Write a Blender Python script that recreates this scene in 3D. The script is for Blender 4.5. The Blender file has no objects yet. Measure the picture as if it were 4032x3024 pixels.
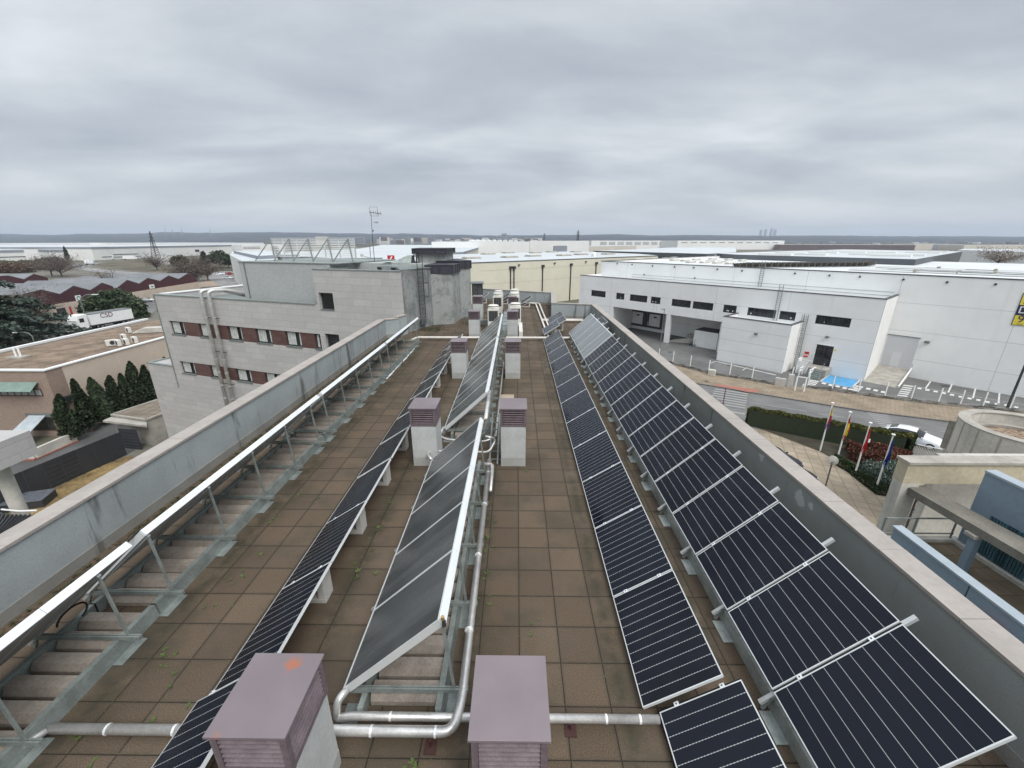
import bpy, bmesh, math, random
from mathutils import Vector, Matrix
from math import sin, cos, radians, pi, hypot, atan2
random.seed(7)
SC = bpy.context.scene
COL = SC.collection

# ------------------------------------------------------------------ camera
CH = 4.83                      # eye height over the roof paving (z = 0 is the paving)
PITCH, YAW, FPX = radians(18.96), radians(-0.6), 1642.0
cam_d = bpy.data.cameras.new('camera'); cam = bpy.data.objects.new('camera', cam_d); COL.objects.link(cam)
cam_d.sensor_width = 36; cam_d.lens = FPX/4032*36
cam_d.clip_start = 0.05; cam_d.clip_end = 20000
cam.location = (0, 0, CH); cam.rotation_euler = (pi/2-PITCH, 0, -YAW)
SC.camera = cam
SC.render.resolution_x, SC.render.resolution_y = 1024, 768

# ------------------------------------------------------------------ sky (overcast) and soft sun
SUN_EL, SUN_ROT = radians(52), radians(150)
w = bpy.data.worlds.new('World'); SC.world = w; w.use_nodes = True
nt = w.node_tree; nt.nodes.clear()
def N(t, **k):
    n = nt.nodes.new(t)
    for a, b in k.items(): setattr(n, a, b)
    return n
def L(a, b): nt.links.new(a, b)
out = N('ShaderNodeOutputWorld'); bg = N('ShaderNodeBackground'); L(bg.outputs[0], out.inputs[0])
bg.inputs[1].default_value = 0.1
sky = N('ShaderNodeTexSky', sky_type='NISHITA'); sky.sun_disc = False
sky.sun_elevation = SUN_EL; sky.sun_rotation = SUN_ROT; sky.dust_density = 3
tc = N('ShaderNodeTexCoord'); sp = N('ShaderNodeSeparateXYZ'); L(tc.outputs['Generated'], sp.inputs[0])
def M(op, a, b=None, c=None):
    n = N('ShaderNodeMath', operation=op)
    for i, v in enumerate((a, b, c)):
        if v is None: continue
        if isinstance(v, (int, float)): n.inputs[i].default_value = v
        else: L(v, n.inputs[i])
    return n.outputs[0]
zc = M('MAXIMUM', sp.outputs[2], 0.0)
den = M('ADD', zc, 0.17)
cx = M('DIVIDE', sp.outputs[0], den); cy = M('DIVIDE', sp.outputs[1], den)
cb = N('ShaderNodeCombineXYZ'); L(cx, cb.inputs[0]); L(cy, cb.inputs[1])
mp = N('ShaderNodeMapping'); L(cb.outputs[0], mp.inputs[0]); mp.inputs['Rotation'].default_value = (0, 0, radians(-14)); mp.inputs['Scale'].default_value = (.62, 1.0, 1)
mp.inputs['Location'].default_value = (3.1, 1.7, 0)
n1 = N('ShaderNodeTexNoise'); L(mp.outputs[0], n1.inputs['Vector']); n1.inputs['Scale'].default_value = 1.3; n1.inputs['Detail'].default_value = 9; n1.inputs['Roughness'].default_value = .55; n1.inputs['Distortion'].default_value = .25
n2 = N('ShaderNodeTexNoise'); L(mp.outputs[0], n2.inputs['Vector']); n2.inputs['Scale'].default_value = .33; n2.inputs['Detail'].default_value = 3
cl = M('ADD', M('MULTIPLY', n1.outputs[0], .62), M('MULTIPLY', n2.outputs[0], .38))
rp = N('ShaderNodeValToRGB'); L(cl, rp.inputs[0])
e = rp.color_ramp.elements
e[0].position = .34; e[0].color = (.345, .378, .420, 1)
e[1].position = .64; e[1].color = (.68, .705, .73, 1)
m_ = e.new(.44); m_.color = (.425, .458, .498, 1)
m_ = e.new(.53); m_.color = (.525, .557, .588, 1)
# horizon band: even pale grey
hz = N('ShaderNodeMix', data_type='RGBA'); hf = N('ShaderNodeMapRange'); L(zc, hf.inputs[0])
hf.inputs[1].default_value = .0; hf.inputs[2].default_value = .13; hf.inputs[3].default_value = .75; hf.inputs[4].default_value = 0
L(hf.outputs[0], hz.inputs[0]); L(rp.outputs[0], hz.inputs[6]); hz.inputs[7].default_value = (.535, .56, .575, 1)
# CIE overcast: brighter towards the zenith
zb = N('ShaderNodeMapRange'); L(zc, zb.inputs[0]); zb.inputs[1].default_value = .42; zb.inputs[2].default_value = .95; zb.inputs[3].default_value = 1; zb.inputs[4].default_value = 2.3
sc1 = N('ShaderNodeVectorMath', operation='SCALE'); L(hz.outputs[2], sc1.inputs[0]); L(M('MULTIPLY', zb.outputs[0], 7.15), sc1.inputs['Scale'])
mx = N('ShaderNodeMix', data_type='RGBA'); mx.inputs[0].default_value = .93
L(sky.outputs[0], mx.inputs[6]); L(sc1.outputs[0], mx.inputs[7]); L(mx.outputs[2], bg.inputs[0])
w.cycles.sampling_method = 'MANUAL'; w.cycles.sample_map_resolution = 512
sd = bpy.data.lights.new('sun', 'SUN'); sd.energy = 1.5; sd.angle = radians(35); sd.color = (1, .97, .93)
so = bpy.data.objects.new('sun', sd); COL.objects.link(so)
so.rotation_euler = (pi/2-SUN_EL, 0, pi-SUN_ROT)   # high, behind the camera
SC.view_settings.view_transform = 'Standard'; SC.view_settings.look = 'None'
SC.view_settings.exposure = 0.84; SC.view_settings.gamma = 1; SC.view_settings.use_curve_mapping = False
SC.render.engine = 'CYCLES'
SC.cycles.max_bounces = 5; SC.cycles.transparent_max_bounces = 6; SC.cycles.volume_bounces = 0

# ------------------------------------------------------------------ surveying helpers: photo point -> place in the world
G = -13.0                      # street level
def ray(x, y):
    u = (x-2016)/FPX; v = -(y-1512)/FPX
    Y = cos(PITCH)+v*sin(PITCH); Z = -sin(PITCH)+v*cos(PITCH)
    c, s = cos(-YAW), sin(-YAW)
    return Vector((u*c-Y*s, u*s+Y*c, Z))
def crop(x0, y0, x1, w=2212):
    s = (x1-x0)/w
    return lambda a, b: (x0+a*s, y0+b*s)
zA = crop(0, 800, 1000); zB = crop(900, 800, 1900); zF = crop(1500, 900, 2300); zQ = crop(2200, 800, 3200)
zT = crop(3032, 800, 4032); zJ = crop(2900, 1500, 4032, 2209); zL = crop(0, 1300, 1100); zK = crop(3400, 1900, 4032, 1311)
zH = crop(0, 900, 600); zI = crop(500, 880, 1100); zR = crop(1150, 1150, 1850); zU = crop(0, 1700, 800)
def gz(p, z=G):
    r = ray(*p); t = (z-CH)/r.z
    return Vector((r.x*t, r.y*t, z))
def gy(p, Y):
    r = ray(*p); t = Y/r.y
    return Vector((r.x*t, Y, CH+r.z*t))
class Wall:
    """vertical plane through P with heading th (degrees, clockwise from +Y)"""
    def __init__(s, P, th):
        s.P = Vector((P[0], P[1], 0)); s.d = Vector((sin(radians(th)), cos(radians(th)), 0)); s.n = Vector((s.d.y, -s.d.x, 0))
    def at(s, p):
        r = ray(*p); t = s.P.dot(s.n)/(r.x*s.n.x+r.y*s.n.y)
        q = r*t
        return (q-s.P).dot(s.d), CH+q.z
    def w(s, a, z, o=0):      # along, height, outwards(+n)
        q = s.P+s.d*a+s.n*o
        return Vector((q.x, q.y, z))

# ------------------------------------------------------------------ object helpers
MESHES = {}
def tag(o, label=None, cat=None, group=None, kind=None):
    if label: o['label'] = label
    if cat: o['category'] = cat
    if group: o['group'] = group
    if kind: o['kind'] = kind
    return o
def thing(name, label, cat, loc=(0, 0, 0), rz=0, group=None):
    o = bpy.data.objects.new(name, None); COL.objects.link(o); o.empty_display_size = .2
    o.location = loc; o.rotation_euler = (0, 0, rz)
    return tag(o, label, cat, group)
def wloc(o):
    v = Vector((0, 0, 0))
    while o is not None: v += Vector(o.location); o = o.parent
    return v
def copy_tree(o, parent=None):
    c = o.copy(); COL.objects.link(c)
    if parent is not None: c.parent = parent
    for ch in list(o.children): copy_tree(ch, c)
    return c
def place(o, loc, rz=None, label=None, group=None):
    o.location = loc
    if rz is not None: o.rotation_euler = (0, 0, rz)
    if label: o['label'] = label
    if group: o['group'] = group
    return o
ORD = ['nearest', 'second', 'third', 'fourth', 'fifth', 'sixth', 'seventh', 'eighth', 'ninth', 'tenth', 'eleventh', 'twelfth', 'thirteenth', 'fourteenth', 'fifteenth', 'sixteenth', 'seventeenth', 'eighteenth', 'nineteenth', 'twentieth', 'twenty-first', 'twenty-second', 'twenty-third', 'twenty-fourth', 'twenty-fifth']

class MB:
    def __init__(s): s.v = []; s.f = []; s.m = []; s.uv = {}
    def add(s, vs, fs, mi=0):
        b = len(s.v); s.v += [tuple(x) for x in vs]; s.f += [tuple(b+i for i in f) for f in fs]; s.m += [mi]*len(fs)
        return s
    def box(s, x0, x1, y0, y1, z0, z1, mi=0):
        vs = [(x0, y0, z0), (x1, y0, z0), (x1, y1, z0), (x0, y1, z0), (x0, y0, z1), (x1, y0, z1), (x1, y1, z1), (x0, y1, z1)]
        return s.add(vs, [(0, 3, 2, 1), (4, 5, 6, 7), (0, 1, 5, 4), (1, 2, 6, 5), (2, 3, 7, 6), (3, 0, 4, 7)], mi)
    def obox(s, c, ax, ay, az, mi=0):   # centre, half axes
        c, ax, ay, az = map(Vector, (c, ax, ay, az))
        vs = [c-ax-ay-az, c+ax-ay-az, c+ax+ay-az, c-ax+ay-az, c-ax-ay+az, c+ax-ay+az, c+ax+ay+az, c-ax+ay+az]
        return s.add(vs, [(0, 3, 2, 1), (4, 5, 6, 7), (0, 1, 5, 4), (1, 2, 6, 5), (2, 3, 7, 6), (3, 0, 4, 7)], mi)
    def bar(s, a, b, w, h=None, up=(0, 0, 1), mi=0):
        a, b = Vector(a), Vector(b); h = w if h is None else h
        d = (b-a); l = d.length; d = d/l; u = Vector(up); x = d.cross(u)
        if x.length < 1e-4: x = d.cross(Vector((1, 0, 0)))
        x.normalize(); u = x.cross(d)
        return s.obox((a+b)/2, d*l/2, x*w/2, u*h/2, mi)
    def prism(s, pts, z0, z1, mi=0, top=None):
        n = len(pts)
        ar = sum(pts[i][0]*pts[(i+1) % n][1]-pts[(i+1) % n][0]*pts[i][1] for i in range(n))
        if ar < 0: pts = list(pts)[::-1]
        vs = [(p[0], p[1], z0) for p in pts]+[(p[0], p[1], z1) for p in pts]
        s.add(vs, [tuple(range(n))[::-1]], mi); b = len(s.v)-2*n
        s.f += [tuple(b+n+i for i in range(n))]; s.m += [mi if top is None else top]
        for i in range(n):
            j = (i+1) % n; s.f.append((b+i, b+j, b+n+j, b+n+i)); s.m.append(mi)
        return s
    def quad(s, a, b, c, d, mi=0): return s.add([a, b, c, d], [(0, 1, 2, 3)], mi)
    def tube(s, pts, r, n=10, mi=0, cap=True, r2=None):
        pts = [Vector(p) for p in pts]; k = len(pts); rings = []
        prev = None
        for i, p in enumerate(pts):
            d = (pts[min(i+1, k-1)]-pts[max(i-1, 0)]).normalized()
            x = d.cross(Vector((0, 0, 1))) if prev is None else (prev-d*prev.dot(d))
            if x.length < 1e-4: x = d.cross(Vector((0, 1, 0)))
            x.normalize(); prev = x; y = d.cross(x)
            rr = r if r2 is None else r+(r2-r)*i/max(1, k-1)
            rings.append([p+(x*cos(2*pi*j/n)+y*sin(2*pi*j/n))*rr for j in range(n)])
        vs = [q for R_ in rings for q in R_]; fs = []
        for i in range(k-1):
            for j in range(n):
                a = i*n+j; b = i*n+(j+1) % n; fs.append((a, b, b+n, a+n))
        if cap: fs += [tuple(range(n))[::-1], tuple((k-1)*n+j for j in range(n))]
        return s.add(vs, fs, mi)
    def cyl(s, c, r, z0, z1, n=16, mi=0, r2=None):
        r2 = r if r2 is None else r2
        vs = [(c[0]+r*cos(2*pi*j/n), c[1]+r*sin(2*pi*j/n), z0) for j in range(n)]+[(c[0]+r2*cos(2*pi*j/n), c[1]+r2*sin(2*pi*j/n), z1) for j in range(n)]
        return s.add(vs, [tuple(range(n))[::-1], tuple(n+j for j in range(n))]+[(j, (j+1) % n, n+(j+1) % n, n+j) for j in range(n)], mi)
    def wbox(s, W, a0, a1, z0, z1, o0, o1, mi=0):    # box in wall coordinates
        p = [W.w(a0, 0, o0), W.w(a1, 0, o0), W.w(a1, 0, o1), W.w(a0, 0, o1)]
        return s.prism([(q.x, q.y) for q in p], z0, z1, mi)
    def mesh(s, name, mats, off=(0, 0, 0), smooth=False):
        me = bpy.data.meshes.new(name)
        me.from_pydata([(x-off[0], y-off[1], z-off[2]) for x, y, z in s.v], [], s.f)
        if not isinstance(mats, (list, tuple)): mats = [mats]
        for m in mats: me.materials.append(m)
        for i, p in enumerate(me.polygons):
            p.material_index = min(s.m[i], len(mats)-1); p.use_smooth = smooth
        me.update(); return me
    def build(s, name, mats, parent=None, smooth=False, bevel=0, label=None, world=True, kind=None):
        off = wloc(parent) if (parent is not None and world) else Vector((0, 0, 0))
        base = Vector((0, 0, 0))
        if parent is None and s.v:      # origin of a lone mesh at its base
            xs = [v[0] for v in s.v]; ys = [v[1] for v in s.v]; zs = [v[2] for v in s.v]
            if kind != 'structure': base = Vector(((min(xs)+max(xs))/2, (min(ys)+max(ys))/2, min(zs))); off = base
        o = bpy.data.objects.new(name, s.mesh(name, mats, off, smooth)); COL.objects.link(o)
        o.location = base
        if parent is not None: o.parent = parent
        if bevel:
            b = o.modifiers.new('bevel', 'BEVEL'); b.width = bevel; b.segments = 2; b.limit_method = 'ANGLE'; b.angle_limit = radians(40)
        if label: o['label'] = label
        if kind: o['kind'] = kind
        return o

# ------------------------------------------------------------------ materials
class NT:
    def __init__(s, name):
        s.m = bpy.data.materials.new(name); s.m.use_nodes = True; s.t = s.m.node_tree
        s.b = s.t.nodes['Principled BSDF']
    def n(s, t, **k):
        x = s.t.nodes.new(t)
        for a, b in k.items(): setattr(x, a, b)
        return x
    def l(s, a, b): s.t.links.new(a, b)
    def co(s, kind='Object'):
        if kind == 'World': return s.n('ShaderNodeNewGeometry').outputs['Position']
        return s.n('ShaderNodeTexCoord').outputs[kind]
    def noise(s, vec, scale, detail=4, rough=.55, dist=0):
        x = s.n('ShaderNodeTexNoise'); s.l(vec, x.inputs['Vector']); x.inputs['Scale'].default_value = scale
        x.inputs['Detail'].default_value = detail; x.inputs['Roughness'].default_value = rough; x.inputs['Distortion'].default_value = dist
        return x.outputs[0]
    def ramp(s, f, a, b, c0=(0, 0, 0, 1), c1=(1, 1, 1, 1)):
        x = s.n('ShaderNodeMapRange'); s.l(f, x.inputs[0]); x.inputs[1].default_value = a; x.inputs[2].default_value = b
        x.interpolation_type = 'SMOOTHSTEP'; return x.outputs[0]
    def mix(s, f, a, b, blend='MIX'):
        x = s.n('ShaderNodeMix', data_type='RGBA', blend_type=blend)
        for i, v in ((0, f), (6, a), (7, b)):
            if isinstance(v, (int, float)): x.inputs[i].default_value = v
            elif isinstance(v, (tuple, list)): x.inputs[i].default_value = tuple(v)+((1,) if len(v) == 3 else ())
            else: s.l(v, x.inputs[i])
        return x.outputs[2]
    def math(s, op, a, b=None, c=None):
        x = s.n('ShaderNodeMath', operation=op)
        for i, v in enumerate((a, b, c)):
            if v is None: continue
            if isinstance(v, (int, float)): x.inputs[i].default_value = v
            else: s.l(v, x.inputs[i])
        return x.outputs[0]
    def xyz(s, v):
        x = s.n('ShaderNodeSeparateXYZ'); s.l(v, x.inputs[0]); return x.outputs
    def vmul(s, v, k):
        x = s.n('ShaderNodeVectorMath', operation='MULTIPLY'); s.l(v, x.inputs[0]); x.inputs[1].default_value = k; return x.outputs[0]
    def col(s, c): s.l(c, s.b.inputs['Base Color'])
    def bump(s, h, strength=.3, dist=.01):
        x = s.n('ShaderNodeBump'); s.l(h, x.inputs['Height']); x.inputs['Strength'].default_value = strength; x.inputs['Distance'].default_value = dist
        s.l(x.outputs[0], s.b.inputs['Normal'])
    def set(s, rough=.7, metal=0, spec=.5):
        s.b.inputs['Roughness'].default_value = rough; s.b.inputs['Metallic'].default_value = metal; s.b.inputs['Specular IOR Level'].default_value = spec
        return s
def pm(name, c, var=.18, scale=2.5, rough=.75, metal=0, bump=.15, bs=60, tint=None, spec=.4, coord='Object', streak=0, sc=(.2, .2, .19)):
    """plain material with soft large blotches, fine grain and optional vertical dirt streaks"""
    t = NT(name).set(rough, metal, spec); v = t.co(coord)
    n1 = t.noise(v, scale, 5); n2 = t.noise(v, scale*9, 3)
    f = t.math('ADD', t.math('MULTIPLY', n1, .65), t.math('MULTIPLY', n2, .35)); f = t.ramp(f, .32, .68)
    d = tuple(x*(1-var) for x in c); b = tuple(min(1, x*(1+var*.6)) for x in c) if tint is None else tint
    k = t.mix(f, d, b)
    if streak:
        sv = t.vmul(v, (1.6, 1.6, .12)); s_ = t.ramp(t.noise(sv, 1.6, 5, .65), .56, .78)
        k = t.mix(t.math('MULTIPLY', s_, streak), k, sc)
    t.col(k)
    if bump: t.bump(t.noise(v, bs, 3), bump, .01)
    return t.m
# ---- specific materials
def mat_paving():
    t = NT('roof_paving').set(.85, 0, .3); p = t.co('World'); x, y, z = t.xyz(p)
    def line(c, off, w):
        a = t.math('ADD', c, 50-off); f = t.math('FRACT', t.math('MULTIPLY', a, 2)); d = t.math('ABSOLUTE', t.math('SUBTRACT', f, .5))
        return t.math('SUBTRACT', .5, d)          # 0 at the joint, in half-metre units
    jx = line(x, .05, 0); jy = line(y, .18, 0); d = t.math('MINIMUM', jx, jy)
    wob = t.math('MULTIPLY', t.noise(p, 14, 3), .012)
    d2 = t.math('SUBTRACT', d, t.math('SUBTRACT', wob, .004))
    joint = t.ramp(d2, .002, .014)
    # each slab its own tone
    cx = t.math('FLOOR', t.math('MULTIPLY', t.math('ADD', x, 49.95), 2)); cy = t.math('FLOOR', t.math('MULTIPLY', t.math('ADD', y, 49.82), 2))
    cb = t.n('ShaderNodeCombineXYZ'); t.l(cx, cb.inputs[0]); t.l(cy, cb.inputs[1])
    wn = t.n('ShaderNodeTexWhiteNoise', noise_dimensions='2D'); t.l(cb.outputs[0], wn.inputs[0])
    wv_ = t.math('POWER', wn.outputs[0], 1.6); base = t.mix(wv_, (.077, .055, .037), (.122, .089, .060))
    grain = t.noise(p, 85, 4, .75); base = t.mix(t.ramp(grain, .38, .62), t.mix(.5, base, (.038, .027, .019)), t.mix(.2, base, (.30, .23, .16)))
    bm = None
    for cxx, ww in ((-4.62, .42), (-2.45, .35), (-.52, .2), (1.2, .2), (2.45, .3)):
        g = t.math('SUBTRACT', 1, t.math('MINIMUM', t.math('DIVIDE', t.math('ABSOLUTE', t.math('SUBTRACT', x, cxx)), ww), 1)); bm = g if bm is None else t.math('MAXIMUM', bm, g)
    damp = t.math('MULTIPLY', bm, t.ramp(t.noise(p, 2.1, 6, .7), .36, .6)); base = t.mix(t.math('MULTIPLY', damp, .8), base, (.030, .029, .018))
    big = t.ramp(t.noise(p, .9, 5, .62), .44, .66); base = t.mix(t.math('MULTIPLY', big, .55), base, (.052, .046, .034))
    moss = t.ramp(t.noise(p, 2.2, 6, .7), .56, .72); base = t.mix(t.math('MULTIPLY', moss, .4), base, (.06, .062, .034))
    edge = t.ramp(d, .0, .09); base = t.mix(t.math('MULTIPLY', t.math('SUBTRACT', 1, edge), .4), base, (.05, .042, .03))
    t.col(t.mix(joint, (.024, .020, .014), base))
    h = t.math('ADD', t.math('MULTIPLY', joint, 1.0), t.math('MULTIPLY', grain, .35)); t.bump(h, .6, .012)
    r = t.ramp(t.noise(p, .7, 3), .45, .7); t.l(t.math('SUBTRACT', .9, t.math('MULTIPLY', r, .35)), t.b.inputs['Roughness'])
    return t.m
def mat_pv(name, axis, n, length, marks=False, w=.0035):
    """dark glass; n bus lines at right angles to local axis, panel length along it"""
    t = NT(name); t.set(.12, 0, .14); v = t.co('Object'); c = t.xyz(v); a = c[axis]; o = c[1-axis]
    pitch = length/n
    f = t.math('FRACT', t.math('DIVIDE', t.math('ADD', a, 10*pitch+0), pitch)); d = t.math('MULTIPLY', t.math('SUBTRACT', .5, t.math('ABSOLUTE', t.math('SUBTRACT', f, .5))), pitch)
    wid = w
    if marks:
        g = t.math('FRACT', t.math('MULTIPLY', t.math('ADD', o, 5), 1/.033)); g = t.math('ABSOLUTE', t.math('SUBTRACT', g, .5))
        g = t.math('MAXIMUM', t.math('SUBTRACT', 1, t.math('MULTIPLY', g, 5)), 0); wid = t.math('ADD', w*.7, t.math('MULTIPLY', g, w*1.5))
    ln = t.math('LESS_THAN', d, wid)
    inside = t.math('MULTIPLY', t.math('GREATER_THAN', a, pitch*.5), t.math('LESS_THAN', a, length-pitch*.5))
    ln = t.math('MULTIPLY', ln, inside)
    oi = t.n('ShaderNodeObjectInfo')
    wv = t.n('ShaderNodeVectorMath', operation='ADD'); t.l(v, wv.inputs[0]); t.l(oi.outputs['Location'], wv.inputs[1])
    dirt = t.ramp(t.noise(wv.outputs[0], 1.3, 5, .6), .35, .75)
    cell = t.mix(dirt, (.006, .007, .012), (.013, .015, .022)); cell = t.mix(t.math('MULTIPLY', oi.outputs['Random'], .5), cell, (.012, .016, .028))
    t.col(t.mix(ln, cell, (.42, .44, .44)))
    t.l(t.math('ADD', .08, t.math('MULTIPLY', dirt, .28)), t.b.inputs['Roughness'])
    return t.m
def mat_glass(name, c=(.02, .023, .026), rough=.08, curtain=False):
    t = NT(name).set(rough, 0, .6); v = t.co('Object')
    t.col(t.mix(t.ramp(t.noise(v, .8, 3), .4, .6), tuple(x*.6 for x in c), tuple(x*1.6 for x in c)))
    return t.m
def mat_collector(nm='collector_glass', k1=(.058, .062, .063), k2=(.105, .110, .110)):
    t = NT(nm).set(.25, 0, .6); oi = t.n('ShaderNodeObjectInfo'); v = t.co('Object')
    wv = t.n('ShaderNodeVectorMath', operation='ADD'); t.l(v, wv.inputs[0]); t.l(oi.outputs['Location'], wv.inputs[1])
    s = t.vmul(wv.outputs[0], (.6, 3.5, .6)); d = t.ramp(t.noise(s, .8, 6, .6), .3, .8)
    t.col(t.mix(d, k1, k2))
    t.l(t.math('ADD', .16, t.math('MULTIPLY', d, .16)), t.b.inputs['Roughness']); return t.m
def mat_render(name, c, drips=True, scale=1.0, c2=None, marks=()):
    """painted render with black rain streaks from the coping"""
    t = NT(name).set(.85, 0, .25); p = t.co('World'); x, y, z = t.xyz(p)
    f = t.ramp(t.noise(p, .8*scale, 5, .6), .3, .7); k = t.mix(f, tuple(a*.86 for a in c), tuple(min(1, a*1.06) for a in c) if c2 is None else c2)
    sv = t.vmul(p, (2.6, 2.6, .35)); s_ = t.ramp(t.noise(sv, 1.0, 5, .6), .57, .70)
    if drips: k = t.mix(t.math('MULTIPLY', s_, .72), k, (.06, .06, .052))
    k = t.mix(t.math('MULTIPLY', t.ramp(t.noise(p, 60, 2), .4, .65), .14), k, (.05, .05, .05))
    for q, r_ in marks:
        ds = t.n('ShaderNodeVectorMath', operation='DISTANCE'); t.l(p, ds.inputs[0]); ds.inputs[1].default_value = q
        k = t.mix(t.math('MULTIPLY', t.ramp(t.math('SUBTRACT', r_+.16, t.math('ADD', ds.outputs['Value'], t.math('MULTIPLY', t.noise(p, 7, 5, .7), .34))), 0, .05), .55), k, (.62, .65, .65))
    t.col(k); t.bump(t.noise(p, 130, 3), .35, .006); return t.m
def mat_stone(name, W, c, c2, rowh=.42, rowl=1.6, joint=(.16, .15, .145), mort=.012):
    """stone cladding laid in courses along wall W"""
    t = NT(name).set(.7, 0, .35); p = t.co('World'); x, y, z = t.xyz(p); br_m = mort
    s = t.math('ADD', t.math('MULTIPLY', x, W.d.x), t.math('MULTIPLY', y, W.d.y))
    s2 = t.math('ADD', s, t.math('MULTIPLY', t.math('ADD', t.math('MULTIPLY', x, W.n.x), t.math('MULTIPLY', y, W.n.y)), 1.0))
    cb = t.n('ShaderNodeCombineXYZ'); t.l(t.math('ADD', s2, 200), cb.inputs[0]); t.l(t.math('ADD', z, 40), cb.inputs[1])
    br = t.n('ShaderNodeTexBrick'); t.l(cb.outputs[0], br.inputs['Vector']); br.inputs['Scale'].default_value = 1
    br.inputs['Brick Width'].default_value = rowl; br.inputs['Row Height'].default_value = rowh; br.inputs['Mortar Size'].default_value = mort; br.inputs['Mortar Smooth'].default_value = .3
    br.inputs['Color1'].default_value = c+(1,); br.inputs['Color2'].default_value = c2+(1,); br.inputs['Mortar'].default_value = joint+(1,); br.offset = .37
    k = t.mix(t.math('MULTIPLY', t.ramp(t.noise(p, 1.5, 6, .7), .35, .7), .22), br.outputs[0], tuple(a*.72 for a in c))
    k = t.mix(t.math('MULTIPLY', t.ramp(t.noise(p, 9, 5, .7), .35, .7), .22), k, tuple(a*.7 for a in c))
    t.col(k); t.bump(t.math('ADD', br.outputs['Fac'], t.noise(p, 30, 3)), -.25, .01); return t.m
def mat_mould(name, c, c2, lo=.45, hi=.6, sc=(1.6, 1.6, .7), rough=.9):
    t = NT(name).set(rough, 0, .2); p = t.co('World'); v = t.vmul(p, sc)
    f = t.ramp(t.noise(v, 1.1, 9, .75), lo, hi); g = t.noise(p, 9, 5, .7)
    k = t.mix(f, c, c2); k = t.mix(t.math('MULTIPLY', t.ramp(g, .4, .65), .3), k, tuple(a*.55 for a in c)); t.col(k); t.bump(g, .5, .03); return t.m
def mat_brick(name, W, c=(.3, .17, .12), c2=(.36, .22, .16)):
    return mat_stone(name, W, c, c2, .075, .24, (.3, .25, .2))
def mat_panelwall(name, W, c, vs=10.5, hs=3.72, z0=.6, s0=0, off=0, jc=(.45, .46, .46), jw=.055):
    """precast wall: long panels with thin joints, painted white"""
    t = NT(name).set(.6, 0, .4); p = t.co('World'); x, y, z = t.xyz(p)
    s = t.math('ADD', t.math('MULTIPLY', t.math('SUBTRACT', x, W.P.x), W.d.x), t.math('MULTIPLY', t.math('SUBTRACT', y, W.P.y), W.d.y))
    def ln(v, step, o, w):
        f = t.math('FRACT', t.math('DIVIDE', t.math('ADD', v, 100*step-o), step)); d = t.math('MULTIPLY', t.math('SUBTRACT', .5, t.math('ABSOLUTE', t.math('SUBTRACT', f, .5))), step)
        return t.math('LESS_THAN', d, w)
    a = t.math('MAXIMUM', ln(s, vs, s0, jw/2), ln(z, hs, z0, jw/2))
    k = t.mix(t.ramp(t.noise(p, .35, 5, .6), .3, .7), tuple(q*.94 for q in c), c)
    sv = t.vmul(p, (.9, .9, .1)); k = t.mix(t.math('MULTIPLY', t.ramp(t.noise(sv, 1.2, 5, .6), .55, .8), .18), k, (.42, .42, .4))
    t.col(t.mix(t.math('MULTIPLY', a, .8), k, jc)); return t.m
def mat_foliage(name, c, c2, tr=.12):
    t = NT(name).set(.75, 0, .25); v = t.co('Object'); f = t.ramp(t.noise(v, 1.6, 4, .6), .35, .65)
    g = t.n('ShaderNodeNewGeometry'); k = t.mix(f, c, c2); k = t.mix(t.math('MULTIPLY', g.outputs['Random Per Island'], .55), k, tuple(a*1.7 for a in c2))
    t.col(k); return t.m

M_ = {}
MARKS = (((4.79, 6.1, .70), .16), ((4.79, 5.82, .74), .08), ((4.79, 7.3, .84), .10))
M_['paving'] = mat_paving()
M_['coping'] = pm('pink_stone_coping', (.35, .318, .29), .14, 1.8, .6, bump=.1, coord='World', streak=.3, sc=(.3, .27, .25))
M_['parapetL'] = mat_render('blue_grey_render', (.36, .395, .40))
M_['parapetR'] = mat_render('grey_green_render', (.29, .31, .305), marks=MARKS)
M_['skirt'] = mat_render('damp_skirting', (.27, .265, .245), True, 2)
M_['galv'] = pm('galvanised_steel', (.27, .305, .29), .28, 5, .45, .35, .1, 90, spec=.5)
M_['galvd'] = pm('dull_galvanised_steel', (.20, .22, .215), .25, 6, .5, .35, .1, 90)
M_['alu'] = pm('aluminium', (.70, .73, .73), .08, 3, .35, .55, .03, 80)
M_['aluw'] = pm('bright_aluminium_edge', (.80, .83, .84), .05, 2, .32, .25, .02)
M_['frame'] = pm('silver_panel_frame', (.64, .66, .66), .06, 3, .35, .2, 0)
M_['back'] = pm('collector_back_sheet', (.34, .33, .31), .25, 2, .6, .1, .05)
M_['pipe'] = pm('aluminium_pipe_lagging', (.60, .59, .57), .22, 4, .32, .6, .05, 30)
M_['pipew'] = pm('white_plastic_pipe', (.66, .63, .58), .08, 3, .5, 0, .03)
M_['plank'] = pm('weathered_concrete_plank', (.29, .255, .22), .3, 3, .9, 0, .5, 40, coord='World')
M_['block'] = pm('pale_concrete_block', (.48, .47, .44), .15, 5, .85, 0, .3, 50)
M_['chim'] = pm('pale_grey_render', (.47, .485, .475), .14, 2.2, .85, 0, .3, 120, streak=.55, sc=(.28, .28, .26))
M_['chimbase'] = pm('grey_mortar_plinth', (.38, .385, .365), .15, 3, .9, 0, .4, 80)
RUST = (-1.89, 2.57, 1.41)
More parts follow.
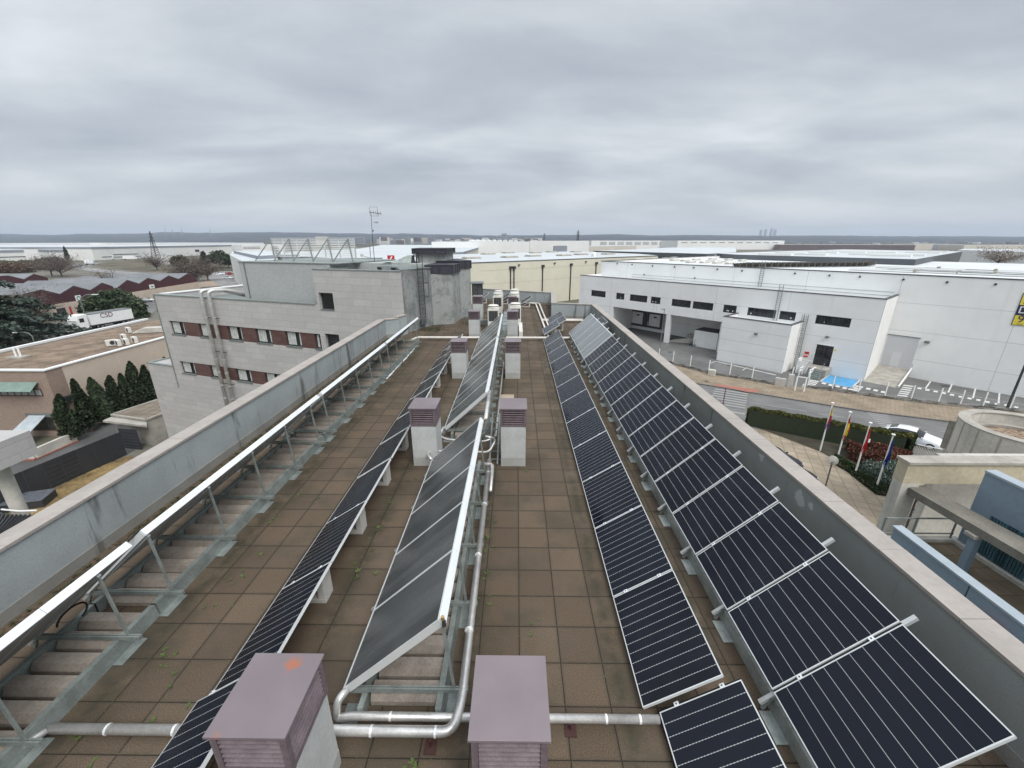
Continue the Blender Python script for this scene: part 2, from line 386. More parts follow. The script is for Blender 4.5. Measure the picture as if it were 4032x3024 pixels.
def mat_cap():
    t = NT('mauve_painted_steel').set(.42, 0, .5); v = t.co('World')
    k = t.mix(t.ramp(t.noise(v, 1.2, 4), .35, .7), (.165, .135, .147), (.20, .166, .178))
    r = t.ramp(t.noise(v, 1.9, 6, .7), .66, .73); r2 = t.noise(v, 30, 3)
    k = t.mix(t.math('MULTIPLY', r, t.ramp(r2, .3, .6)), k, (.33, .12, .06))
    ds = t.n('ShaderNodeVectorMath', operation='DISTANCE'); t.l(v, ds.inputs[0]); ds.inputs[1].default_value = RUST
    sp_ = t.math('MULTIPLY', t.ramp(t.math('SUBTRACT', .235, t.math('ADD', ds.outputs['Value'], t.math('MULTIPLY', t.noise(v, 13, 6, .75), .30))), .0, .06), .85); k = t.mix(sp_, k, (.34, .11, .05))
    t.col(k); return t.m
M_['cap'] = mat_cap()
M_['louv'] = pm('mauve_louvre', (.155, .122, .134), .3, 6, .6, 0, .1, 40, streak=.35, sc=(.08, .06, .06))
M_['capdark'] = pm('dark_louvre_inside', (.02, .018, .018), .1)
M_['redplate'] = pm('red_oxide_plate', (.055, .022, .020), .3, 6, .7)
M_['pvE'] = mat_pv('pv_glass_fine_lines', 0, 10, 1.43, False, .0023)
M_['pvD'] = mat_pv('pv_glass_beaded_lines', 1, 12, 1.455, True, .0024)
M_['coll'] = mat_collector(); M_['collM'] = mat_collector('faint_painted_sheen_glass', (.06, .066, .067), (.12, .13, .13)); M_['collP'] = mat_collector('pale_painted_sheen_glass', (.17, .185, .185), (.24, .255, .25))  # collM, collP: sky reflection of the paler groups painted into the base colour
M_['black'] = pm('black_rubber', (.012, .012, .012), .2, 4, .5)
M_['white'] = pm('white_paint', (.78, .79, .78), .05, 1, .5, 0, .05)
M_['acw'] = pm('cream_enamel', (.66, .65, .60), .06, 3, .45, 0, .02)
M_['dark'] = pm('dark_grey_metal', (.05, .052, .058), .2, 3, .45, .2, .05)
M_['darkglass'] = mat_glass('dark_window_glass', (.018, .021, .024))
M_['steel'] = pm('brushed_flue_steel', (.60, .59, .57), .2, 3, .38, .6, .05, 20)
M_['concrete'] = pm('bare_concrete', (.36, .34, .30), .25, 1.2, .9, 0, .4, 40, coord='World', streak=.35, sc=(.14, .13, .11))
M_['conc_y'] = pm('yellowed_concrete', (.50, .44, .32), .22, .8, .9, 0, .3, 40, coord='World', streak=.4, sc=(.22, .2, .16))
M_['conc_w'] = pm('whitish_concrete', (.52, .50, .45), .2, .7, .9, 0, .3, 30, coord='World', streak=.45, sc=(.25, .24, .2))
M_['blue'] = pm('blue_painted_render', (.20, .265, .325), .12, .8, .8, 0, .2, 60, coord='World', streak=.2, sc=(.1, .15, .2))
M_['bluelt'] = pm('pale_blue_paint', (.33, .38, .42), .1, 2, .7)
M_['navy'] = pm('navy_paint', (.03, .035, .075), .1)
M_['yellow'] = pm('yellow_paint', (.75, .62, .08), .05)
M_['red'] = pm('red_paint', (.5, .03, .03), .1)
# ================================================================== the roof we stand on
office = thing('office_building', 'grey rendered building under the tiled roof terrace that carries all the solar rows', 'building', (-1, 12, G))
NE = [gz(zR(1010, 385), 1.0), gz(zR(1290, 385), 1.0)]
YL = 21.3
poly = [(-6.8, -4), (4.8, -4), (4.8, 26.9), (2.3, 27.5), (2.75, 33.3), (-3.6, 36.4), (-3.6, 29), (-5, 25.2), (-6.1, 22.7), (-6.8, 22.2)]
MB().prism(poly, -.3, 0).build('roof_paving', M_['paving'], office)
core = [(-7.05, -4), (5.06, -4), (5.06, 27.1), (2.6, 27.9), (3.0, 33.6), (-3.6, 36.7), (-7.05, 22)]
MB().prism(core, G, -.31).build('outer_wall', M_['parapetL'], office)
def parapet(pts, t, h, mat, out=1, cop_over=.03, nm='parapet_wall', skirt=True):
    """inner-face polyline; wall body outside it"""
    for i in range(len(pts)-1):
        a, b = Vector(pts[i]+(0,)), Vector(pts[i+1]+(0,)); d = (b-a).normalized(); n = Vector((d.y, -d.x, 0))*out
        m = MB(); m.prism([(a.x, a.y), (b.x, b.y), ((b+n*t).x, (b+n*t).y), ((a+n*t).x, (a+n*t).y)], -.3, h-.045)
        wl = m.build(nm, mat, office)
        if skirt:
            m = MB(); m.prism([((a-n*.012).x, (a-n*.012).y), ((b-n*.012).x, (b-n*.012).y), ((b+n*.02).x, (b+n*.02).y), ((a+n*.02).x, (a+n*.02).y)], .002, .19)
            m.build('skirting', M_['skirt'], wl)
        L_ = (b-a).length; k = max(1, round(L_/1.05)); m = MB()
        for j in range(k):       # stone slabs with fine joints
            p = a+d*(L_*j/k+.003); q = a+d*(L_*(j+1)/k-.003); i_ = -n*cop_over; o_ = n*(t+.02)
            dz = random.uniform(-.002, .002)
            m.prism([tuple((p+i_).xy), tuple((q+i_).xy), tuple((q+o_).xy), tuple((p+o_).xy)], h-.045, h+dz)
        m.build('coping', M_['coping'], wl)
parapet([(4.80, -4), (4.80, 26.9)], .29, 1.0, M_['parapetR'], 1)
parapet([(4.80, 26.9), (2.3, 27.5)], .25, .99, M_['parapetL'], 1)
parapet([(2.3, 27.5), (2.75, 33.3)], .3, 1.0, M_['parapetL'], 1)
parapet([(2.75, 33.3), (-3.4, 36.3)], .25, .99, M_['parapetL'], 1)
parapet([(-6.79, -4), (-6.79, 21.4)], .31, 1.0, M_['parapetL'], -1)
parapet([(-6.79, 21.4), (-6.2, 21.75)], .25, .99, M_['parapetL'], -1)
parapet([(-6.2, 21.75), (-5.95, 22.5)], .3, 1.06, M_['parapetL'], -1, skirt=False)

# ---- racks for the tilted rows.  local x = 0 at the low glass edge, rising to the right
M_['galvl'] = pm('pale_galvanised_beam', (.34, .37, .355), .3, 3, .5, .2, .1, 60)
M_['railm'] = pm('rail_aluminium', (.50, .52, .52), .1, 4, .4, .4, .03)
def make_rack(n, length, y0, lab, group, loc, first=.06, planks=True, near_tail=.12, pvr=False):
    t = thing('mounting_rack', lab, 'solar rack', loc, 0, group)
    def b(m, name, mat): return m.build(name, mat, t, world=False)
    m = MB()   # rear beam: long pressed galvanised section
    pr = [(1.0, .0), (1.09, .0), (1.085, .03), (1.065, .188), (1.0, .188)]
    ya, yb = -near_tail, length+.1
    vs = [(x, ya, z) for x, z in pr]+[(x, yb, z) for x, z in pr]
    m.add(vs, [(4, 3, 2, 1, 0), (5, 6, 7, 8, 9)]+[(i, (i+1) % 5, 5+(i+1) % 5, 5+i) for i in range(5)][::1]); b(m, 'rear_beam', M_['galv'])
    m = MB().box(*((.03, .15) if pvr else (.18, .24)), ya, yb, .0, .2 if pvr else .185); b(m, 'front_beam', M_['galvl'] if pvr else M_['galv'])
    ys = [first+1.135*i for i in range(n)]
    for y in ys:
        m = MB().box(.05, 1.33, y-.022, y+.022, .19, .232); m.box(.05, 1.33, y-.022, y-.006, .233, .245); m.box(.05, 1.33, y+.006, y+.022, .233, .245); b(m, 'cross_rail', M_['galv'])
        m = MB().bar((1.18, y, .24), (1.10, y, 1.17), .022, .03); b(m, 'strut', M_['galv'])
        x1_, dz_ = (1.20, 0) if pvr else (1.11, -.075); m = MB().bar((-.10, y, .115+dz_*.3), (x1_, y, .115+.938*(x1_+.1)+dz_), .042, .04, up=(-.68, 0, .73)); b(m, 'inclined_rail', M_['railm'])
        b(MB().box(1.092, 1.215, y-.2, y+.16, .004, .014), 'base_plate', M_['galv']); b(MB().box(-.10, .028, y-.34, y-.02, .004, .016) if pvr else MB().box(.0, .178, y-.3, y-.02, .004, .016), 'base_plate', M_['galvl'] if pvr else M_['galvd'])
        m = MB().bar((-.06, y, .03), (.05, y, .24), .03, .03); m.bar((-.02, y, .2), (.2, y, .2), .05, .035); b(m, 'foot_bracket', M_['galv'])
    if planks:
        i = 0; y = ya+.14
        while y < yb-.2:
            if min(abs(y+.11-q) for q in ys) > .09 or True:
                m = MB(); x0, x1 = .262, .992; w = .225; z0 = .01; dz = random.uniform(-.006, .006); j = random.uniform(-.008, .008)
                pr = [(0, z0), (w, z0), (w, .07), (w-.045, .15+dz), (.045, .15+dz), (0, .07)]
                vs = [(x0, y+j+a, z) for a, z in pr]+[(x1, y+j+a, z) for a, z in pr]
                m.add(vs, [tuple(range(6))[::-1], tuple(range(6, 12))]+[(k, (k+1) % 6, 6+(k+1) % 6, 6+k) for k in range(6)])
                b(m, 'ballast_plank', M_['plank'])
            y += .283
    return t
TH = atan2(1.0, 1.10)
# collector master: length 1.0 along y
def slope_box(m, x0, x1, y0, y1, d0, d1, th, z0, mi=0):
    """box in the tilted plane: x along slope, d = depth below the plane"""
    c, s = cos(th), sin(th)
    def P(x, y, d): return (x*c+d*s, y, z0+x*s-d*c)
    vs = [P(x0, y0, d1), P(x1, y0, d1), P(x1, y1, d1), P(x0, y1, d1), P(x0, y0, d0), P(x1, y0, d0), P(x1, y1, d0), P(x0, y1, d0)]
    return m.add(vs, [(0, 3, 2, 1), (4, 5, 6, 7), (0, 1, 5, 4), (1, 2, 6, 5), (2, 3, 7, 6), (3, 0, 4, 7)], mi)
SL = 1.475
def make_collector(W, gm='coll'):
    t = thing('solar_collector', '', 'solar collector')
    m = MB(); slope_box(m, .02, SL-.03, .012, W-.012, .004, .012, TH, .3); m.build('glass', M_[gm], t, world=False)
    m = MB(); slope_box(m, 0, .018, 0, W, -.003, .085, TH, .3); m.build('low_edge_frame', M_['frame'], t, world=False)
    for ya_ in (0, W-.011): m = MB(); slope_box(m, .018, SL-.03, ya_, ya_+.011, -.002, .085, TH, .3); m.build('side_frame', M_['frame'], t, world=False)
    m = MB(); slope_box(m, SL-.03, SL+.0, 0, W, -.004, .088, TH, .3); slope_box(m, SL, SL+.006, .0, W, .0, .03, TH, .3); slope_box(m, SL, SL+.006, .0, W, .038, .085, TH, .3); m.build('top_edge_frame', M_['aluw'], t, world=False)
    m = MB(); slope_box(m, .018, SL-.03, .012, W-.012, .070, .084, TH, .3); m.build('back_sheet', M_['back'], t, world=False)
    return t
COLL = {}
def row_collectors(X, y0, n, pitch, rowlab, group, gm='coll'):
    key = (round(pitch, 3), gm)
    for i in range(n):
        lab = '%s solar thermal collector of %s' % (ORD[i], rowlab)
        if key not in COLL: COLL[key] = make_collector(pitch-.006, gm); o = COLL[key]
        else: o = copy_tree(COLL[key])
        place(o, (X, y0+i*pitch, 0), None, lab, group)
XA, XC, XE = -5.93, -1.84, 2.74
racks = 'steel racks under the tilted solar rows'
make_rack(5, 5.02, 0, 'rack standing at the bottom left corner, carrying the nearest left-hand collectors', racks, (XA, -.80, 0), first=.05)
make_rack(5, 5.03, 0, 'second rack of the left-hand row, seen from behind with ribbed concrete planks', racks, (XA, 4.42, 0))
make_rack(5, 5.25, 0, 'third rack of the left-hand row along the left parapet', racks, (XA, 9.62, 0))
make_rack(5, 5.3, 0, 'farthest rack of the left-hand row, ending near the concrete tower', racks, (XA, 15.05, 0))
row_collectors(XA, -.80, 5, 1.004, 'the left-hand row, in the group at the bottom left corner', 'collectors of the left-hand row')
row_collectors(XA, 4.42, 5, 1.004, 'the second group in the left-hand row beside the parapet', 'collectors of the left-hand row')
row_collectors(XA, 9.62, 5, 1.05, 'the third group in the left-hand row beside the parapet', 'collectors of the left-hand row')
row_collectors(XA, 15.05, 5, 1.05, 'the farthest group in the left-hand row, near the tower', 'collectors of the left-hand row')
make_rack(5, 5.0, 0, 'near rack of the middle row with its steel beam ends showing in the foreground', racks, (XC, 3.14, 0))
make_rack(6, 6.2, 0, 'second rack of the middle row, between the second pair of vent chimneys', racks, (XC, 9.71, 0))
make_rack(5, 5.3, 0, 'farthest rack of the middle row, beside the air conditioning units', racks, (XC, 16.25, 0))
row_collectors(XC, 3.14, 5, .996, 'the middle row, in its near group behind the front chimneys', 'collectors of the middle row')
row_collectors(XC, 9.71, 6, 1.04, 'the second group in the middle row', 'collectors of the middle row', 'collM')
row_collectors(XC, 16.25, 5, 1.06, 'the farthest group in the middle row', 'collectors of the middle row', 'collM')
# right-hand rack: photovoltaic panels, then five collectors
make_rack(12, 14.2, 0, 'long rack of the right-hand row holding the large dark panels', racks, (XE, 2.17, 0), first=1.0, near_tail=2.2, pvr=True)
make_rack(5, 5.2, 0, 'far rack of the right-hand row holding the pale grey collectors', racks, (XE, 16.4, 0), pvr=True)
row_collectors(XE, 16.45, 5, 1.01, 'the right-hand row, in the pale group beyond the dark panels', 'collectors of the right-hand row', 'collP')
def make_pv(L_, W, th, z0, glass, frame_w=.011, d=.035, name='solar_module'):
    """L_ up the slope, W along the row; the glass is modelled in its own flat frame so its lines follow it"""
    t = thing(name, '', 'solar panel')
    m = MB().box(frame_w, L_-frame_w, frame_w, W-frame_w, -.006, -.002)
    g = m.build('glass', glass, t, world=False); g.location = (0, 0, z0); g.rotation_euler = (0, -th, 0)
    m = MB().box(0, L_, 0, frame_w, -d, 0).box(0, L_, W-frame_w, W, -d, 0).box(0, frame_w, frame_w, W-frame_w, -d, 0).box(L_-frame_w, L_, frame_w, W-frame_w, -d, 0)
    f = m.build('frame', M_['frame'], t, world=False); f.location = (0, 0, z0); f.rotation_euler = (0, -th, 0)
    m = MB().box(frame_w, L_-frame_w, frame_w, W-frame_w, -.02, -.008)
    b = m.build('back_sheet', M_['back'], t, world=False); b.location = (0, 0, z0); b.rotation_euler = (0, -th, 0)
    m = MB().box(.0, L_, W+.003, W+.026, -.028, -.016); b = m.build('gap_shade_strip', M_['black'], t, world=False); b.location = (0, 0, z0); b.rotation_euler = (0, -th, 0)  # black strip added beneath the gap, painting in the shade between modules
    for k in (.22, .78):
        m = MB().box(L_*k-.026, L_*k+.026, W-.010, W+.034, -.012, .005); m.cyl((L_*k, W+.012), .008, .005, .010, 8, 1)
        c = m.build('clamp', [M_['aluw'], M_['dark']], t, world=False); c.location = (0, 0, z0); c.rotation_euler = (0, -th, 0)
    return t
THE = atan2(.97, 1.06)
pvE = None
for i in range(14):
    lab = '%s large dark panel with fine white lines in the right-hand tilted row' % ORD[i]
    o = pvE = make_pv(1.437, .982, THE, .305, M_['pvE']) if pvE is None else copy_tree(pvE)
    place(o, (XE, 2.165+i*1.012, 0), None, lab, 'dark panels of the right-hand tilted row')
# low rows on concrete wedges
THD = atan2(.50, .775)
pvD = make_pv(.922, 1.455, THD, .09, M_['pvD'])
ys = [1.62]+[3.12+1.472*i for i in range(12)]
for i, y in enumerate(ys):
    x = 1.37+(.165 if i == 0 else 0)
    o = pvD if i == 0 else copy_tree(pvD)
    lab = 'nearest low panel, set a little out of line beside the front steel pipe' if i == 0 else '%s panel of the low right-hand row on concrete wedges' % ORD[i]
    place(o, (x, y, 0), None, lab, 'low panels of the right-hand walkway')
ysB = [.10, 1.63, 3.22, 4.68, 6.14, 7.66, 9.19, 10.72, 12.25, 13.78, 15.3, 16.8, 18.3]
for i, y in enumerate(ysB):
    o = copy_tree(pvD)
    lab = '%s panel of the low left-hand row on concrete wedges' % ORD[i]
    place(o, (-3.36-(.0 if i > 1 else .04), y, 0 if i > 1 else .08), None, lab, 'low panels of the left-hand walkway')
blk = None
def wedge(loc, lab, group):
    global blk
    if blk is None:
        blk = thing('ballast_block', '', 'concrete block')
        def side(p): 
            m = MB(); n = len(p)
            vs = [(x, 0, z) for x, z in p]+[(x, .24, z) for x, z in p]
            return m.add(vs, [tuple(range(n)), tuple(range(n, 2*n))[::-1]]+[(k, n+k, n+(k+1) % n, (k+1) % n) for k in range(n)])
        side([(.05, 0), (.70, 0), (.70, .07), (.05, .07)]).build('base', M_['block'], blk, world=False, bevel=.006)
        side([(.60, .072), (.70, .072), (.70, .46), (.60, .40)]).build('post', M_['block'], blk, world=False, bevel=.006)
        side([(.05, .072), (.16, .072), (.598, .33), (.598, .40), (.05, .10)]).build('sloping_arm', M_['block'], blk, world=False, bevel=.006)
        o = blk
    else: o = copy_tree(blk)
    place(o, loc, None, lab, group)
for i, y in enumerate([1.5]+ysB[2:]):
    wedge((-3.36, y-.16 if i else y, 0), '%s pale concrete wedge under the low left-hand panels' % ORD[i], 'concrete wedges of the low left-hand row')
for i, y in enumerate(ys):
    wedge((1.37+(.16 if i == 0 else 0), y+.7 if i < 2 else y-.12, 0), '%s pale concrete wedge under the low right-hand panels' % ORD[i], 'concrete wedges of the low right-hand row')
# last tilted panels beyond the low right-hand row and at the far end of the roof
far_pv = [((1.43, 21.15), 0, 'plain grey-blue panel just beyond the far cross pipe, right walkway'), ((1.95, 22.7), 0, 'plain panel standing behind the last one of the low right row'), ((1.95, 24.2), 0, 'farthest plain panel of the right walkway, with a dark notch of shade'),
          ((-3.1, 34.0), 0, 'far tilted panel left of the farthest air conditioning unit'), ((-1.35, 33.6), 0, 'far tilted panel between the two farthest air conditioning units'), ((.35, 32.0), 0, 'far tilted panel right of the air conditioning units'),
          ((3.75, 20.6), 0, 'small dark panel half hidden behind the pale collectors by the right parapet')]
for i, (p, r, lab) in enumerate(far_pv):
    o = copy_tree(pvD); place(o, (p[0], p[1], .18 if i < 6 else .45), r, lab, 'odd panels at the far end of the roof')
    if i in (3, 4, 5): wedge((p[0], p[1]+.2, 0), 'pale concrete wedge under the %s' % lab, 'concrete wedges at the far end of the roof')
    elif i < 3: wedge((p[0], p[1]+.6, 0), ['wedge carrying the panel just beyond the far cross pipe', 'wedge carrying the panel behind the low right row', 'wedge carrying the farthest panel of the right walkway'][i], 'concrete wedges at the far end of the roof')

# ---- ventilation chimneys
def make_chimney(side_louvres=True, pyramid=False):
    t = thing('ventilation_chimney', '', 'chimney')
    W, D = .55, .60
    def b(m, n, mt, **k): return m.build(n, mt, t, world=False, **k)
    b(MB().box(-.002, W+.002, -.002, D+.002, .0, .195), 'plinth', M_['chimbase'])
    b(MB().box(.0, W, .0, D, .197, .985), 'shaft', M_['chim'], bevel=.006)
    m = MB().box(.05, W-.05, .05, D-.05, .99, 1.36); b(m, 'dark_core', M_['capdark'])
    m = MB()
    for x in (-.008, W-.042):
        for y in (-.008, D-.042): m.box(x, x+.05, y, y+.05, .975, 1.385)
    m.box(-.006, W+.006, -.006, .02, .977, 1.03); m.box(-.006, W+.006, D-.02, D+.006, .977, 1.03); m.box(-.006, .02, -.004, D+.004, .979, 1.028); m.box(W-.02, W+.006, -.004, D+.004, .979, 1.028)
    m.box(-.006, W+.006, -.006, .02, 1.345, 1.383); m.box(W-.02, W+.006, -.004, D+.004, 1.347, 1.381); m.box(-.006, .02, -.004, D+.004, 1.347, 1.381)
    h = b(m, 'louvre_frame', M_['louv'])
    m = MB()
    for k in range(6):
        z = 1.056+k*.052
        for y, s in ((.0, 1), (D, -1)):
            m.obox((W/2, y+s*.012, z), (W/2-.045, 0, 0), (0, .018, s*.010), (0, -.002, .0035))
        if side_louvres:
            for x, s in ((.0, 1), (W, -1)): m.obox((x+s*.012, D/2, z), (0, D/2-.045, 0), (.018, 0, s*.010), (-.002, 0, .0035))
    if not side_louvres: m.box(-.004, .006, .05, D-.05, 1.03, 1.345); m.box(W-.006, W+.004, .05, D-.05, 1.03, 1.345)
    m.build('louvre_slats', M_['louv'], t, world=False)
    m = MB().box(-.028, W+.028, -.03, D+.03, 1.387, 1.412)
    if pyramid:
        m = MB().box(-.028, W+.028, -.03, D+.03, 1.387, 1.40); m.add([(-.028, -.03, 1.40), (W+.028, -.03, 1.40), (W+.028, D+.03, 1.40), (-.028, D+.03, 1.40), (W/2, D/2, 1.46)], [(0, 1, 4), (1, 2, 4), (2, 3, 4), (3, 0, 4)])
    b(m, 'cap', M_['cap'], bevel=.003)
    return t
ch_l = make_chimney(True); ch_p = make_chimney(False); ch_y = make_chimney(False, True)
cg = 'vent chimneys in pairs along the roof'
place(ch_l, (-2.25, 2.04, 0), None, 'front left chimney whose mauve cap has an orange rust stain', cg)
o = copy_tree(ch_l); place(o, (-.315, 2.04, 0), None, 'front right chimney with a clean plain mauve cap, nearest the bottom edge', cg)
place(ch_p, (-2.31, 8.33, 0), None, 'left chimney of the second pair, beside the middle collectors', cg)
o = copy_tree(ch_l); place(o, (-.335, 8.33, 0), None, 'right chimney of the second pair, joined by small rungs to the rack', cg)
place(ch_y, (-2.37, 14.66, 0), None, 'left chimney of the third pair with a creased pyramid cap', cg)
o = copy_tree(ch_y); place(o, (-.40, 14.66, 0), None, 'right chimney of the third pair, just this side of the far pipe', cg)
o = copy_tree(ch_p); place(o, (-2.47, 21.4, 0), None, 'left chimney of the fourth pair, just beyond the far pipe', cg)
o = copy_tree(ch_p); place(o, (-.47, 21.4, 0), None, 'right chimney of the fourth pair, standing before an air conditioning unit', cg)
o = copy_tree(ch_p); place(o, (-2.55, 24.6, .35), None, 'taller grey louvred chimney close to the concrete tower', cg)
o = copy_tree(ch_p); place(o, (-.53, 27.2, 0), None, 'farthest chimney, between the right-hand air conditioning units', cg)

# ---- pipes
def pipe(name, pts, r, mat, lab, joints=(), kind_cat='pipe', group=None, n=12, flanges=None):
    t = thing(name, lab, kind_cat, pts[0], 0, group)
    MB().tube(pts, r, n).build('lagging', mat, t, smooth=True)
    for j, (a, b_) in enumerate(joints):
        a = Vector(a); b_ = Vector(b_).normalized()
        MB().tube([a-b_*.011, a+b_*.011], r*1.07, n).build('joint_band', M_['aluw'], t)
    return t
def arc(c, a, b, r, n=5):     # rounded corner between directions
    return c
def bend(pts, r=.12, n=6):
    out = [Vector(pts[0])]
    for i in range(1, len(pts)-1):
        p = Vector(pts[i]); a = (Vector(pts[i-1])-p); b = (Vector(pts[i+1])-p); ra = min(r, a.length*.45, b.length*.45)
        a = a.normalized()*ra; b = b.normalized()*ra
        for k in range(n+1):
            t = k/n; out.append((p+a)*(1-t)**2+p*2*t*(1-t)+(p+b)*t*t)
    out.append(Vector(pts[-1])); return out
def feet(t, spots):
    for (x, y, z) in spots:
        MB().box(x-.06, x+.06, y-.09, y+.04, .003, .012).cyl((x, y-.02), .012, .012, z).build('foot', M_['redplate'], t)
t = pipe('lagged_pipe', bend([(-4.82, 2.87, .06), (-2.62, 2.87, .06), (-2.35, 2.84, .13), (-.62, 2.83, .15), (-.565, 3.1, .22), (-.58, 8.15, .26)], .14), .050, M_['pipe'], 'thick silver pipe crossing the foreground and turning along the middle row',
         [((x, 2.87, .06), (1, 0, 0)) for x in (-4.2, -3.5)]+[((x, 2.83, .145), (1, 0, 0)) for x in (-1.45, -.8)]+[((-.575, y, .255), (0, 1, 0)) for y in (3.9, 5.2, 6.5, 7.6)])
feet(t, [(-.85, 2.8, .1)])
t = pipe('lagged_pipe', bend([(-1.80, 3.16, .27), (-1.87, 3.05, .25), (-1.88, 2.99, .06), (-1.75, 2.985, .12), (1.50, 2.985, .12)], .09), .042, M_['pipe'], 'thinner silver pipe running right behind the front chimneys to the low dark panel',
         [((x, 2.985, .12), (1, 0, 0)) for x in (-1.3, .1, .95, 1.3)])
feet(t, [(.58, 2.97, .09)])
MB().tube([(-.575, 3.17, .31), (-.573, 3.27, .32)], .03, 8)
t = pipe('lagged_pipe', bend([(-4.80, 2.84, .08), (-4.90, 2.68, .09), (-4.93, -1, .09)], .1), .036, M_['pipe'], 'silver pipe leaving the bottom left corner alongside the near rack', [])
t = pipe('lagged_pipe', bend([(-5.35, 20.3, .10), (-5.05, 20.9, .15), (3.3, 20.9, .15)], .1), .055, M_['pipew'], 'white pipe crossing the whole roof between the third and fourth pair of chimneys', [((x, 20.9, .15), (1, 0, 0)) for x in (-4, -3, 1, 2)])
t = pipe('lagged_pipe', bend([(-2.95, 20.85, .15), (-2.95, 18.6, .2), (-2.9, 17.4, .3)], .3), .045, M_['pipew'], 'short white branch pipe running from the far cross pipe to the low left-hand panels', [])
for k, dx in enumerate((0, .26)):
    pipe('lagged_pipe', bend([(1.66+dx, 20.95, .12), (1.6+dx, 26.0+dx, .12), (1.52+dx*1.1, 33.2+dx, .12), (.3, 33.9+dx, .12)], .2), .055, M_['pipew'], ['inner', 'outer'][k]+' one of two parallel white pipes along the far right of the roof', [])
    pipe('lagged_pipe', [(1.62, 25.9+dx*1.3, .13), (4.2, 25.9+dx*1.3, .13)], .05, M_['pipew'], ['near', 'far'][k]+' one of two white pipes branching right towards the corner of the parapet', [])
# manifold between collector groups in the middle row
pipe('lagged_pipe', bend([(-.64, 8.1, 1.26), (-.66, 9.75, 1.28)], .1), .045, M_['pipe'], 'silver pipe joining the top edges of the first two middle collector groups', [((-.65, 8.95, 1.27), (0, 1, 0))])
pipe('lagged_pipe', bend([(-1.86, 9.75, .30), (-1.92, 9.45, .2), (-1.7, 9.2, .22), (-.75, 9.1, .22), (-.50, 9.2, .3), (-.5, 15.8, .3)], .15), .03, M_['pipe'], 'silver pipe looping under the near end of the second middle collector group', [])
pipe('lagged_pipe', bend([(-1.85, 8.08, .3), (-2.0, 8.3, .34), (-1.6, 8.6, .25), (-.62, 8.5, .25), (-.45, 8.7, .5), (-.7, 8.62, .6)], .12), .028, M_['pipe'], 'short bent silver pipe at the far end of the near middle collectors', [])
pipe('lagged_pipe', bend([(-.74, 7.8, .35), (-.5, 7.8, .35), (-.49, 7.5, .32), (-.49, 6.9, .28)], .08), .036, M_['pipe'], 'silver elbow pipe beside the right chimney of the second pair', [])
pipe('lagged_pipe', bend([(-4.9, 4.0, 1.25), (-5.0, 4.3, 1.16), (-4.92, 4.5, 1.25)], .1), .014, M_['black'], 'short black hose linking the first two left-hand collector groups', [], 'hose')
cb = MB().tube([(-5.62+.13*cos(a), 3.99+.16*sin(a), .33+.05*sin(a)) for a in [i*pi/10 for i in range(14)]], .012, 8).build('cable_loop', M_['black'], None, smooth=True); tag(cb, 'thick black cable loop hanging behind the nearest left-hand collectors', 'cable')
cb = MB().tube(bend([(-6.42, 4.62, .06), (-6.1, 4.9, .25), (-5.5, 4.5, .7), (-4.98, 4.42, 1.2)], .4), .009, 6).build('cable_loop', M_['black'], None, smooth=True); tag(cb, 'thin black cable rising from the gutter strip to the gap in the left-hand row', 'cable')
# ladder-like cable tray between rack and the second right chimney
t = thing('cable_ladder', 'small steel ladder tray leaning beside the second right-hand chimney', 'ladder', (-.55, 8.3, 0))
for x in (-.60, -.42): MB().bar((x, 8.35, .02), (x, 9.9, .62), .035, .05).build('side_rail', M_['galvd'], t)
for k in range(7): MB().bar((-.60, 8.5+k*.22, .08+k*.085), (-.34, 8.5+k*.22, .08+k*.085), .02).build('rung', M_['galvd'], t)
for k, (y0_, y1_) in enumerate([(14.5, 16.75), (16.85, 19.45)]):
    o = MB().tube([(-4.76, y0_, .03), (-4.78-.02*k, y1_, .03)], .02, 8).build('white_tube', M_['white'], None, smooth=True)
    tag(o, ['nearer', 'farther'][k]+' white plastic tube lying along the foot of the left-hand racks', 'tube')
fl = MB().box(-.56, -.07, 12.62, 12.95, .003, .012).build('pale_slab', pm('pale_patch', (.4, .33, .25), .1), None); tag(fl, 'single pale paving slab on the walkway behind the second right-hand chimney', 'paving slab')
bk = thing('pipe_valve', 'brass and black valve at the near top corner of the middle collectors', 'valve', (-.70, 3.12, 1.27))
MB().cyl((-.715, 3.125), .018, 1.30, 1.34, 10).build('brass_cap', pm('brass', (.55, .38, .15), .1, 4, .35, .7), bk)
MB().tube([(-.705, 3.125, 1.29), (-.70, 3.095, 1.24)], .02, 10).build('probe', M_['black'], bk)
sc_ = MB().cyl((-.42, 2.06), .035, .3, .36, 14).build('round_cap', M_['galvd'], None, smooth=False)
tag(sc_, 'small round grey cap beside the plain front chimney', 'cap')
MB().cyl((-.42, 2.06), .012, 0, .3, 8).build('stem', M_['galvd'], sc_)

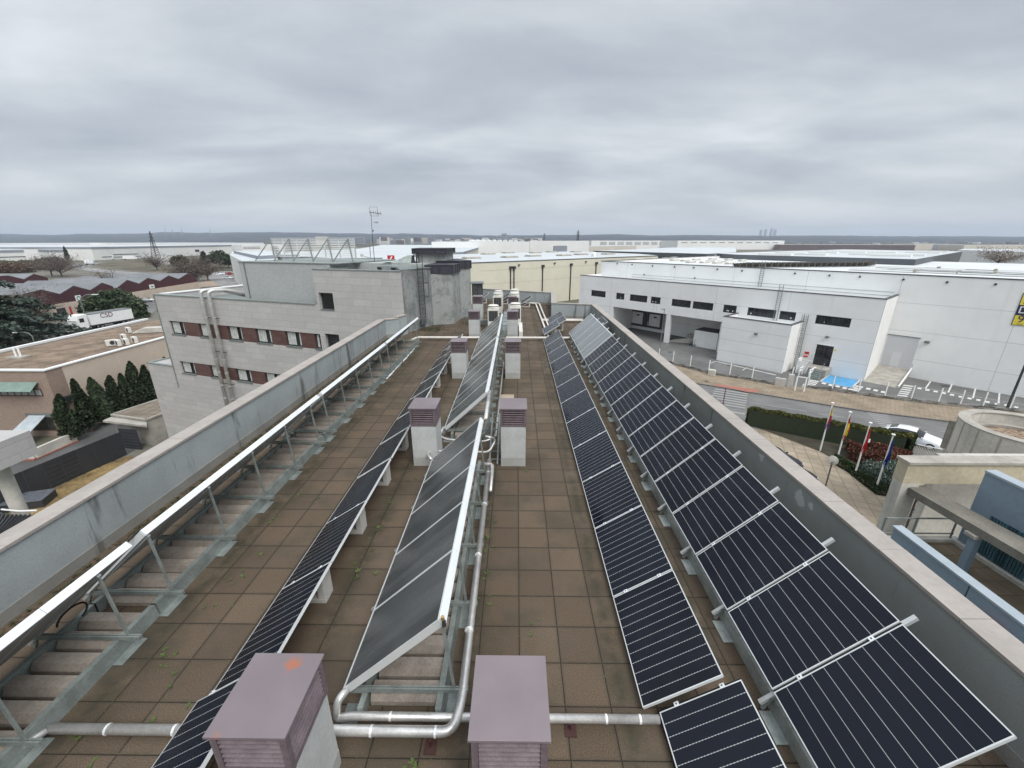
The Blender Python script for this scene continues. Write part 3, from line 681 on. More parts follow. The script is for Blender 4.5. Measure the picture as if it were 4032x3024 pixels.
# ---- air conditioning units
ac = None
def aircon(loc, lab, h=1.2, second=True):
    global ac
    if ac is None:
        ac = thing('air_conditioning_unit', '', 'air conditioner')
        def b(m, n, mt, **k): return m.build(n, mt, ac, world=False, **k)
        b(MB().box(0, .64, 0, .62, .06, 1.2), 'casing', M_['acw'], bevel=.012)
        b(MB().box(.06, .58, -.006, .004, .52, 1.1), 'front_grille', M_['capdark'])
        m = MB()
        for k in range(9): m.box(.06, .58, -.012, -.007, .54+k*.062, .552+k*.062)
        for k in range(4): m.box(.1+k*.14, .112+k*.14, -.016, -.0125, .53, 1.09)
        b(m, 'grille_bars', M_['galvd'])
        m = MB().cyl((.32, .32), .29, 1.2, 1.26, 20, r2=.31); m.cyl((.32, .32), .31, 1.26, 1.30, 20, r2=.27); b(m, 'fan_ring', M_['acw'], smooth=False)
        m = MB().cyl((.32, .32), .29, 1.33, 1.37, 20, r2=.31); m.cyl((.32, .32), .31, 1.37, 1.40, 20, r2=.25); b(m, 'fan_hood', M_['acw'])
        b(MB().cyl((.32, .32), .25, 1.29, 1.335, 16), 'fan_opening', M_['capdark'])
        b(MB().box(.02, .1, .05, .57, 0, .058), 'foot', M_['galvd']); b(MB().box(.54, .62, .05, .57, 0, .058), 'foot', M_['galvd'])
        o = ac
    else: o = copy_tree(ac)
    place(o, loc, None, lab, 'cream air conditioning units at the far end of the roof')
aircon((-1.63, 23.6, -.02), 'front left cream air conditioner, seen just over the middle collectors')
aircon((-.37, 24.3, .0), 'front right cream air conditioner directly behind a louvred chimney')
aircon((-1.60, 28.6, .08), 'second left cream air conditioner in the far group')
aircon((-1.62, 30.6, .0), 'rear left cream air conditioner nearest the far parapet')
aircon((-.43, 29.3, .0), 'second right cream air conditioner behind the farthest chimney')
aircon((-.45, 31.2, .05), 'rear right cream air conditioner nearest the far parapet')
dt = thing('ventilation_duct', 'long low box duct lying left of the fourth right-hand chimney', 'duct', (-.65, 24, 0))
MB().box(-.80, -.48, 21.3, 27.4, .12, .45).build('duct_body', M_['galv'], dt)
for y in (22, 24, 26): MB().box(-.78, -.5, y, y+.08, 0, .118).build('support', M_['dark'], dt)
for y in (22.5, 23.7, 24.9, 26.1): MB().box(-.815, -.465, y, y+.03, .10, .47).build('flange', M_['galvd'], dt)
b2 = MB().box(.14, .34, 21.6, 24.2, .02, .32).build('equipment_box', M_['acw'], None, bevel=.01); tag(b2, 'narrow pale box right of the fourth right-hand chimney', 'box')
b3 = thing('pipe_bench', 'low pipe support bench by the wall of the concrete tower', 'support', (-2.95, 25.2, 0))
MB().box(-3.2, -2.65, 25.0, 25.3, .42, .5).build('top_tray', M_['galvd'], b3)
for x in (-3.15, -2.7): MB().box(x-.02, x+.02, 25.1, 25.14, 0, .42).build('leg', M_['galvd'], b3)
MB().box(-2.35, -1.7, 24.6, 24.75, .1, .38).build('tray', M_['galvd'], b3)

# ---- weeds and moss in the joints (ground cover)
def leaf_tuft(m, x, y, z, r, n, up=.6, w=.28):
    for i in range(n):
        a = random.uniform(0, 2*pi); l = r*random.uniform(.5, 1.1); e = random.uniform(.15, up)
        d = Vector((cos(a)*cos(e), sin(a)*cos(e), sin(e))); s = Vector((-sin(a), cos(a), 0))*l*w*random.uniform(.6, 1.2)
        b_ = Vector((x, y, z)); m.add([b_, b_+d*l*.55+s, b_+d*l+Vector((0, 0, -l*.1)), b_+d*l*.55-s], [(0, 1, 2, 3)])
M_['weed'] = mat_foliage('weed_green', (.045, .068, .02), (.085, .115, .04)); M_['mossm'] = mat_foliage('moss_dark', (.035, .035, .018), (.06, .06, .028))
m = MB()
jx = [-4.45, -3.95, -2.45, -.45, .05, 1.05]
spots = [(-4.25, 3.6), (-4.42, 3.9), (-4.0, 3.45), (-4.28, 4.5), (-4.22, 4.9), (-4.05, 5.5), (-4.3, 5.1), (-3.9, 3.05), (-3.6, 3.2), (-4.45, 6.3), (-4.4, 7.1), (-3.95, 6.9),
         (-2.45, 5.05), (-2.47, 5.2), (-2.43, 5.6), (-2.46, 6.0), (-2.4, 6.25), (-2.5, 6.9), (-2.1, 5.0), (-.46, 5.1), (-.44, 5.6), (-.5, 5.9), (-.42, 4.6), (-.46, 6.4), (.28, 4.15), (.6, 8.6), (-.6, 4.05),
         (-1.3, 2.45), (-1.0, 2.5), (-.9, 2.3), (.95, 2.6), (-4.1, 2.6), (-4.5, 2.75), (-3.0, 2.45), (-2.2, 7.7), (.15, 8.0)]
for x, y in spots:
    for k in range(random.randint(1, 3)):
        xx, yy = x+random.uniform(-.09, .09), y+random.uniform(-.14, .14)
        leaf_tuft(m, xx, yy, .002, random.uniform(.035, .07), random.randint(7, 13), w=.16)
for k in range(170):
    x = random.choice(jx); y = random.uniform(2.3, 12)
    leaf_tuft(m, x+random.uniform(-.012, .012), y, 0, random.uniform(.008, .022), 4)
for k in range(70):
    y = .18+.5*random.randint(4, 16); leaf_tuft(m, random.uniform(-4.6, 1.1), y+random.uniform(-.01, .01), 0, random.uniform(.008, .02), 4)
tag(m.build('weeds', M_['weed'], None, kind='structure'), 'small green weeds sprouting from the joints of the roof paving', 'weeds', kind='stuff')
m = MB()
for k in range(1500):
    y = random.uniform(2.5, 21) ; c_ = .5+.5*sin(y*2.1)+.3*sin(y*5.3)
    if random.random() > .35+.5*c_: continue
    leaf_tuft(m, -6.72+abs(random.gauss(0, .09)), y, 0, random.uniform(.02, .07), 5, 1.0)
for k in range(500): leaf_tuft(m, random.gauss(-4.9, .5), random.gauss(23.7, .35)-.0, 0, random.uniform(.02, .08), 4, 1.0)
tag(m.build('moss', M_['mossm'], None, kind='structure'), 'dark moss and debris along the foot of the left parapet and the tower', 'moss', kind='stuff')
# ================================================================== stone clad wing, concrete tower, rooftop structures
WF = Wall((-6.1, 22.6), -71.0)                 # its front face; s runs to the left, outwards (towards us) is +n?
OUT = -1 if (WF.n.y > 0) else 1                # sign of the normal that faces the camera
M_['stone'] = mat_stone('stone_cladding', WF, (.43, .42, .41), (.49, .48, .465), .39, 1.25, (.30, .285, .27), .009)
M_['brickred'] = mat_stone('red_stone_band', WF, (.095, .050, .044), (.135, .078, .068), .21, .6, (.1, .06, .055))
M_['greenrender'] = mat_mould('pale_green_render', (.41, .425, .42), (.375, .39, .385), .4, .7, (.5, .5, .5))
wing = thing('stone_clad_wing', 'pale stone clad wing with strips of red panels and windows beyond the left parapet', 'building', (-14, 28, G))
def o_(a): return a*OUT
def wb(m, a0, a1, z0, z1, o0, o1, mi=0):        # o>0 towards the camera
    return m.wbox(WF, a0, a1, z0, z1, min(o_(o0), o_(o1)), max(o_(o0), o_(o1)), mi)
SC_ = WF.at(zA(1330, 790))[0]                   # left corner
S2 = WF.at(zB(755, 880))[0]                     # where the taller block starts
ztop = 1.33; ztall = 3.33
# windows: (crop point top-left, bottom-right)
rows = [(-.48, -1.45), (-3.42, -4.35)]
wins = []
for p0, p1, r in [((1465, 1010), (1610, 1115), 0), ((1715, 1030), (1835, 1130), 0), ((1965, 1045), (2110, 1160), 0)]:
    wins.append((WF.at(zA(*p0))[0], WF.at(zA(*p1))[0], r))
for p0, p1, r in [((220, 1070), (375, 1190), 0), ((480, 1095), (635, 1225), 0), ((740, 1130), (812, 1250), 0), ((35, 1365), (190, 1480), 1), ((290, 1400), (435, 1510), 1), ((545, 1440), (690, 1540), 1)]:
    wins.append((WF.at(zB(*p0))[0], WF.at(zB(*p1))[0], r))
for p0, p1, r in [((1545, 1315), (1690, 1420), 1), ((1800, 1340), (1905, 1440), 1)]:
    wins.append((WF.at(zA(*p0))[0], WF.at(zA(*p1))[0], r))
wins = [(max(a, b), min(a, b), r) for a, b, r in wins]
for k in range(3): wins.append((wins[3][0]+.0-k*0, wins[3][1], 2)) if k == 0 else None
# body strips around the window bands (left low part)
def wall_band(z0, z1, a0, a1, nm='stone_wall'): return wb(MB(), a0, a1, z0, z1, 0, -.35).build(nm, M_['stone'], wing)
for r, (zt, zb_) in enumerate(rows):
    ww = sorted([(b, a) for a, b, q in wins if q == r])
    a_lo = ww[0][0] if r == 0 else S2-1.2
    xs = [S2-.15 if r == 0 else -2]+[v for ab in ww for v in ab]+[SC_]
    # stone outside the first / after the last window, red panels between
    for i in range(0, len(xs), 2):
        a, b = xs[i], xs[i+1]
        if b-a < .05: continue
        red = (0 < i < len(xs)-2)
        wb(MB(), a, b, zb_, zt, -.03 if red else 0, -.35).build('red_panel' if red else 'stone_pier', M_['brickred'] if red else M_['stone'], wing)
wall_band(rows[0][0], ztop-.06, S2-.15, SC_)
wall_band(rows[1][0], rows[0][1], -2, SC_)
wall_band(G, rows[1][1], -2, SC_)
M_['curtain'] = pm('white_curtain', (.55, .57, .54), .3, 4, .9, 0, 0)
for (a, b, r) in wins[:-1]:
    if r > 1: continue
    zt, zb_ = rows[r]; w_ = a-b
    f = MB(); wb(f, b+.02, a-.02, zb_+.03, zb_+.09, -.12, -.2); wb(f, b+.02, a-.02, zt-.08, zt-.02, -.12, -.2)
    for q in (b+.02, a-.065, b+w_*.36): wb(f, q, q+.045, zb_+.092, zt-.082, -.12, -.2)
    fo = f.build('window', M_['dark'], wing)
    wb(MB(), b+.081, a-.081, zb_+.091, zt-.081, -.165, -.17).build('pane', M_['darkglass'], fo)
    c = MB()
    for k in range(8):
        s0 = b+w_*.42+k*w_*.068; wb(c, s0, s0+w_*.06, zb_+.1, zt-.09, -.155-.004*(k % 2), -.162)
    wb(c, b+w_*.1, b+w_*.19, zb_+.1, zt-.09, -.158, -.163)
    c.build('curtain', M_['curtain'], fo)
    wb(MB(), b-.03, a+.03, zb_-.05, zb_+.028, .03, -.2).build('sill', M_['galvd'], fo)
wb(MB(), -2, SC_-.3, rows[1][1], rows[0][0], -.6, -.7).build('dark_interior', M_['capdark'], wing)
wb(MB(), S2, SC_, ztop-.06, ztop, .04, -.4).build('coping', M_['galv'], wing)
# low roof behind the parapet + side face
DEP = 15.0
sidepts = [WF.w(SC_, 0, 0), WF.w(SC_, 0, o_(-.35)), WF.w(SC_, 0, o_(-DEP))]
m = MB(); wb(m, SC_-.35, SC_, G, ztop-.06, -.352, -DEP); m.build('side_wall', M_['stone'], wing)
m = MB(); wb(m, SC_-.4, SC_+.03, ztop-.058, ztop+.01, -.40, -DEP); m.build('coping', M_['white'], wing)
m = MB(); wb(m, 4, SC_-.35, .55, .75, -.352, -DEP); m.build('low_roof', M_['galvd'], wing)
wb(MB(), 4, SC_, G, ztop-.06, -DEP+.3, -DEP).build('rear_wall', M_['greenrender'], wing)
wb(MB(), 4, SC_, ztop-.058, ztop+.0, -DEP+.34, -DEP-.02).build('coping', M_['white'], wing)
# lower step at the far left
SL0 = WF.at(zA(1280, 1390))[0]
wb(MB(), SC_+.003, SL0, G, -3.95, 0, -.3).build('stone_wall', M_['stone'], wing); wb(MB(), SC_+.003, SL0, G, -3.96, -.302, -5).build('stone_wall', M_['stone'], wing)
wb(MB(), SC_+.003, SL0+.03, -3.95, -3.88, .03, -.2).build('coping', M_['galv'], wing); wb(MB(), SL0-.2, SL0+.03, -3.95, -3.87, -.2, -5).build('coping', M_['galv'], wing)
# tall block nearest to us (stone) and the green rendered block
sq0, zq1 = WF.at(zB(780, 778)); sq1, zq2 = WF.at(zB(925, 935))
swl, zwl = WF.at(zB(835, 1135)); swr = WF.at(zB(960, 1150))[0]
def holes(a0, a1, z0, z1, hs, nm, mat):
    """front wall with rectangular openings hs = [(lo, hi, zb, zt)] one above the other"""
    cur = z1
    for lo, hi, zb_, zt in hs:
        wb(MB(), a0, a1, zt, cur, 0, -.3).build(nm, mat, wing); wb(MB(), a0, lo, zb_, zt, 0, -.3).build(nm, mat, wing); wb(MB(), hi, a1, zb_, zt, 0, -.3).build(nm, mat, wing); cur = zb_
    wb(MB(), a0, a1, z0, cur, 0, -.3).build(nm, mat, wing)
hs = [(sq1, sq0, zq2, zq1), (swr, swl, zwl-1.45, zwl), (swr, swl, zwl-4.4, zwl-2.95)]
holes(0, S2-.152, G, ztall-.05, hs, 'stone_wall', M_['stone'])
for lo, hi, zb_, zt in hs:
    f = MB()
    for q in (lo+.05, hi-.12): wb(f, q, q+.07, zb_+.02, zt-.02, -.15, -.22)
    wb(f, lo+.121, hi-.121, zb_+.02, zb_+.08, -.15, -.22); wb(f, lo+.121, hi-.121, zt-.08, zt-.02, -.15, -.22)
    fo = f.build('window', M_['dark'], wing); wb(MB(), lo+.12, hi-.12, zb_+.08, zt-.08, -.18, -.19).build('pane', M_['darkglass'], fo)
    wb(MB(), lo-.0, hi+.0, zb_-.0, zb_+.018, .04, -.2).build('sill', M_['galvd'], fo)
wb(MB(), 0, S2-.155, ztall-.05, ztall, .03, -.33).build('coping', M_['galv'], wing)
DT = 2.6
m = MB(); wb(m, 0.002, .3, G, ztall-.052, -.302, -DT-3); wb(m, S2-.45, S2-.155, -1, ztall-.052, -.302, -DT); m.build('stone_wall', M_['stone'], wing)
wb(MB(), .302, S2-.46, 2.6, 2.75, -.302, -4.4).build('flat_roof', M_['galvd'], wing)
wb(MB(), S2-.46, S2-.13, ztall-.05, ztall+.001, -.335, -DT).build('coping', M_['galv'], wing)
# green rendered block set back
OG = -1.15
sg0 = Wall(WF.w(0, 0, o_(OG)), -71).at(zB(85, 515))[0]; WG = Wall(WF.w(0, 0, o_(OG)), -71)
m = MB(); m.wbox(WG, S2-.4, sg0, -.2, 3.52, min(0, o_(-6)), max(0, o_(-6))); m.build('rendered_block', M_['greenrender'], wing)
m = MB(); m.wbox(WG, 1.0, S2-.402, 2.4, 3.50, min(o_(-2.2), o_(-6)), max(o_(-2.2), o_(-6))); m.build('rendered_block', M_['greenrender'], wing)
m = MB(); m.wbox(WG, S2-.9, sg0+.03, 3.521, 3.57, min(o_(.04), o_(-6.04)), max(o_(.04), o_(-6.04))); m.build('coping', M_['galv'], wing)
m = MB(); m.wbox(WG, sg0-.50, sg0-.45, .7, 3.5, min(o_(.05), o_(.0)), max(o_(.05), o_(.0))); m.build('downpipe', M_['galvd'], wing)
WS = Wall(WF.w(SC_, 0, 0), -71)
wb(MB(), SC_-.12, SC_-.06, -5.5, ztop-.1, .06, .0).build('downpipe', M_['galv'], wing)
# ---- concrete stair tower on the roof (mouldy render)
M_['mouldA'] = mat_mould('mouldy_render_dark', (.18, .195, .195), (.30, .31, .305), .42, .60, (1.2, 1.2, .9))
M_['mouldB'] = mat_mould('mouldy_render_patchy', (.33, .345, .335), (.21, .23, .225), .47, .60, (1.6, 1.6, 1.3))
tower = thing('stair_tower', 'mould stained concrete stair and lift tower standing at the back left of the roof', 'tower', (-4.8, 25.5, 0))
tw = [(-6.06, 22.62), (-5.02, 25.05), (-3.80, 25.35), (-3.62, 27.35), (-3.05, 28.3), (-4.2, 31), (-8.2, 29.5)]
m = MB().prism([tw[0], tw[1], (-5.3, 27.5), (-7.5, 26.5)], .0, 3.32); m.build('left_wall', M_['mouldA'], tower)
m = MB().prism([(-5.018, 25.055), (-3.80, 25.35), (-3.62, 27.35), (-5.28, 27.4)], 0, 2.98); m.build('front_wall', M_['mouldB'], tower)
m = MB().prism([(-3.618, 27.36), (-3.02, 28.3), (-4.2, 31), (-6.5, 29.5), (-5.3, 27.52)], 0, 3.13); m.build('rear_wall', M_['mouldB'], tower)
m = MB().prism([(-6.10, 22.56), (-4.96, 25.02), (-5.3, 27.56), (-7.55, 26.55)], 3.322, 3.38); m.build('coping', M_['galvd'], tower)
M_['louvd'] = pm('slate_louvre', (.05, .05, .065), .25, 4, .5, .2, .05)
def band(pts, z0, z1):
    m = MB().prism(pts, z0, z1); b_ = m.build('louvre_band', M_['louvd'], tower)
    m = MB(); n = len(pts)
    for i in range(n):
        a, c = Vector(pts[i]+(0,)), Vector(pts[(i+1) % n]+(0,)); L_ = (c-a).length; k = max(2, int(L_/.55)); d = (c-a)/k; nn = Vector((d.y, -d.x, 0)).normalized()*.02
        for j in range(k+1):
            p = a+d*j+nn; m.box(p.x-.02, p.x+.02, p.y-.02, p.y+.02, z0-.02, z1)
        for zz in (z0, z1-.03): m.bar((a.x+nn.x, a.y+nn.y, zz+.01), (c.x+nn.x, c.y+nn.y, zz+.01), .03, .03)
    m.build('louvre_frame', M_['dark'], tower)
band([(-5.32, 25.05), (-3.74, 25.32), (-3.58, 27.2), (-5.2, 27.2)], 2.99, 3.50)
band([(-3.60, 27.32), (-2.98, 28.3), (-4.2, 31), (-5.6, 29.5), (-5.1, 27.5)], 3.14, 3.63)
m = MB().prism([(-6.3, 27.6), (-4.55, 27.6), (-4.4, 30.2), (-6.6, 30)], 3.1, 4.05); m.build('lift_housing', M_['mouldB'], tower)
band([(-6.55, 27.4), (-4.42, 27.4), (-4.3, 30.4), (-6.7, 30.2)], 4.06, 4.38)
m = MB()
for x in (-6.45, -6.15): m.box(x, x+.05, 27.2, 27.25, 3.1, 4.3)
m.bar((-6.3, 27.1, 3.2), (-6.2, 27.1, 4.2), .3, .03); m.build('door_frame', M_['dark'], tower)
# caged ladder
ld = thing('caged_ladder', 'tall dark ladder with a cage fixed to the front of the concrete tower', 'ladder', (-5.45, 23.85, .2))
A0, B0 = Vector((-5.56, 23.72, 0)), Vector((-5.36, 24.16, 0)); dn = Vector((.9, -.42, 0)).normalized()
for P_ in (A0, B0): m = MB().bar(P_+dn*.12+Vector((0, 0, .25)), P_+dn*.12+Vector((0, 0, 4.2)), .045, .03); m.build('side_rail', M_['dark'], ld)
for k in range(13): MB().bar(A0+dn*.12+Vector((0, 0, .4+k*.25)), B0+dn*.12+Vector((0, 0, .4+k*.25)), .022).build('rung', M_['dark'], ld)
for z in (1.85, 2.6, 3.35):
    MB().tube([A0+dn*.12+Vector((0, 0, z)), A0+dn*.45+Vector((0, 0, z)), (A0+B0)/2+dn*.62+Vector((0, 0, z)), B0+dn*.45+Vector((0, 0, z)), B0+dn*.12+Vector((0, 0, z))], .014, 6).build('cage_hoop', M_['dark'], ld)
for q in (0, .5, 1): MB().bar(A0.lerp(B0, q)+dn*(.45+.17*(q == .5))+Vector((0, 0, 1.85)), A0.lerp(B0, q)+dn*(.45+.17*(q == .5))+Vector((0, 0, 3.4)), .018).build('cage_bar', M_['dark'], ld)
M_['mesh'] = pm('grille_plate', (.09, .1, .105), .2); MB().obox((A0+B0)/2+dn*.13+Vector((0, 0, .42)), (B0-A0)/2, dn*.01, Vector((0, 0, .16))).build('lock_plate', M_['mesh'], ld)
cg_ = thing('glazed_cage', 'dark framed glazed cage on the right side of the concrete tower', 'enclosure', (-2.7, 29.2, 0))
def framebox(P0, P1, z0, z1, n, t):
    d = (P1-P0)/n
    for i in range(n+1): q = P0+d*i; MB().box(q.x-.03, q.x+.03, q.y-.03, q.y+.03, z0, z1).build('upright', M_['dark'], t)
    for z in (z0, (z0*.55+z1*.45), z1): MB().bar((P0.x, P0.y, z), (P1.x, P1.y, z), .05).build('crossbar', M_['dark'], t)
    MB().obox(((P0+P1)/2)+Vector((0, 0, (z0+z1)/2)), (P1-P0)/2*.99, Vector((0, .01, 0)), Vector((0, 0, (z1-z0)/2*.97))).build('pane', mat_glass('clear_pane', (.10, .115, .12)), t)
framebox(Vector((-3.0, 28.9, 0)), Vector((-2.35, 29.3, 0)), .9, 2.05, 2, cg_); MB().prism([(-3.1, 28.8), (-2.2, 29.1), (-2.4, 30.4), (-3.2, 30)], 2.06, 2.12).build('lid', M_['galvd'], cg_)
MB().prism([(-3.05, 28.9), (-2.3, 29.25), (-2.45, 30.2), (-3.1, 30)], 0, .88).build('base', M_['mouldB'], cg_)
# ---- billboard seen from behind, on the green block
bb = thing('rooftop_billboard', 'large white slatted billboard on five leaning steel frames, seen from behind', 'billboard', (-16, 30, 3.5))
WBk = Wall(WF.w(0, 0, o_(-3.4)), -71)
s0, zt_ = WBk.at(zB(368, 312)); s1, _ = WBk.at(zB(1088, 305)); zb0 = WBk.at(zB(1108, 478))[1]
ztb = WBk.at(zB(700, 308))[1]
M_['bbr'] = pm('grey_brace_paint', (.20, .21, .21), .15)
m = MB(); nsl = 11
for k in range(nsl):
    z = zb0+(ztb-zb0)*(k+.5)/nsl; m.wbox(WBk, s1, s0, z-.028, z+.028, 0, .02)
m.build('slats', M_['white'], bb)
m = MB(); m.wbox(WBk, s1-.04, s1, zb0, ztb, -.03, .05); m.wbox(WBk, s0, s0+.04, zb0, ztb, -.03, .05); m.wbox(WBk, s1, s0, ztb, ztb+.05, -.03, .05); m.build('edge_frame', M_['alu'], bb)
for px in (385, 545, 710, 880, 1055):
    s_ = WBk.at(zB(px, 400))[0]; Wn = o_(1)
    top = WBk.w(s_, ztb-.02, o_(.06))
    for k, ds in enumerate((-.0, .0)):
        pass
    MB().bar(top, WBk.w(s_-.35, 3.57, o_(.25)), .075, .05).build('brace', M_['bbr'], bb)
    MB().bar(top, WBk.w(s_+.42, 3.57, o_(1.15)), .075, .05).build('brace', M_['bbr'], bb)
for px in (480, 600, 840, 965): s_ = WBk.at(zB(px, 400))[0]; m = MB(); m.wbox(WBk, s_, s_+.07, zb0, ztb, .021, .07); m.build('upright', M_['alu'], bb)
for k in range(2):
    s_ = WBk.at(zB(320+k*22, 400))[0]; m = MB().bar(WBk.w(s_+.2, zt_-.45, o_(-.9)), WBk.w(s_-.1, 3.57, o_(-.9)), .16, .08); m.build('brace', M_['galvd'], bb)
# antenna
an = thing('television_antenna', 'thin mast with television aerials on the roof left of the tower', 'antenna', (-9.4, 28.6, 2.7))
ab, at_ = gy(zB(1275, 560), 28.6), gy(zB(1240, 75), 28.6)
MB().tube([(ab.x, ab.y, 2.6), ((ab.x+at_.x)/2-.02, ab.y, (ab.z+at_.z)/2), (at_.x, at_.y, at_.z+.05)], .022, 6, r2=.014).build('mast', M_['dark'], an)
T_ = at_; m = MB()
m.bar(T_+Vector((-.1, 0, -.02)), T_+Vector((.62, .1, -.12)), .03)
for q in (.15, .3, .45, .6): m.bar(T_+Vector((q, -.02, -.02-q*.16+.12)), T_+Vector((q, .1, -.02-q*.16-.12)), .014)
for zz in (.28, -.25): m.bar(T_+Vector((-.05, -.1, 0)), T_+Vector((-.02, -.1, zz)), .016); m.bar(T_+Vector((.38, .1, -.06)), T_+Vector((.34+.06, .1, zz-.02)), .016); m.bar(T_+Vector((-.02, -.1, zz)), T_+Vector((.4, .1, zz)), .014)
m.build('upper_aerial', M_['dark'], an)
m = MB().bar(T_+Vector((.06, 0, -.62)), T_+Vector((.42, .05, -.63)), .02)
for q in (.2, .28, .36): m.bar(T_+Vector((q, 0, -.70)), T_+Vector((q, .02, -.56)), .012)
m.cyl((T_.x+.02, T_.y), .04, T_.z-1.18, T_.z-1.1, 8); m.build('lower_aerial', M_['dark'], an)
for a, b in (((-.5, 1.2), .8), ((1.1, .6), .9)): pass
m = MB().cyl((ab.x, ab.y), .55, 2.76, 2.9, 12, r2=.25); m.build('base_cone', M_['concrete'], an)
ds = thing('satellite_dish', 'small dish on a leaning bracket beside the antenna', 'dish', gy(zB(1200, 480), 28.2))
p = gy(zB(1238, 480), 28.2); q = gy(zB(1160, 455), 28.2); m = MB().bar(p, q, .03).bar(p, p+Vector((.03, 0, 1.05)), .05, .03); m.build('arm', M_['galvd'], ds); m = MB().tube([q, q+Vector((.03, -.06, .0))], .1, 10); m.build('reflector', M_['conc_w'], ds)
# ducts and boxes on the stone block roof
for i, (px, py, qx, qy, yy) in enumerate([(1295, 548, 1440, 585, 25.8), (1415, 552, 1590, 590, 25.2)]):
    a, b = gy(zB(px, py), yy), gy(zB(qx, qy), yy)
    t = thing('roof_duct', ['left', 'right'][i]+' galvanised duct cowl with a dark slanted mouth on the stone wing roof', 'duct', (a.x, yy, 2.75))
    z1 = a.z; z0 = 2.8
    vs = [(a.x+.35, yy, z0), (b.x, yy, z0), (b.x, yy+1.2, z0), (a.x+.35, yy+1.2, z0), (a.x, yy, z1), (b.x, yy, z1), (b.x, yy+1.2, z1+.0), (a.x, yy+1.2, z1)]
    m = MB().add(vs, [(0, 3, 2, 1), (4, 5, 6, 7), (0, 1, 5, 4), (1, 2, 6, 5), (2, 3, 7, 6), (3, 0, 4, 7)]); m.build('cowl', M_['galv'], t)
    m = MB().obox((a.x+.16, yy-.012, (z0+z1)/2), (.13, 0, 0), (0, .01, 0), (-.06, 0, (z1-z0)*.4)); m.build('mouth', M_['capdark'], t)
t = thing('roof_duct', 'wide sheet metal duct sloping up towards the dark door frame of the tower', 'duct', (-6.6, 26.8, 2.8))
MB().prism([(-8.4, 26.7), (-6.6, 26.7), (-6.5, 28.3), (-8.5, 28.3)], 2.75, 3.5).build('duct_body', M_['galv'], t)
m = MB().add([(-7.9, 27, 3.502), (-6.6, 27, 3.502), (-6.6, 28.2, 3.502), (-7.9, 28.2, 3.502), (-6.9, 27.4, 3.95), (-6.6, 27.4, 3.95), (-6.6, 28, 3.95), (-6.9, 28, 3.95)], [(0, 1, 5, 4), (1, 2, 6, 5), (2, 3, 7, 6), (3, 0, 4, 7), (4, 5, 6, 7)]); m.build('reducer', M_['galv'], t)
# twin flues down the facade
for k, (px, ptop) in enumerate([((1785, 800), (1760, 790)), ((1850, 790), (1835, 800))]):
    sa = WF.at(zA(*px))[0]; rr = .115
    t = thing('flue_pipe', ['left', 'right'][k]+' of two steel flues running over the parapet and down the stone facade', 'flue', WF.w(sa, -7, o_(.3)))
    w_ = lambda a, z, o: WF.w(a, z, o_(o))
    pts = bend([w_(sa-.5*k*0-1.6+.5*k, 1.05, -2.4), w_(sa-.35, 1.75, -.8), w_(sa, 1.78, .26), w_(sa, -9.5, .26)], .32, 7)
    MB().tube(pts, rr, 14).build('flue', M_['steel'], t, smooth=True)
    for z in [1.0-.95*i for i in range(11)]: MB().cyl(w_(sa, 0, .26).xy, rr*1.09, z, z+.035, 14).build('joint_band', M_['alu'], t)
    for z in (.0, -2.3, -4.6): MB().bar(w_(sa-.12, z, 0), w_(sa-.12, z, .26), .04).build('wall_bracket', M_['dark'], t)
p = WF.w(WF.at(zA(2000, 760))[0], .75, o_(-3))
t = thing('plant_unit', 'grey roof plant unit with a round port behind the flues', 'plant unit', p)
MB().obox(p+Vector((0, 0, .45)), WF.d*1.1, WF.n*.7, Vector((0, 0, .42))).build('casing', M_['galv'], t); 
MB().tube([p+Vector((.1, -.78, .4)), p+Vector((.1, -.7, .4))], .12, 12).build('port', M_['capdark'], t)
MB().tube(bend([p+WF.d*-1.0+Vector((0, -.5, -.1)), p+WF.d*-1.0+Vector((0, -.5, .65)), p+WF.d*-2.2+Vector((0, -.2, .7))], .35), .19, 12).build('elbow_duct', M_['steel'], t, smooth=True)
MB().obox(p+WF.d*-2.4+Vector((0, 0, .3)), WF.d*.7, WF.n*.6, Vector((0, 0, .28))).build('dark_box', M_['dark'], t)
# ================================================================== ground and everything left of our roof
def mat_ground():
    t = NT('open_ground').set(.95, 0, .2); p = t.co('World')
    a = t.ramp(t.noise(p, .012, 6, .6), .4, .62); b = t.ramp(t.noise(p, .11, 5, .6), .4, .65)
    k = t.mix(a, (.14, .135, .12), (.10, .10, .065)); k = t.mix(t.math('MULTIPLY', b, .5), k, (.23, .20, .16)); t.col(k); return t.m
def mat_asphalt(name, c=(.14, .138, .135)):
    t = NT(name).set(.8, 0, .3); p = t.co('World')
    k = t.mix(t.ramp(t.noise(p, .25, 6, .65), .35, .7), tuple(a*.78 for a in c), tuple(a*1.15 for a in c)); k = t.mix(t.math('MULTIPLY', t.ramp(t.noise(p, 9, 4), .4, .65), .25), k, (.06, .06, .06))
    r = t.ramp(t.noise(p, .12, 3), .45, .65); t.l(t.math('SUBTRACT', .85, t.math('MULTIPLY', r, .45)), t.b.inputs['Roughness']); t.col(k); return t.m
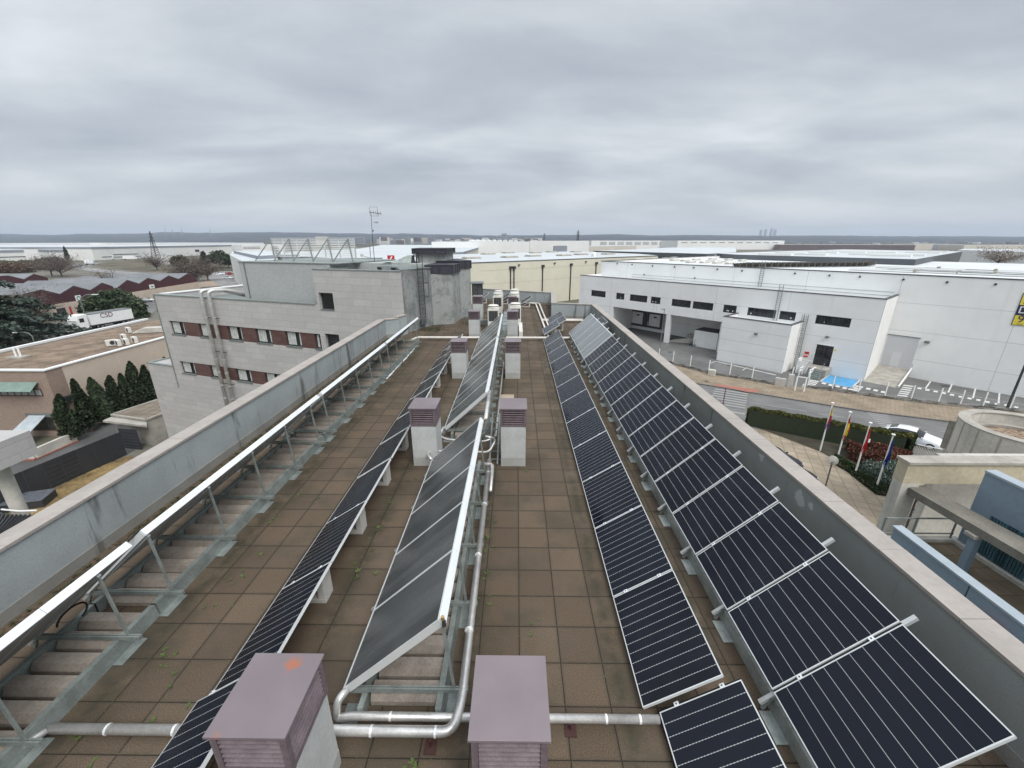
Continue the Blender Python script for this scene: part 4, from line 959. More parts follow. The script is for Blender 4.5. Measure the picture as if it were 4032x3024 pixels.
def mat_tiles(name, c, c2, sx, sy, joint, lw=.03, th=0, coord='World'):
    t = NT(name).set(.85, 0, .3); p = t.co(coord); r = t.n('ShaderNodeVectorRotate', rotation_type='Z_AXIS'); t.l(p, r.inputs[0]); r.inputs['Angle'].default_value = radians(th)
    br = t.n('ShaderNodeTexBrick'); o = t.n('ShaderNodeVectorMath', operation='ADD'); t.l(r.outputs[0], o.inputs[0]); o.inputs[1].default_value = (500, 500, 0); t.l(o.outputs[0], br.inputs['Vector']); br.offset = 0
    br.inputs['Scale'].default_value = 1; br.inputs['Brick Width'].default_value = sx; br.inputs['Row Height'].default_value = sy; br.inputs['Mortar Size'].default_value = lw
    br.inputs['Color1'].default_value = c+(1,); br.inputs['Color2'].default_value = c2+(1,); br.inputs['Mortar'].default_value = joint+(1,)
    k = t.mix(t.math('MULTIPLY', t.ramp(t.noise(p, .4, 6, .65), .4, .65), .5), br.outputs[0], tuple(a*.5 for a in c)); t.col(k); return t.m
M_['ground'] = mat_ground(); M_['asphalt'] = mat_asphalt('asphalt', (.165, .162, .158)); M_['asphaltD'] = mat_asphalt('darker_asphalt', (.10, .10, .098)); M_['asphaltL'] = mat_asphalt('pale_asphalt', (.27, .265, .26))
M_['straw'] = pm('dry_grass', (.15, .11, .05), .45, .8, .95, 0, .6, 12, tint=(.30, .21, .09), coord='World')
M_['field'] = pm('rough_field', (.085, .085, .055), .35, .03, .95, 0, 0, coord='World', tint=(.15, .125, .085))
m = MB(); R_ = 9000; m.quad((-R_, -300, G), (R_, -300, G), (R_, R_, G), (-R_, R_, G)); tag(m.build('ground', M_['ground'], kind='structure'), kind='structure')
def sheet(name, pts, dz, mat):
    m = MB(); pts = [(p[0], p[1]) for p in pts]; ar = sum(pts[i][0]*pts[(i+1) % len(pts)][1]-pts[(i+1) % len(pts)][0]*pts[i][1] for i in range(len(pts)))
    if ar < 0: pts = pts[::-1]
    m.add([(x, y, G+dz) for x, y in pts], [tuple(range(len(pts)))]); return tag(m.build(name, mat, kind='structure'), kind='structure')
sheet('dry_grass_strip', [(-35, 24), (-36, 26.5), (-33.9, 32), (-31.5, 31.5), (-24, 20), (-20, 5), (-33, 5)], .06, M_['straw'])
sheet('driveway', [(-35.3, 20), (-34.2, 34), (-42.4, 50), (-42.9, 36.3), (-41.3, 31.5), (-48, 31), (-60, 20)], .02, M_['asphaltD'])
# --- beige and brick building with the gravel roof
M_['beige'] = pm('beige_render', (.57, .475, .39), .07, .5, .85, 0, .1, 40, coord='World', streak=.15, sc=(.35, .27, .2))
WB = Wall((-43.15, 36.0), 0); WBF = Wall((-43.15, 36.0), -90)
M_['brick'] = mat_brick('pinkish_brick', WBF, (.28, .20, .165), (.37, .27, .22)); M_['brickS'] = mat_brick('pinkish_brick_side', WB, (.28, .20, .165), (.37, .27, .22))
M_['gravel'] = pm('brown_gravel', (.17, .125, .09), .35, .6, .95, 0, .8, 14, coord='World', tint=(.27, .20, .145))
bl = thing('gravel_roof_building', 'low brick and beige building with a brown gravel roof edged in white', 'building', (-49, 45, G))
ZR = -6.32
MB().prism([(-54.6, 36.1), (-43.25, 36.1), (-43.25, 66), (-54.6, 66)], ZR-.55, ZR-.25).build('gravel_roof', M_['gravel'], bl)
MB().box(-43.45, -43.15, 37.5, 66, G, ZR-.12).build('side_wall', M_['beige'], bl); MB().box(-43.45, -43.14, 36.0, 37.49, G, ZR-.12).build('brick_corner', M_['brickS'], bl)
MB().box(-80, -43.16, 35.99, 36.3, G, ZR-.12).build('front_wall', M_['brick'], bl)
MB().box(-43.5, -43.05, 35.9, 66, ZR-.119, ZR).build('roof_edge', M_['white'], bl); MB().box(-80, -43.06, 35.88, 36.32, ZR-.118, ZR+.002).build('roof_edge', M_['white'], bl)
a = gz(zA(0, 1295), ZR); b = gz(zA(1290, 1010), ZR)
MB().prism([(a.x-.35, a.y-6), (a.x, a.y-6), (b.x, b.y), (b.x-.35, b.y)], G, ZR-.119).build('rear_wall', M_['beige'], bl); MB().prism([(a.x-.4, a.y-6), (a.x+.05, a.y-6), (b.x+.05, b.y), (b.x-.4, b.y)], ZR-.118, ZR+.12).build('roof_edge', M_['white'], bl)
def bwin(p0, p1, mats, n=1, canopy=None, blind=False):
    s0, z1 = WBF.at(zL(*p0)); s1, z0 = WBF.at(zL(*p1)); s0, s1 = min(s0, s1), max(s0, s1)
    x0, x1 = -43.15-s1, -43.15-s0
    f = MB(); f.box(x0, x1, 35.93, 36.1, z0-.08, z0); f.box(x0, x1, 35.94, 36.1, z1, z1+.07)
    for i in range(n+1): xx = x0+(x1-x0-.07)*i/n; f.box(xx, xx+.07, 35.94, 36.1, z0, z1)
    fo = f.build('window', mats[0], bl); MB().box(x0+.02, x1-.02, 35.965, 35.985, z0+.005, z1-.005).build('pane', mats[1], fo)
    return fo, x0, x1, z0, z1
M_['brownframe'] = pm('brown_frame', (.09, .04, .035), .1)
M_['shutter'] = pm('pale_blind', (.35, .37, .36), .15, 5)
fo, x0, x1, z0, z1 = bwin((-60, 468), (345, 515), (M_['brownframe'], M_['shutter']), 7)
M_['aglass'] = pm('green_glass_awning', (.17, .25, .21), .15, 2, .25)
MB().add([(x0, 35.9, z1+.75), (x1, 35.9, z1+.75), (x1, 35.1, z1+.1), (x0, 35.1, z1+.1), (x0, 35.9, z1+.71), (x1, 35.9, z1+.71), (x1, 35.1, z1+.06), (x0, 35.1, z1+.06)], [(3, 2, 1, 0), (4, 5, 6, 7), (0, 1, 5, 4), (1, 2, 6, 5), (2, 3, 7, 6), (3, 0, 4, 7)]).build('glass_awning', M_['aglass'], bl)
fo, x0, x1, z0, z1 = bwin((222, 690), (450, 785), (M_['brownframe'], M_['darkglass']), 1); MB().box(x0-.05, x1+.05, 35.9, 36, z1+.06, z1+.42).build('shutter_box', M_['galvd'], bl)
p = gy(zL(150, 760), 34.2); q = gy(zL(160, 830), 34.2)
cn = thing('entrance_canopy', 'small tilted white canopy with a dark edge in front of the brick wall', 'canopy', (p.x, 35, -11.5))
MB().add([(p.x-.9, 35.95, p.z+.35), (p.x+.7, 35.95, p.z+.35), (p.x+.9, 33.7, q.z+.1), (p.x-.9, 33.7, q.z+.1), (p.x-.9, 35.95, p.z+.29), (p.x+.7, 35.95, p.z+.29), (p.x+.9, 33.7, q.z+.04), (p.x-.9, 33.7, q.z+.04)], [(3, 2, 1, 0), (4, 5, 6, 7), (0, 1, 5, 4), (1, 2, 6, 5), (2, 3, 7, 6), (3, 0, 4, 7)]).build('roof_sheet', pm('pale_sheet', (.42, .47, .5), .2, 3, .3), cn)
MB().bar((p.x-.95, 33.68, q.z+.02), (p.x+.95, 33.68, q.z+.02), .12).build('gutter', M_['dark'], cn)
for dx in (-.8, .8): MB().bar((p.x+dx, 33.8, q.z), (p.x+dx, 33.8, G), .08).build('post', M_['brownframe'], cn)
ac2 = MB().box(-43.15, -42.8, 36.6, 37.3, -9.7, -9.2).build('wall_unit', M_['dark'], None); tag(ac2, 'small dark unit fixed to the brick corner of the gravel roof building', 'wall unit')
pl = thing('planter_wall', 'low pale wall with a red base stripe curving in front of the brick building', 'wall', (-44, 31.5, G))
pp = [(-60, 31.0), (-44.2, 31.2), (-41.35, 31.5), (-41.3, 34.9)]
for i in range(3):
    a, b = Vector(pp[i]+(0,)), Vector(pp[i+1]+(0,)); MB().bar(a+Vector((0, 0, G+.5)), b+Vector((0, 0, G+.5)), .3, .9).build('wall_section', M_['conc_w'], pl); MB().bar(a+Vector((0, -.1, G+.05)), b+Vector((.1, -.1, G+.05)), .5, .18).build('red_base', pm('red_kerb', (.25, .11, .08), .2), pl)
# rooftop things
acm = None
def mini_ac(loc, rz, lab):
    global acm
    if acm is None:
        acm = thing('condenser_unit', '', 'air conditioner')
        MB().box(-.45, .45, -.17, .17, .06, .75).build('casing', M_['acw'], acm, world=False, bevel=.02)
        MB().add([(.1+.24*cos(a), -.175, .4+.24*sin(a)) for a in [i*pi/9 for i in range(18)]], [tuple(range(18))]).build('fan_grille', M_['dark'], acm, world=False)
        MB().box(-.35, -.28, -.15, .15, 0, .06).box(.28, .35, -.15, .15, 0, .06).build('foot', M_['galvd'], acm, world=False); o = acm
    else: o = copy_tree(acm)
    place(o, loc, rz, lab, 'condenser units on the gravel roof')
zg = ZR-.25
for px, py, lab in [(975, 1245, 'leftmost condenser, white box seen side on'), (1035, 1245, 'second condenser from the left with a round dark fan'), (1105, 1235, 'third condenser from the left, fan facing us'), (1180, 1218, 'rightmost condenser of the front line, fan facing us'), (1085, 1195, 'middle condenser standing behind the front line'), (1125, 1130, 'single condenser standing apart towards the white roof edge')]:
    q = gz(zA(px, py), zg); mini_ac(q, -.5 if 'side' not in lab else .9, lab+' on the gravel roof')
for px in ((105, 1350), (160, 1350)):
    pass
vt = thing('vent_stacks', 'two thin white vent stacks on a grey base, left side of the gravel roof', 'vent', gz(zA(165, 1350), zg))
q = gz(zA(165, 1350), zg); MB().box(q.x-.8, q.x+.8, q.y-.5, q.y+.5, zg, zg+.2).build('base_slab', M_['concrete'], vt)
for px, py in ((112, 1260), (150, 1255)):
    r_ = gy(zA(px, py), q.y); MB().cyl((r_.x, q.y), .09, zg, r_.z, 10).build('stack', M_['white'], vt)
lb = thing('stacked_boards', 'stack of pale boards lying at the right end of the gravel roof', 'boards', gz(zA(1310, 1120), zg)); q = gz(zA(1310, 1125), zg)
for k in range(4): MB().obox(q+Vector((.1*k, .2*k, .12+.14*k)), Vector((1.6-.15*k, .5, 0)), Vector((-.18, .6, 0)), (0, 0, .05)).build('board', M_['conc_w'], lb)
# guardhouse
gh = thing('guardhouse', 'small grey gatehouse with a flat slab roof and canopy beside the dark gate', 'building', (-33.5, 35, G))
zr = -10.55; q = [gz(zL(*c), zr) for c in [(885, 680), (1250, 560), (1510, 585), (1160, 720)]]
MB().prism([v.xy for v in q], G, zr-.001).build('wall', M_['concrete'], gh)
cq = sum(q, Vector())/4; MB().prism([(v+(v-cq)*.02).xy for v in q], zr, zr+.06).build('roof', mat_tiles('slab_roof', (.19, .16, .125), (.23, .19, .15), .9, .9, (.08, .07, .06)), gh)
for i in range(4):
    a, b = q[i], q[(i+1) % 4]; MB().bar(a+Vector((0, 0, .12)), b+Vector((0, 0, .12)), .16, .16).build('roof_rim', M_['concrete'], gh)
c0, c1 = gz(zL(815, 725), zr-.15), gz(zL(1165, 765), zr-.15)
MB().prism([q[0].xy, q[3].xy, c1.xy, c0.xy], zr-.22, zr-.04).build('canopy', M_['concrete'], gh)
M_['gate'] = pm('charcoal_gate', (.042, .045, .052), .2, 1, .5, .2, .05)
# dark fence and gates
fn = thing('metal_fence', 'dark charcoal panel fence and gate running up to the gatehouse', 'fence', (-35, 28, G))
F0, F1 = Vector((-35.9, 22.5, 0)), Vector((-34.15, 32.3, 0)); n = 9; zt = -10.75
for i in range(n):
    a, b = F0.lerp(F1, i/n), F0.lerp(F1, (i+1)/n); d = (b-a).normalized()
    MB().obox((a+b)/2+Vector((0, 0, (G+zt)/2+.05)), (b-a)*.47, Vector((.02, 0, 0)), (0, 0, (zt-G)/2-.05)).build('fence_panel', M_['gate'], fn)
    MB().obox(a+Vector((0, 0, (G+zt)/2)), d*.05, Vector((.06, 0, 0)), (0, 0, (zt-G)/2)).build('post', M_['dark'], fn)
    if i in (4, 5):
        for k in range(6): MB().obox((a+b)/2+Vector((.03, 0, G+.35+k*.35)), (b-a)*.46, Vector((.02, 0, 0)), (0, 0, .03)).build('slat', M_['dark'], fn)
g2 = thing('pedestrian_gate', 'dark slatted gate with a glazed leaf under the gatehouse canopy', 'gate', (-34.3, 33.2, G))
a, b = Vector((-35.6, 33.6, 0)), Vector((-33.7, 33.3, 0)); MB().obox((a+b)/2+Vector((0, 0, -12)), (b-a)/2, (0, .03, 0), (0, 0, .98)).build('leaf', M_['gate'], g2)
for k in range(6): MB().obox((a+b)/2+Vector((0, -.05, -12.8+k*.3)), (b-a)/2*.95, (0, .015, 0), (0, 0, .03)).build('slat', M_['dark'], g2)
# black tank box, column and portico pieces near the bottom left
bt = thing('dark_container', 'dark box with a glossy lid lying on the dry grass behind the concrete column', 'container', (-34.6, 25, G)); MB().obox((-34.6, 25.0, -12.7), (1.1, .35, 0), (-.25, .7, 0), (0, 0, .3)).build('box_body', M_['gate'], bt); MB().obox((-34.6, 25.0, -12.36), (1.15, .37, 0), (-.26, .74, 0), (0, 0, .03)).build('lid', pm('wet_lid', (.12, .13, .15), .3, 3, .2), bt)
c = gz(zU(225, 880), -4.6); ct = gy(zL(20, 1040), c.y)
cl_ = thing('concrete_column', 'round pale concrete column at the left edge carrying a stone beam', 'column', (c.x, c.y, G))
rr = (gz(zU(290, 890), -4.6)-gz(zU(165, 890), -4.6)).length/2
MB().cyl((c.x, c.y), rr, G, ct.z, 20).build('shaft', M_['conc_w'], cl_, smooth=False)
t0 = gy(zL(78, 985), c.y-.2); MB().box(c.x-6, t0.x, c.y-.9, c.y+.6, ct.z, ct.z+.92).build('stone_beam', M_['stone'], cl_)
m = MB(); a0, a1 = gz(zU(0, 905), -4.4), gz(zU(380, 912), -4.4)
rf = thing('corrugated_roof', 'grey corrugated lean-to roof with a white cable, bottom left beyond the parapet', 'roof', (a0.x, a0.y, -4.6))
b0, b1 = gz(zU(-200, 1250), -4.9), gz(zU(60, 1100), -4.9)
MB().add([a0, a1, b1, b0, a0+Vector((0, 0, -.1)), a1+Vector((0, 0, -.1)), b1+Vector((0, 0, -.1)), b0+Vector((0, 0, -.1))], [(3, 2, 1, 0), (4, 5, 6, 7), (0, 1, 5, 4), (1, 2, 6, 5), (2, 3, 7, 6), (3, 0, 4, 7)]).build('sheet', M_['galvd'], rf)
for k in range(9):
    f = k/8; MB().bar(a0.lerp(a1, f)+Vector((0, 0, .03)), b0.lerp(b1, f)+Vector((0, 0, .03)), .05, .06).build('rib', M_['dark'], rf)
MB().tube([a0+Vector((0, .1, .16)), a0.lerp(a1, .5)+Vector((0, .1, .1)), a1+Vector((0, .1, .14))], .03, 6).build('white_cable', M_['white'], rf)
MB().bar(b1+Vector((0, 0, -.5)), a1+Vector((0, 0, -.5)), .1, .8).build('red_fascia', pm('dull_red', (.22, .08, .08), .2), rf)
pv_ = MB().box(c.x-7, c.x-1.2, c.y-3, c.y-1.2, G, -6.2).build('low_stone_wall', M_['stone'], None); tag(pv_, 'pale stone clad low wall below the round column, left edge', 'wall')

# ------------------------------------------------------------------ trees
M_['cyp'] = mat_foliage('cypress_green', (.014, .024, .014), (.035, .05, .025)); M_['pine'] = mat_foliage('pine_green', (.022, .036, .02), (.05, .07, .035))
M_['cedar'] = mat_foliage('cedar_blue_green', (.022, .036, .03), (.055, .075, .06)); M_['bark'] = pm('bark', (.10, .075, .055), .3, 3, .95, 0, .5)
M_['twig'] = mat_foliage('bare_twigs', (.085, .068, .06), (.13, .105, .09)); M_['bush'] = mat_foliage('bush_green', (.05, .055, .03), (.09, .09, .05)); M_['redbush'] = mat_foliage('russet_bush', (.085, .05, .035), (.125, .08, .055))
def leaves(m, pts, size, flat=.0, n=1):
    for p in pts:
        for _ in range(n):
            a = Vector((random.gauss(0, 1), random.gauss(0, 1), random.gauss(0, 1-flat))).normalized(); b = a.cross(Vector((random.random(), random.random(), random.random()))).normalized()
            s = size*random.uniform(.6, 1.3); m.add([p-a*s*.5, p+b*s*.4, p+a*s*.6, p-b*s*.4], [(0, 1, 2, 3)])
def tree_trunk(t, h, r, mat, limbs=()):
    m = MB().tube([(0, 0, 0), (random.uniform(-.1, .1)*r*3, 0, h*.5), (0, random.uniform(-.1, .1)*r*3, h)], r, 8, r2=r*.35)
    for a, b, rr_ in limbs: m.tube([a, tuple((Vector(a)+Vector(b))/2+Vector((0, 0, .06*h))), b], rr_, 5, r2=rr_*.3)
    return m.build('trunk', mat, t, world=False)
def cypress(H_, R0, seed):
    random.seed(seed); t = thing('cypress_tree', '', 'tree'); m = MB(); pts = []
    ph = random.uniform(0, 6)
    for k in range(3600):
        f = random.random()**.8; z = .5+f*(H_-.5); prof = (min(1, (z)/1.5)**.6)*(1-f)**.62*1.15
        a = random.uniform(0, 2*pi); lump = 1+.22*sin(3*a+z*1.3+ph)+.18*sin(5*a-z*2.3)+random.gauss(0, .08)
        r = R0*prof*lump*random.uniform(.72, 1.0); pts.append(Vector((r*cos(a)+.12*sin(z+ph)*f, r*sin(a), z)))
    leaves(m, pts, .25, 0)
    m.build('crown', M_['cyp'], t, world=False); tree_trunk(t, H_*.6, .16, M_['bark']); return t
cyp = [cypress(5, .80, 3), cypress(5, .70, 5), cypress(5, .88, 9)]
tops = [((478, 505), 34.9), ((583, 385), 37.0), ((690, 372), 38.6), ((830, 358), 40.4), ((930, 340), 41.7), ((980, 250), 42.9), ((1085, 275), 44.5), ((1150, 262), 45.9), ((1215, 213), 47.6)]
labs = ['cypress standing at the brick corner, nearest the canopy', 'second cypress from the brick corner, tall with a bent tip', 'third cypress from the brick corner against the beige wall', 'fourth cypress from the brick corner against the beige wall', 'fifth cypress from the brick corner, smaller between two taller ones', 'sixth cypress with a forked top, tallest of the row', 'seventh cypress, near the stone wing', 'eighth cypress touching the stone wing', 'last cypress, only its tip showing above the stone step']
random.seed(21)
for i, ((px, py), Y) in enumerate(tops):
    o = cyp[i] if i < 3 else copy_tree(cyp[i % 3]); z = gy(zL(px, py), Y).z; x = -41.9+(.5 if i == 0 else 0)
    place(o, (x, Y, G), random.uniform(0, 6), labs[i], 'cypresses along the beige wall'); s = (z-G)/5.05; o.scale = (.92+.1*random.random(), .92+.1*random.random(), s)
# big cedar
random.seed(4)
t = thing('cedar_tree', 'huge dark cedar with drooping layered branches at the left edge', 'tree', (-88.5, 70, G)); m = MB(); lm = []
Hc = gy(zA(60, 650), 66).z-G; pts = []
for k in range(120):
    z = 1.2+(Hc-1.5)*random.random()**1.1; L_ = (1-z/Hc)**.7*10.5+1.0; a = random.uniform(0, 2*pi); L_ *= random.uniform(.7, 1.12)
    lm.append(((0, 0, z), (cos(a)*L_, sin(a)*L_, z-.3), .08))
    for q in range(95):
        f = random.random()**.6; w_ = (1-f*.6)*1.3; x = cos(a)*L_*f+random.gauss(0, w_*.5); y = sin(a)*L_*f+random.gauss(0, w_*.5)
        pts.append(Vector((x, y, z+.35*sin(f*3)-.5*f*f+random.gauss(0, .16))))
leaves(m, pts, .62, .55); m.build('crown', M_['cedar'], t, world=False); tree_trunk(t, Hc*.96, .45, M_['bark'], lm[:40])
t2 = copy_tree(t); place(t2, (-101, 78, G), 2.1, 'second dark cedar merging behind the first at the far left'); t2.scale = (.85, .85, .8)
def blob_tree(name, lab, cat, loc, blobs, size, mat, n, trunk_h, tr=.2, group=None, flat=.2):
    t = thing(name, lab, cat, loc, 0, group); m = MB(); pts = []
    tot = sum(b[3]**2 for b in blobs)
    for (x, y, z, r, rz) in blobs:
        for k in range(int(n*r*r/tot)):
            d = Vector((random.gauss(0, 1), random.gauss(0, 1), random.gauss(0, 1))).normalized(); q = r*(random.uniform(.74, 1.04)+.10*sin(d.x*6)+.08*sin(d.y*7+d.z*5))
            pts.append(Vector((x+d.x*q, y+d.y*q, z+d.z*q*rz)))
    leaves(m, pts, size, flat); m.build('crown', mat, t, world=False)
    tree_trunk(t, trunk_h, tr, M_['bark'], [((0, 0, trunk_h*.7), (b[0]*.7, b[1]*.7, b[2]-b[3]*.3), tr*.4) for b in blobs]); return t
def twig_tree(lab, loc, Hh, R, n, name='bare_tree', group=None, mat=None, th=.05):
    t = thing(name, lab, 'tree', loc, 0, group); m = MB(); lm = []
    for k in range(26):
        a = random.uniform(0, 2*pi); e = random.uniform(.35, 1.3); L_ = Hh*random.uniform(.45, .8); b = Vector((cos(a)*cos(e)*L_*R/Hh*1.6, sin(a)*cos(e)*L_*R/Hh*1.6, Hh*.2+sin(e)*L_)); lm.append(((0, 0, Hh*random.uniform(.12, .3)), tuple(b), Hh*.012))
        for q in range(int(n*1.7)//26):
            f = random.uniform(.25, 1.1); p = Vector((0, 0, Hh*.2)).lerp(b, f)+Vector((random.gauss(0, R*.16), random.gauss(0, R*.16), random.gauss(0, Hh*.06)))
            d = (Vector((random.gauss(0, 1), random.gauss(0, 1), random.gauss(.6, 1)))).normalized()*Hh*random.uniform(.05, .12); s = d.cross(Vector((random.random(), .3, .2))).normalized()*th*random.uniform(.5, 1)
            m.add([p-s, p+s, p+d], [(0, 1, 2)])
    m.build('crown', mat or M_['twig'], t, world=False); tree_trunk(t, Hh*.55, Hh*.025, M_['bark'], lm); return t
pc = gz(zA(1010, 1015)); pcx, pcy = -103, 101
zt = gy(zA(985, 755), pcy).z-G
t = blob_tree('stone_pine', 'rounded dense green pine behind the white lorry', 'tree', (gy(zA(985, 900), pcy).x, pcy, G), [(-3.5, 0, zt-4.4, 3.6, .8), (3.2, 0, zt-4.8, 3.9, .8), (0, 0, zt-3.3, 4.2, .75), (0, -1.5, zt-6, 4.5, .7), (5.6, 0, zt-7, 2.3, .9)], .75, M_['pine'], 9000, zt*.5, .3, flat=.3)
bare = [('bare tree in front of the maroon sheds, behind the cedar', (-108, 93, G), 9, 5, 900), ('leafless grey tree before the maroon wall, right of the pine', gz(zI(880, 950), G), 11, 6, 1300), ('big leafless tree nearest the stone wing', gz(zI(980, 960), G), 14, 8, 2600), ('leafless tree between the sheds and the field', gz(zI(1180, 830), G), 12, 8, 1800),
        ('leafless brown tree beyond the left shed roofs', gz(zH(900, 700), G), 13, 13, 2200), ('leafless tree rising behind the first shed roof', gz(zH(760, 690), G), 14, 11, 1600), ('bare tree poking through behind the broken shed roof', gz(zH(1690, 1000), G), 9, 5, 900), ('dark bare clump at the foot of the pylon', gz(zI(440, 680), G), 13, 10, 1500)]
for lab, loc, h, r, n in bare: twig_tree(lab, loc, h, r, n, group='bare winter trees to the left', th=.06 if loc[1] < 130 else .11)
for i, (px, py, lab, mt, rr_) in enumerate([(430, 560, 'grey-green thicket beyond the left-most shed', 'bush', 9), (200, 600, 'russet thicket at the far left beyond the sheds', 'redbush', 8), (40, 560, 'grey thicket at the far left edge beyond the sheds', 'bush', 8), (760, 490, 'dark olive hedge clump before the far lorries', 'bush', 8)]):
    q = gz(zH(px, py+40)); blob_tree('thicket', lab, 'bush', q, [(-rr_*.8, 0, 2, rr_*.7, .5), (rr_*.6, 0, 2, rr_*.8, .5), (0, 0, 2.6, rr_*.8, .5)], 1.3, M_[mt], 1800, 1.5, .2)
for i, (px, py, lab, h) in enumerate([(1360, 640, 'round green pine beside the white corner building in the field', 12), (1480, 650, 'second green pine touching the white corner building', 9), (1150, 640, 'dark pointed conifer in the field left of the green pines', 11), (790, 660, 'dark brown rounded bush in the middle of the field', 9)]):
    q = gz(zI(px, py)); blob_tree('field_tree', lab, 'tree', q, [(0, 0, h*.62, h*.42, .8), (h*.3, 0, h*.5, h*.34, .8), (-h*.3, 0, h*.5, h*.33, .8)] if i != 2 else [(0, 0, h*.35, h*.26, 1.2), (0, 0, h*.75, h*.13, 1.8)], 1.1, M_['pine' if i != 3 else 'bush'], 2600, h*.5, .3)
# ------------------------------------------------------------------ field, roads to the left
sheet('field', [gz(zI(*p)) for p in [(-300, 640), (230, 700), (900, 720), (1620, 700), (1900, 640), (1500, 430), (900, 470), (200, 520), (-300, 570), (-520, 600)]], .04, M_['field'])
sheet('far_road', [gz(zH(*p)) for p in [(1000, 520), (1500, 492), (1240, 560), (1650, 612), (2212, 655), (2212, 690), (1500, 640), (1150, 600)]], .07, M_['asphaltL'])
sheet('car_park', [gz(zI(*p)) for p in [(1180, 800), (1250, 700), (1700, 690), (1700, 900), (1400, 930)]], .07, M_['asphaltL'])
sheet('yard', [gz(zA(*p)) for p in [(1180, 860), (1340, 790), (2050, 700), (2000, 640), (1700, 700), (1100, 800)]], .05, pm('sandy_yard', (.32, .25, .2), .2, .1, .95, 0, 0, coord='World'))
sheet('street', [gz(zA(*p)) for p in [(480, 1120), (600, 1200), (1200, 1060), (1400, 900), (1330, 800), (1150, 820), (560, 1000)]], .03, M_['asphalt'])
# maroon saw-tooth sheds
M_['maroon'] = pm('maroon_sheet', (.075, .026, .032), .2, .3, .7, 0, 0, coord='World', streak=.2, sc=(.05, .03, .03))
def mat_corr(name, c, th=0):
    t = NT(name).set(.7, .0, .4); p = t.co('World'); k = t.mix(t.ramp(t.noise(p, .12, 5, .65), .35, .65), tuple(a*.75 for a in c), c); k = t.mix(t.math('MULTIPLY', t.ramp(t.noise(p, 1.5, 4, .6), .5, .7), .3), k, tuple(a*.5 for a in c)); t.col(k); return t.m
M_['asb'] = mat_corr('grey_fibre_cement', (.20, .21, .222))
WSh = Wall(gz(zA(600, 985)), -7.5)
def shed(peaks, lab, depth, base_mat=True):
    t = thing('sawtooth_shed', lab, 'shed', WSh.w(WSh.at(peaks[0])[0], G)); pr = [WSh.at(p) for p in peaks]
    m = MB(); off = WSh.n*(-depth if WSh.n.x > 0 else depth)
    for i in range(len(pr)-1):
        (a, za), (b, zb_) = pr[i], pr[i+1]; A_, B_ = WSh.w(a, za), WSh.w(b, zb_); m.quad(WSh.w(a, G+3.2), WSh.w(b, G+3.2), B_, A_)
    m.build('gable_wall', M_['maroon'], t)
    m = MB()
    for i in range(len(pr)-1):
        (a, za), (b, zb_) = pr[i], pr[i+1]; A_, B_ = WSh.w(a, za+.05), WSh.w(b, zb_+.05); m.add([A_, B_, B_+off, A_+off, A_-Vector((0, 0, .2)), B_-Vector((0, 0, .2)), B_+off-Vector((0, 0, .2)), A_+off-Vector((0, 0, .2))], [(0, 1, 2, 3), (7, 6, 5, 4), (0, 4, 5, 1), (1, 5, 6, 2), (2, 6, 7, 3), (3, 7, 4, 0)])
    m.build('roof', M_['asb'], t)
    a, b = pr[0][0], pr[-1][0]; P0, P1 = WSh.w(min(a, b), 0), WSh.w(max(a, b), 0)
    mid = WSh.n*(-.3 if WSh.n.x > 0 else .3); m = MB(); q = [P0, P1, P1+off*.98, P0+off*.98]; q = [P0+mid, P1+mid, P1+off*.98, P0+off*.98]; m.prism([v.xy for v in q], G, G+3.1); m.build('inner_block', M_['maroon'], t)
    m = MB().prism([(P0-mid).xy, (P1-mid).xy, P1.xy, P0.xy], G, G+3.3); m.build('lower_wall', M_['beige'], t)
    return t
shed([zH(595-280, 960), zH(595, 885), zH(870, 950), zH(1065, 830), zH(1310, 895), zH(1480, 785), zH(1640, 840)], 'near maroon saw-tooth shed with grey roofs and a white sign with a green ring', 36)
shed([zH(1700, 860), zH(1845, 745), zH(2020, 800), zI(300, 790), zI(480, 835), zI(600, 755), zI(750, 805), zI(885, 722), zI(1010, 790)], 'farther maroon saw-tooth shed with a broken glazed roof and a small sign', 26)
WS2 = Wall(gz(zH(180, 860)), -7.5)
t = thing('sawtooth_shed', 'partly hidden maroon shed at the far left behind the cedar', 'shed', gz(zH(300, 900)))
pr = [WS2.at(zH(*p)) for p in [(-160, 700), (120, 685), (345, 738), (490, 660), (690, 715)]]; off = WS2.n*(-25 if WS2.n.x > 0 else 25)
m = MB(); m2 = MB()
for (a, za), (b, zb_) in zip(pr, pr[1:]):
    m.quad(WS2.w(a, G), WS2.w(b, G), WS2.w(b, zb_), WS2.w(a, za)); m2.add([WS2.w(a, za+.1), WS2.w(b, zb_+.1), WS2.w(b, zb_+.1)+off, WS2.w(a, za+.1)+off], [(0, 1, 2, 3)])
m.build('gable_wall', M_['maroon'], t); m2.build('roof', M_['asb'], t)
def disp(W, p0, p1, o):     # flat sign on a wall plane
    s0, z1 = W.at(p0); s1, z0 = W.at(p1); return min(s0, s1), max(s0, s1), z0, z1
sgn = -1 if WSh.n.x < 0 else 1
t = thing('shed_sign', 'square white sign with a green ring on the near maroon shed', 'sign', WSh.w(WSh.at(zH(1125, 1010))[0], G+4)); s0, s1, z0, z1 = disp(WSh, zH(1075, 975), zH(1180, 1055), 0)
MB().wbox(WSh, s0, s1, z0, z1, *sorted((sgn*.1, sgn*.25))).build('board', M_['white'], t)
m = MB(); cs, cz, rr = (s0+s1)/2, (z0+z1)/2, (z1-z0)*.38
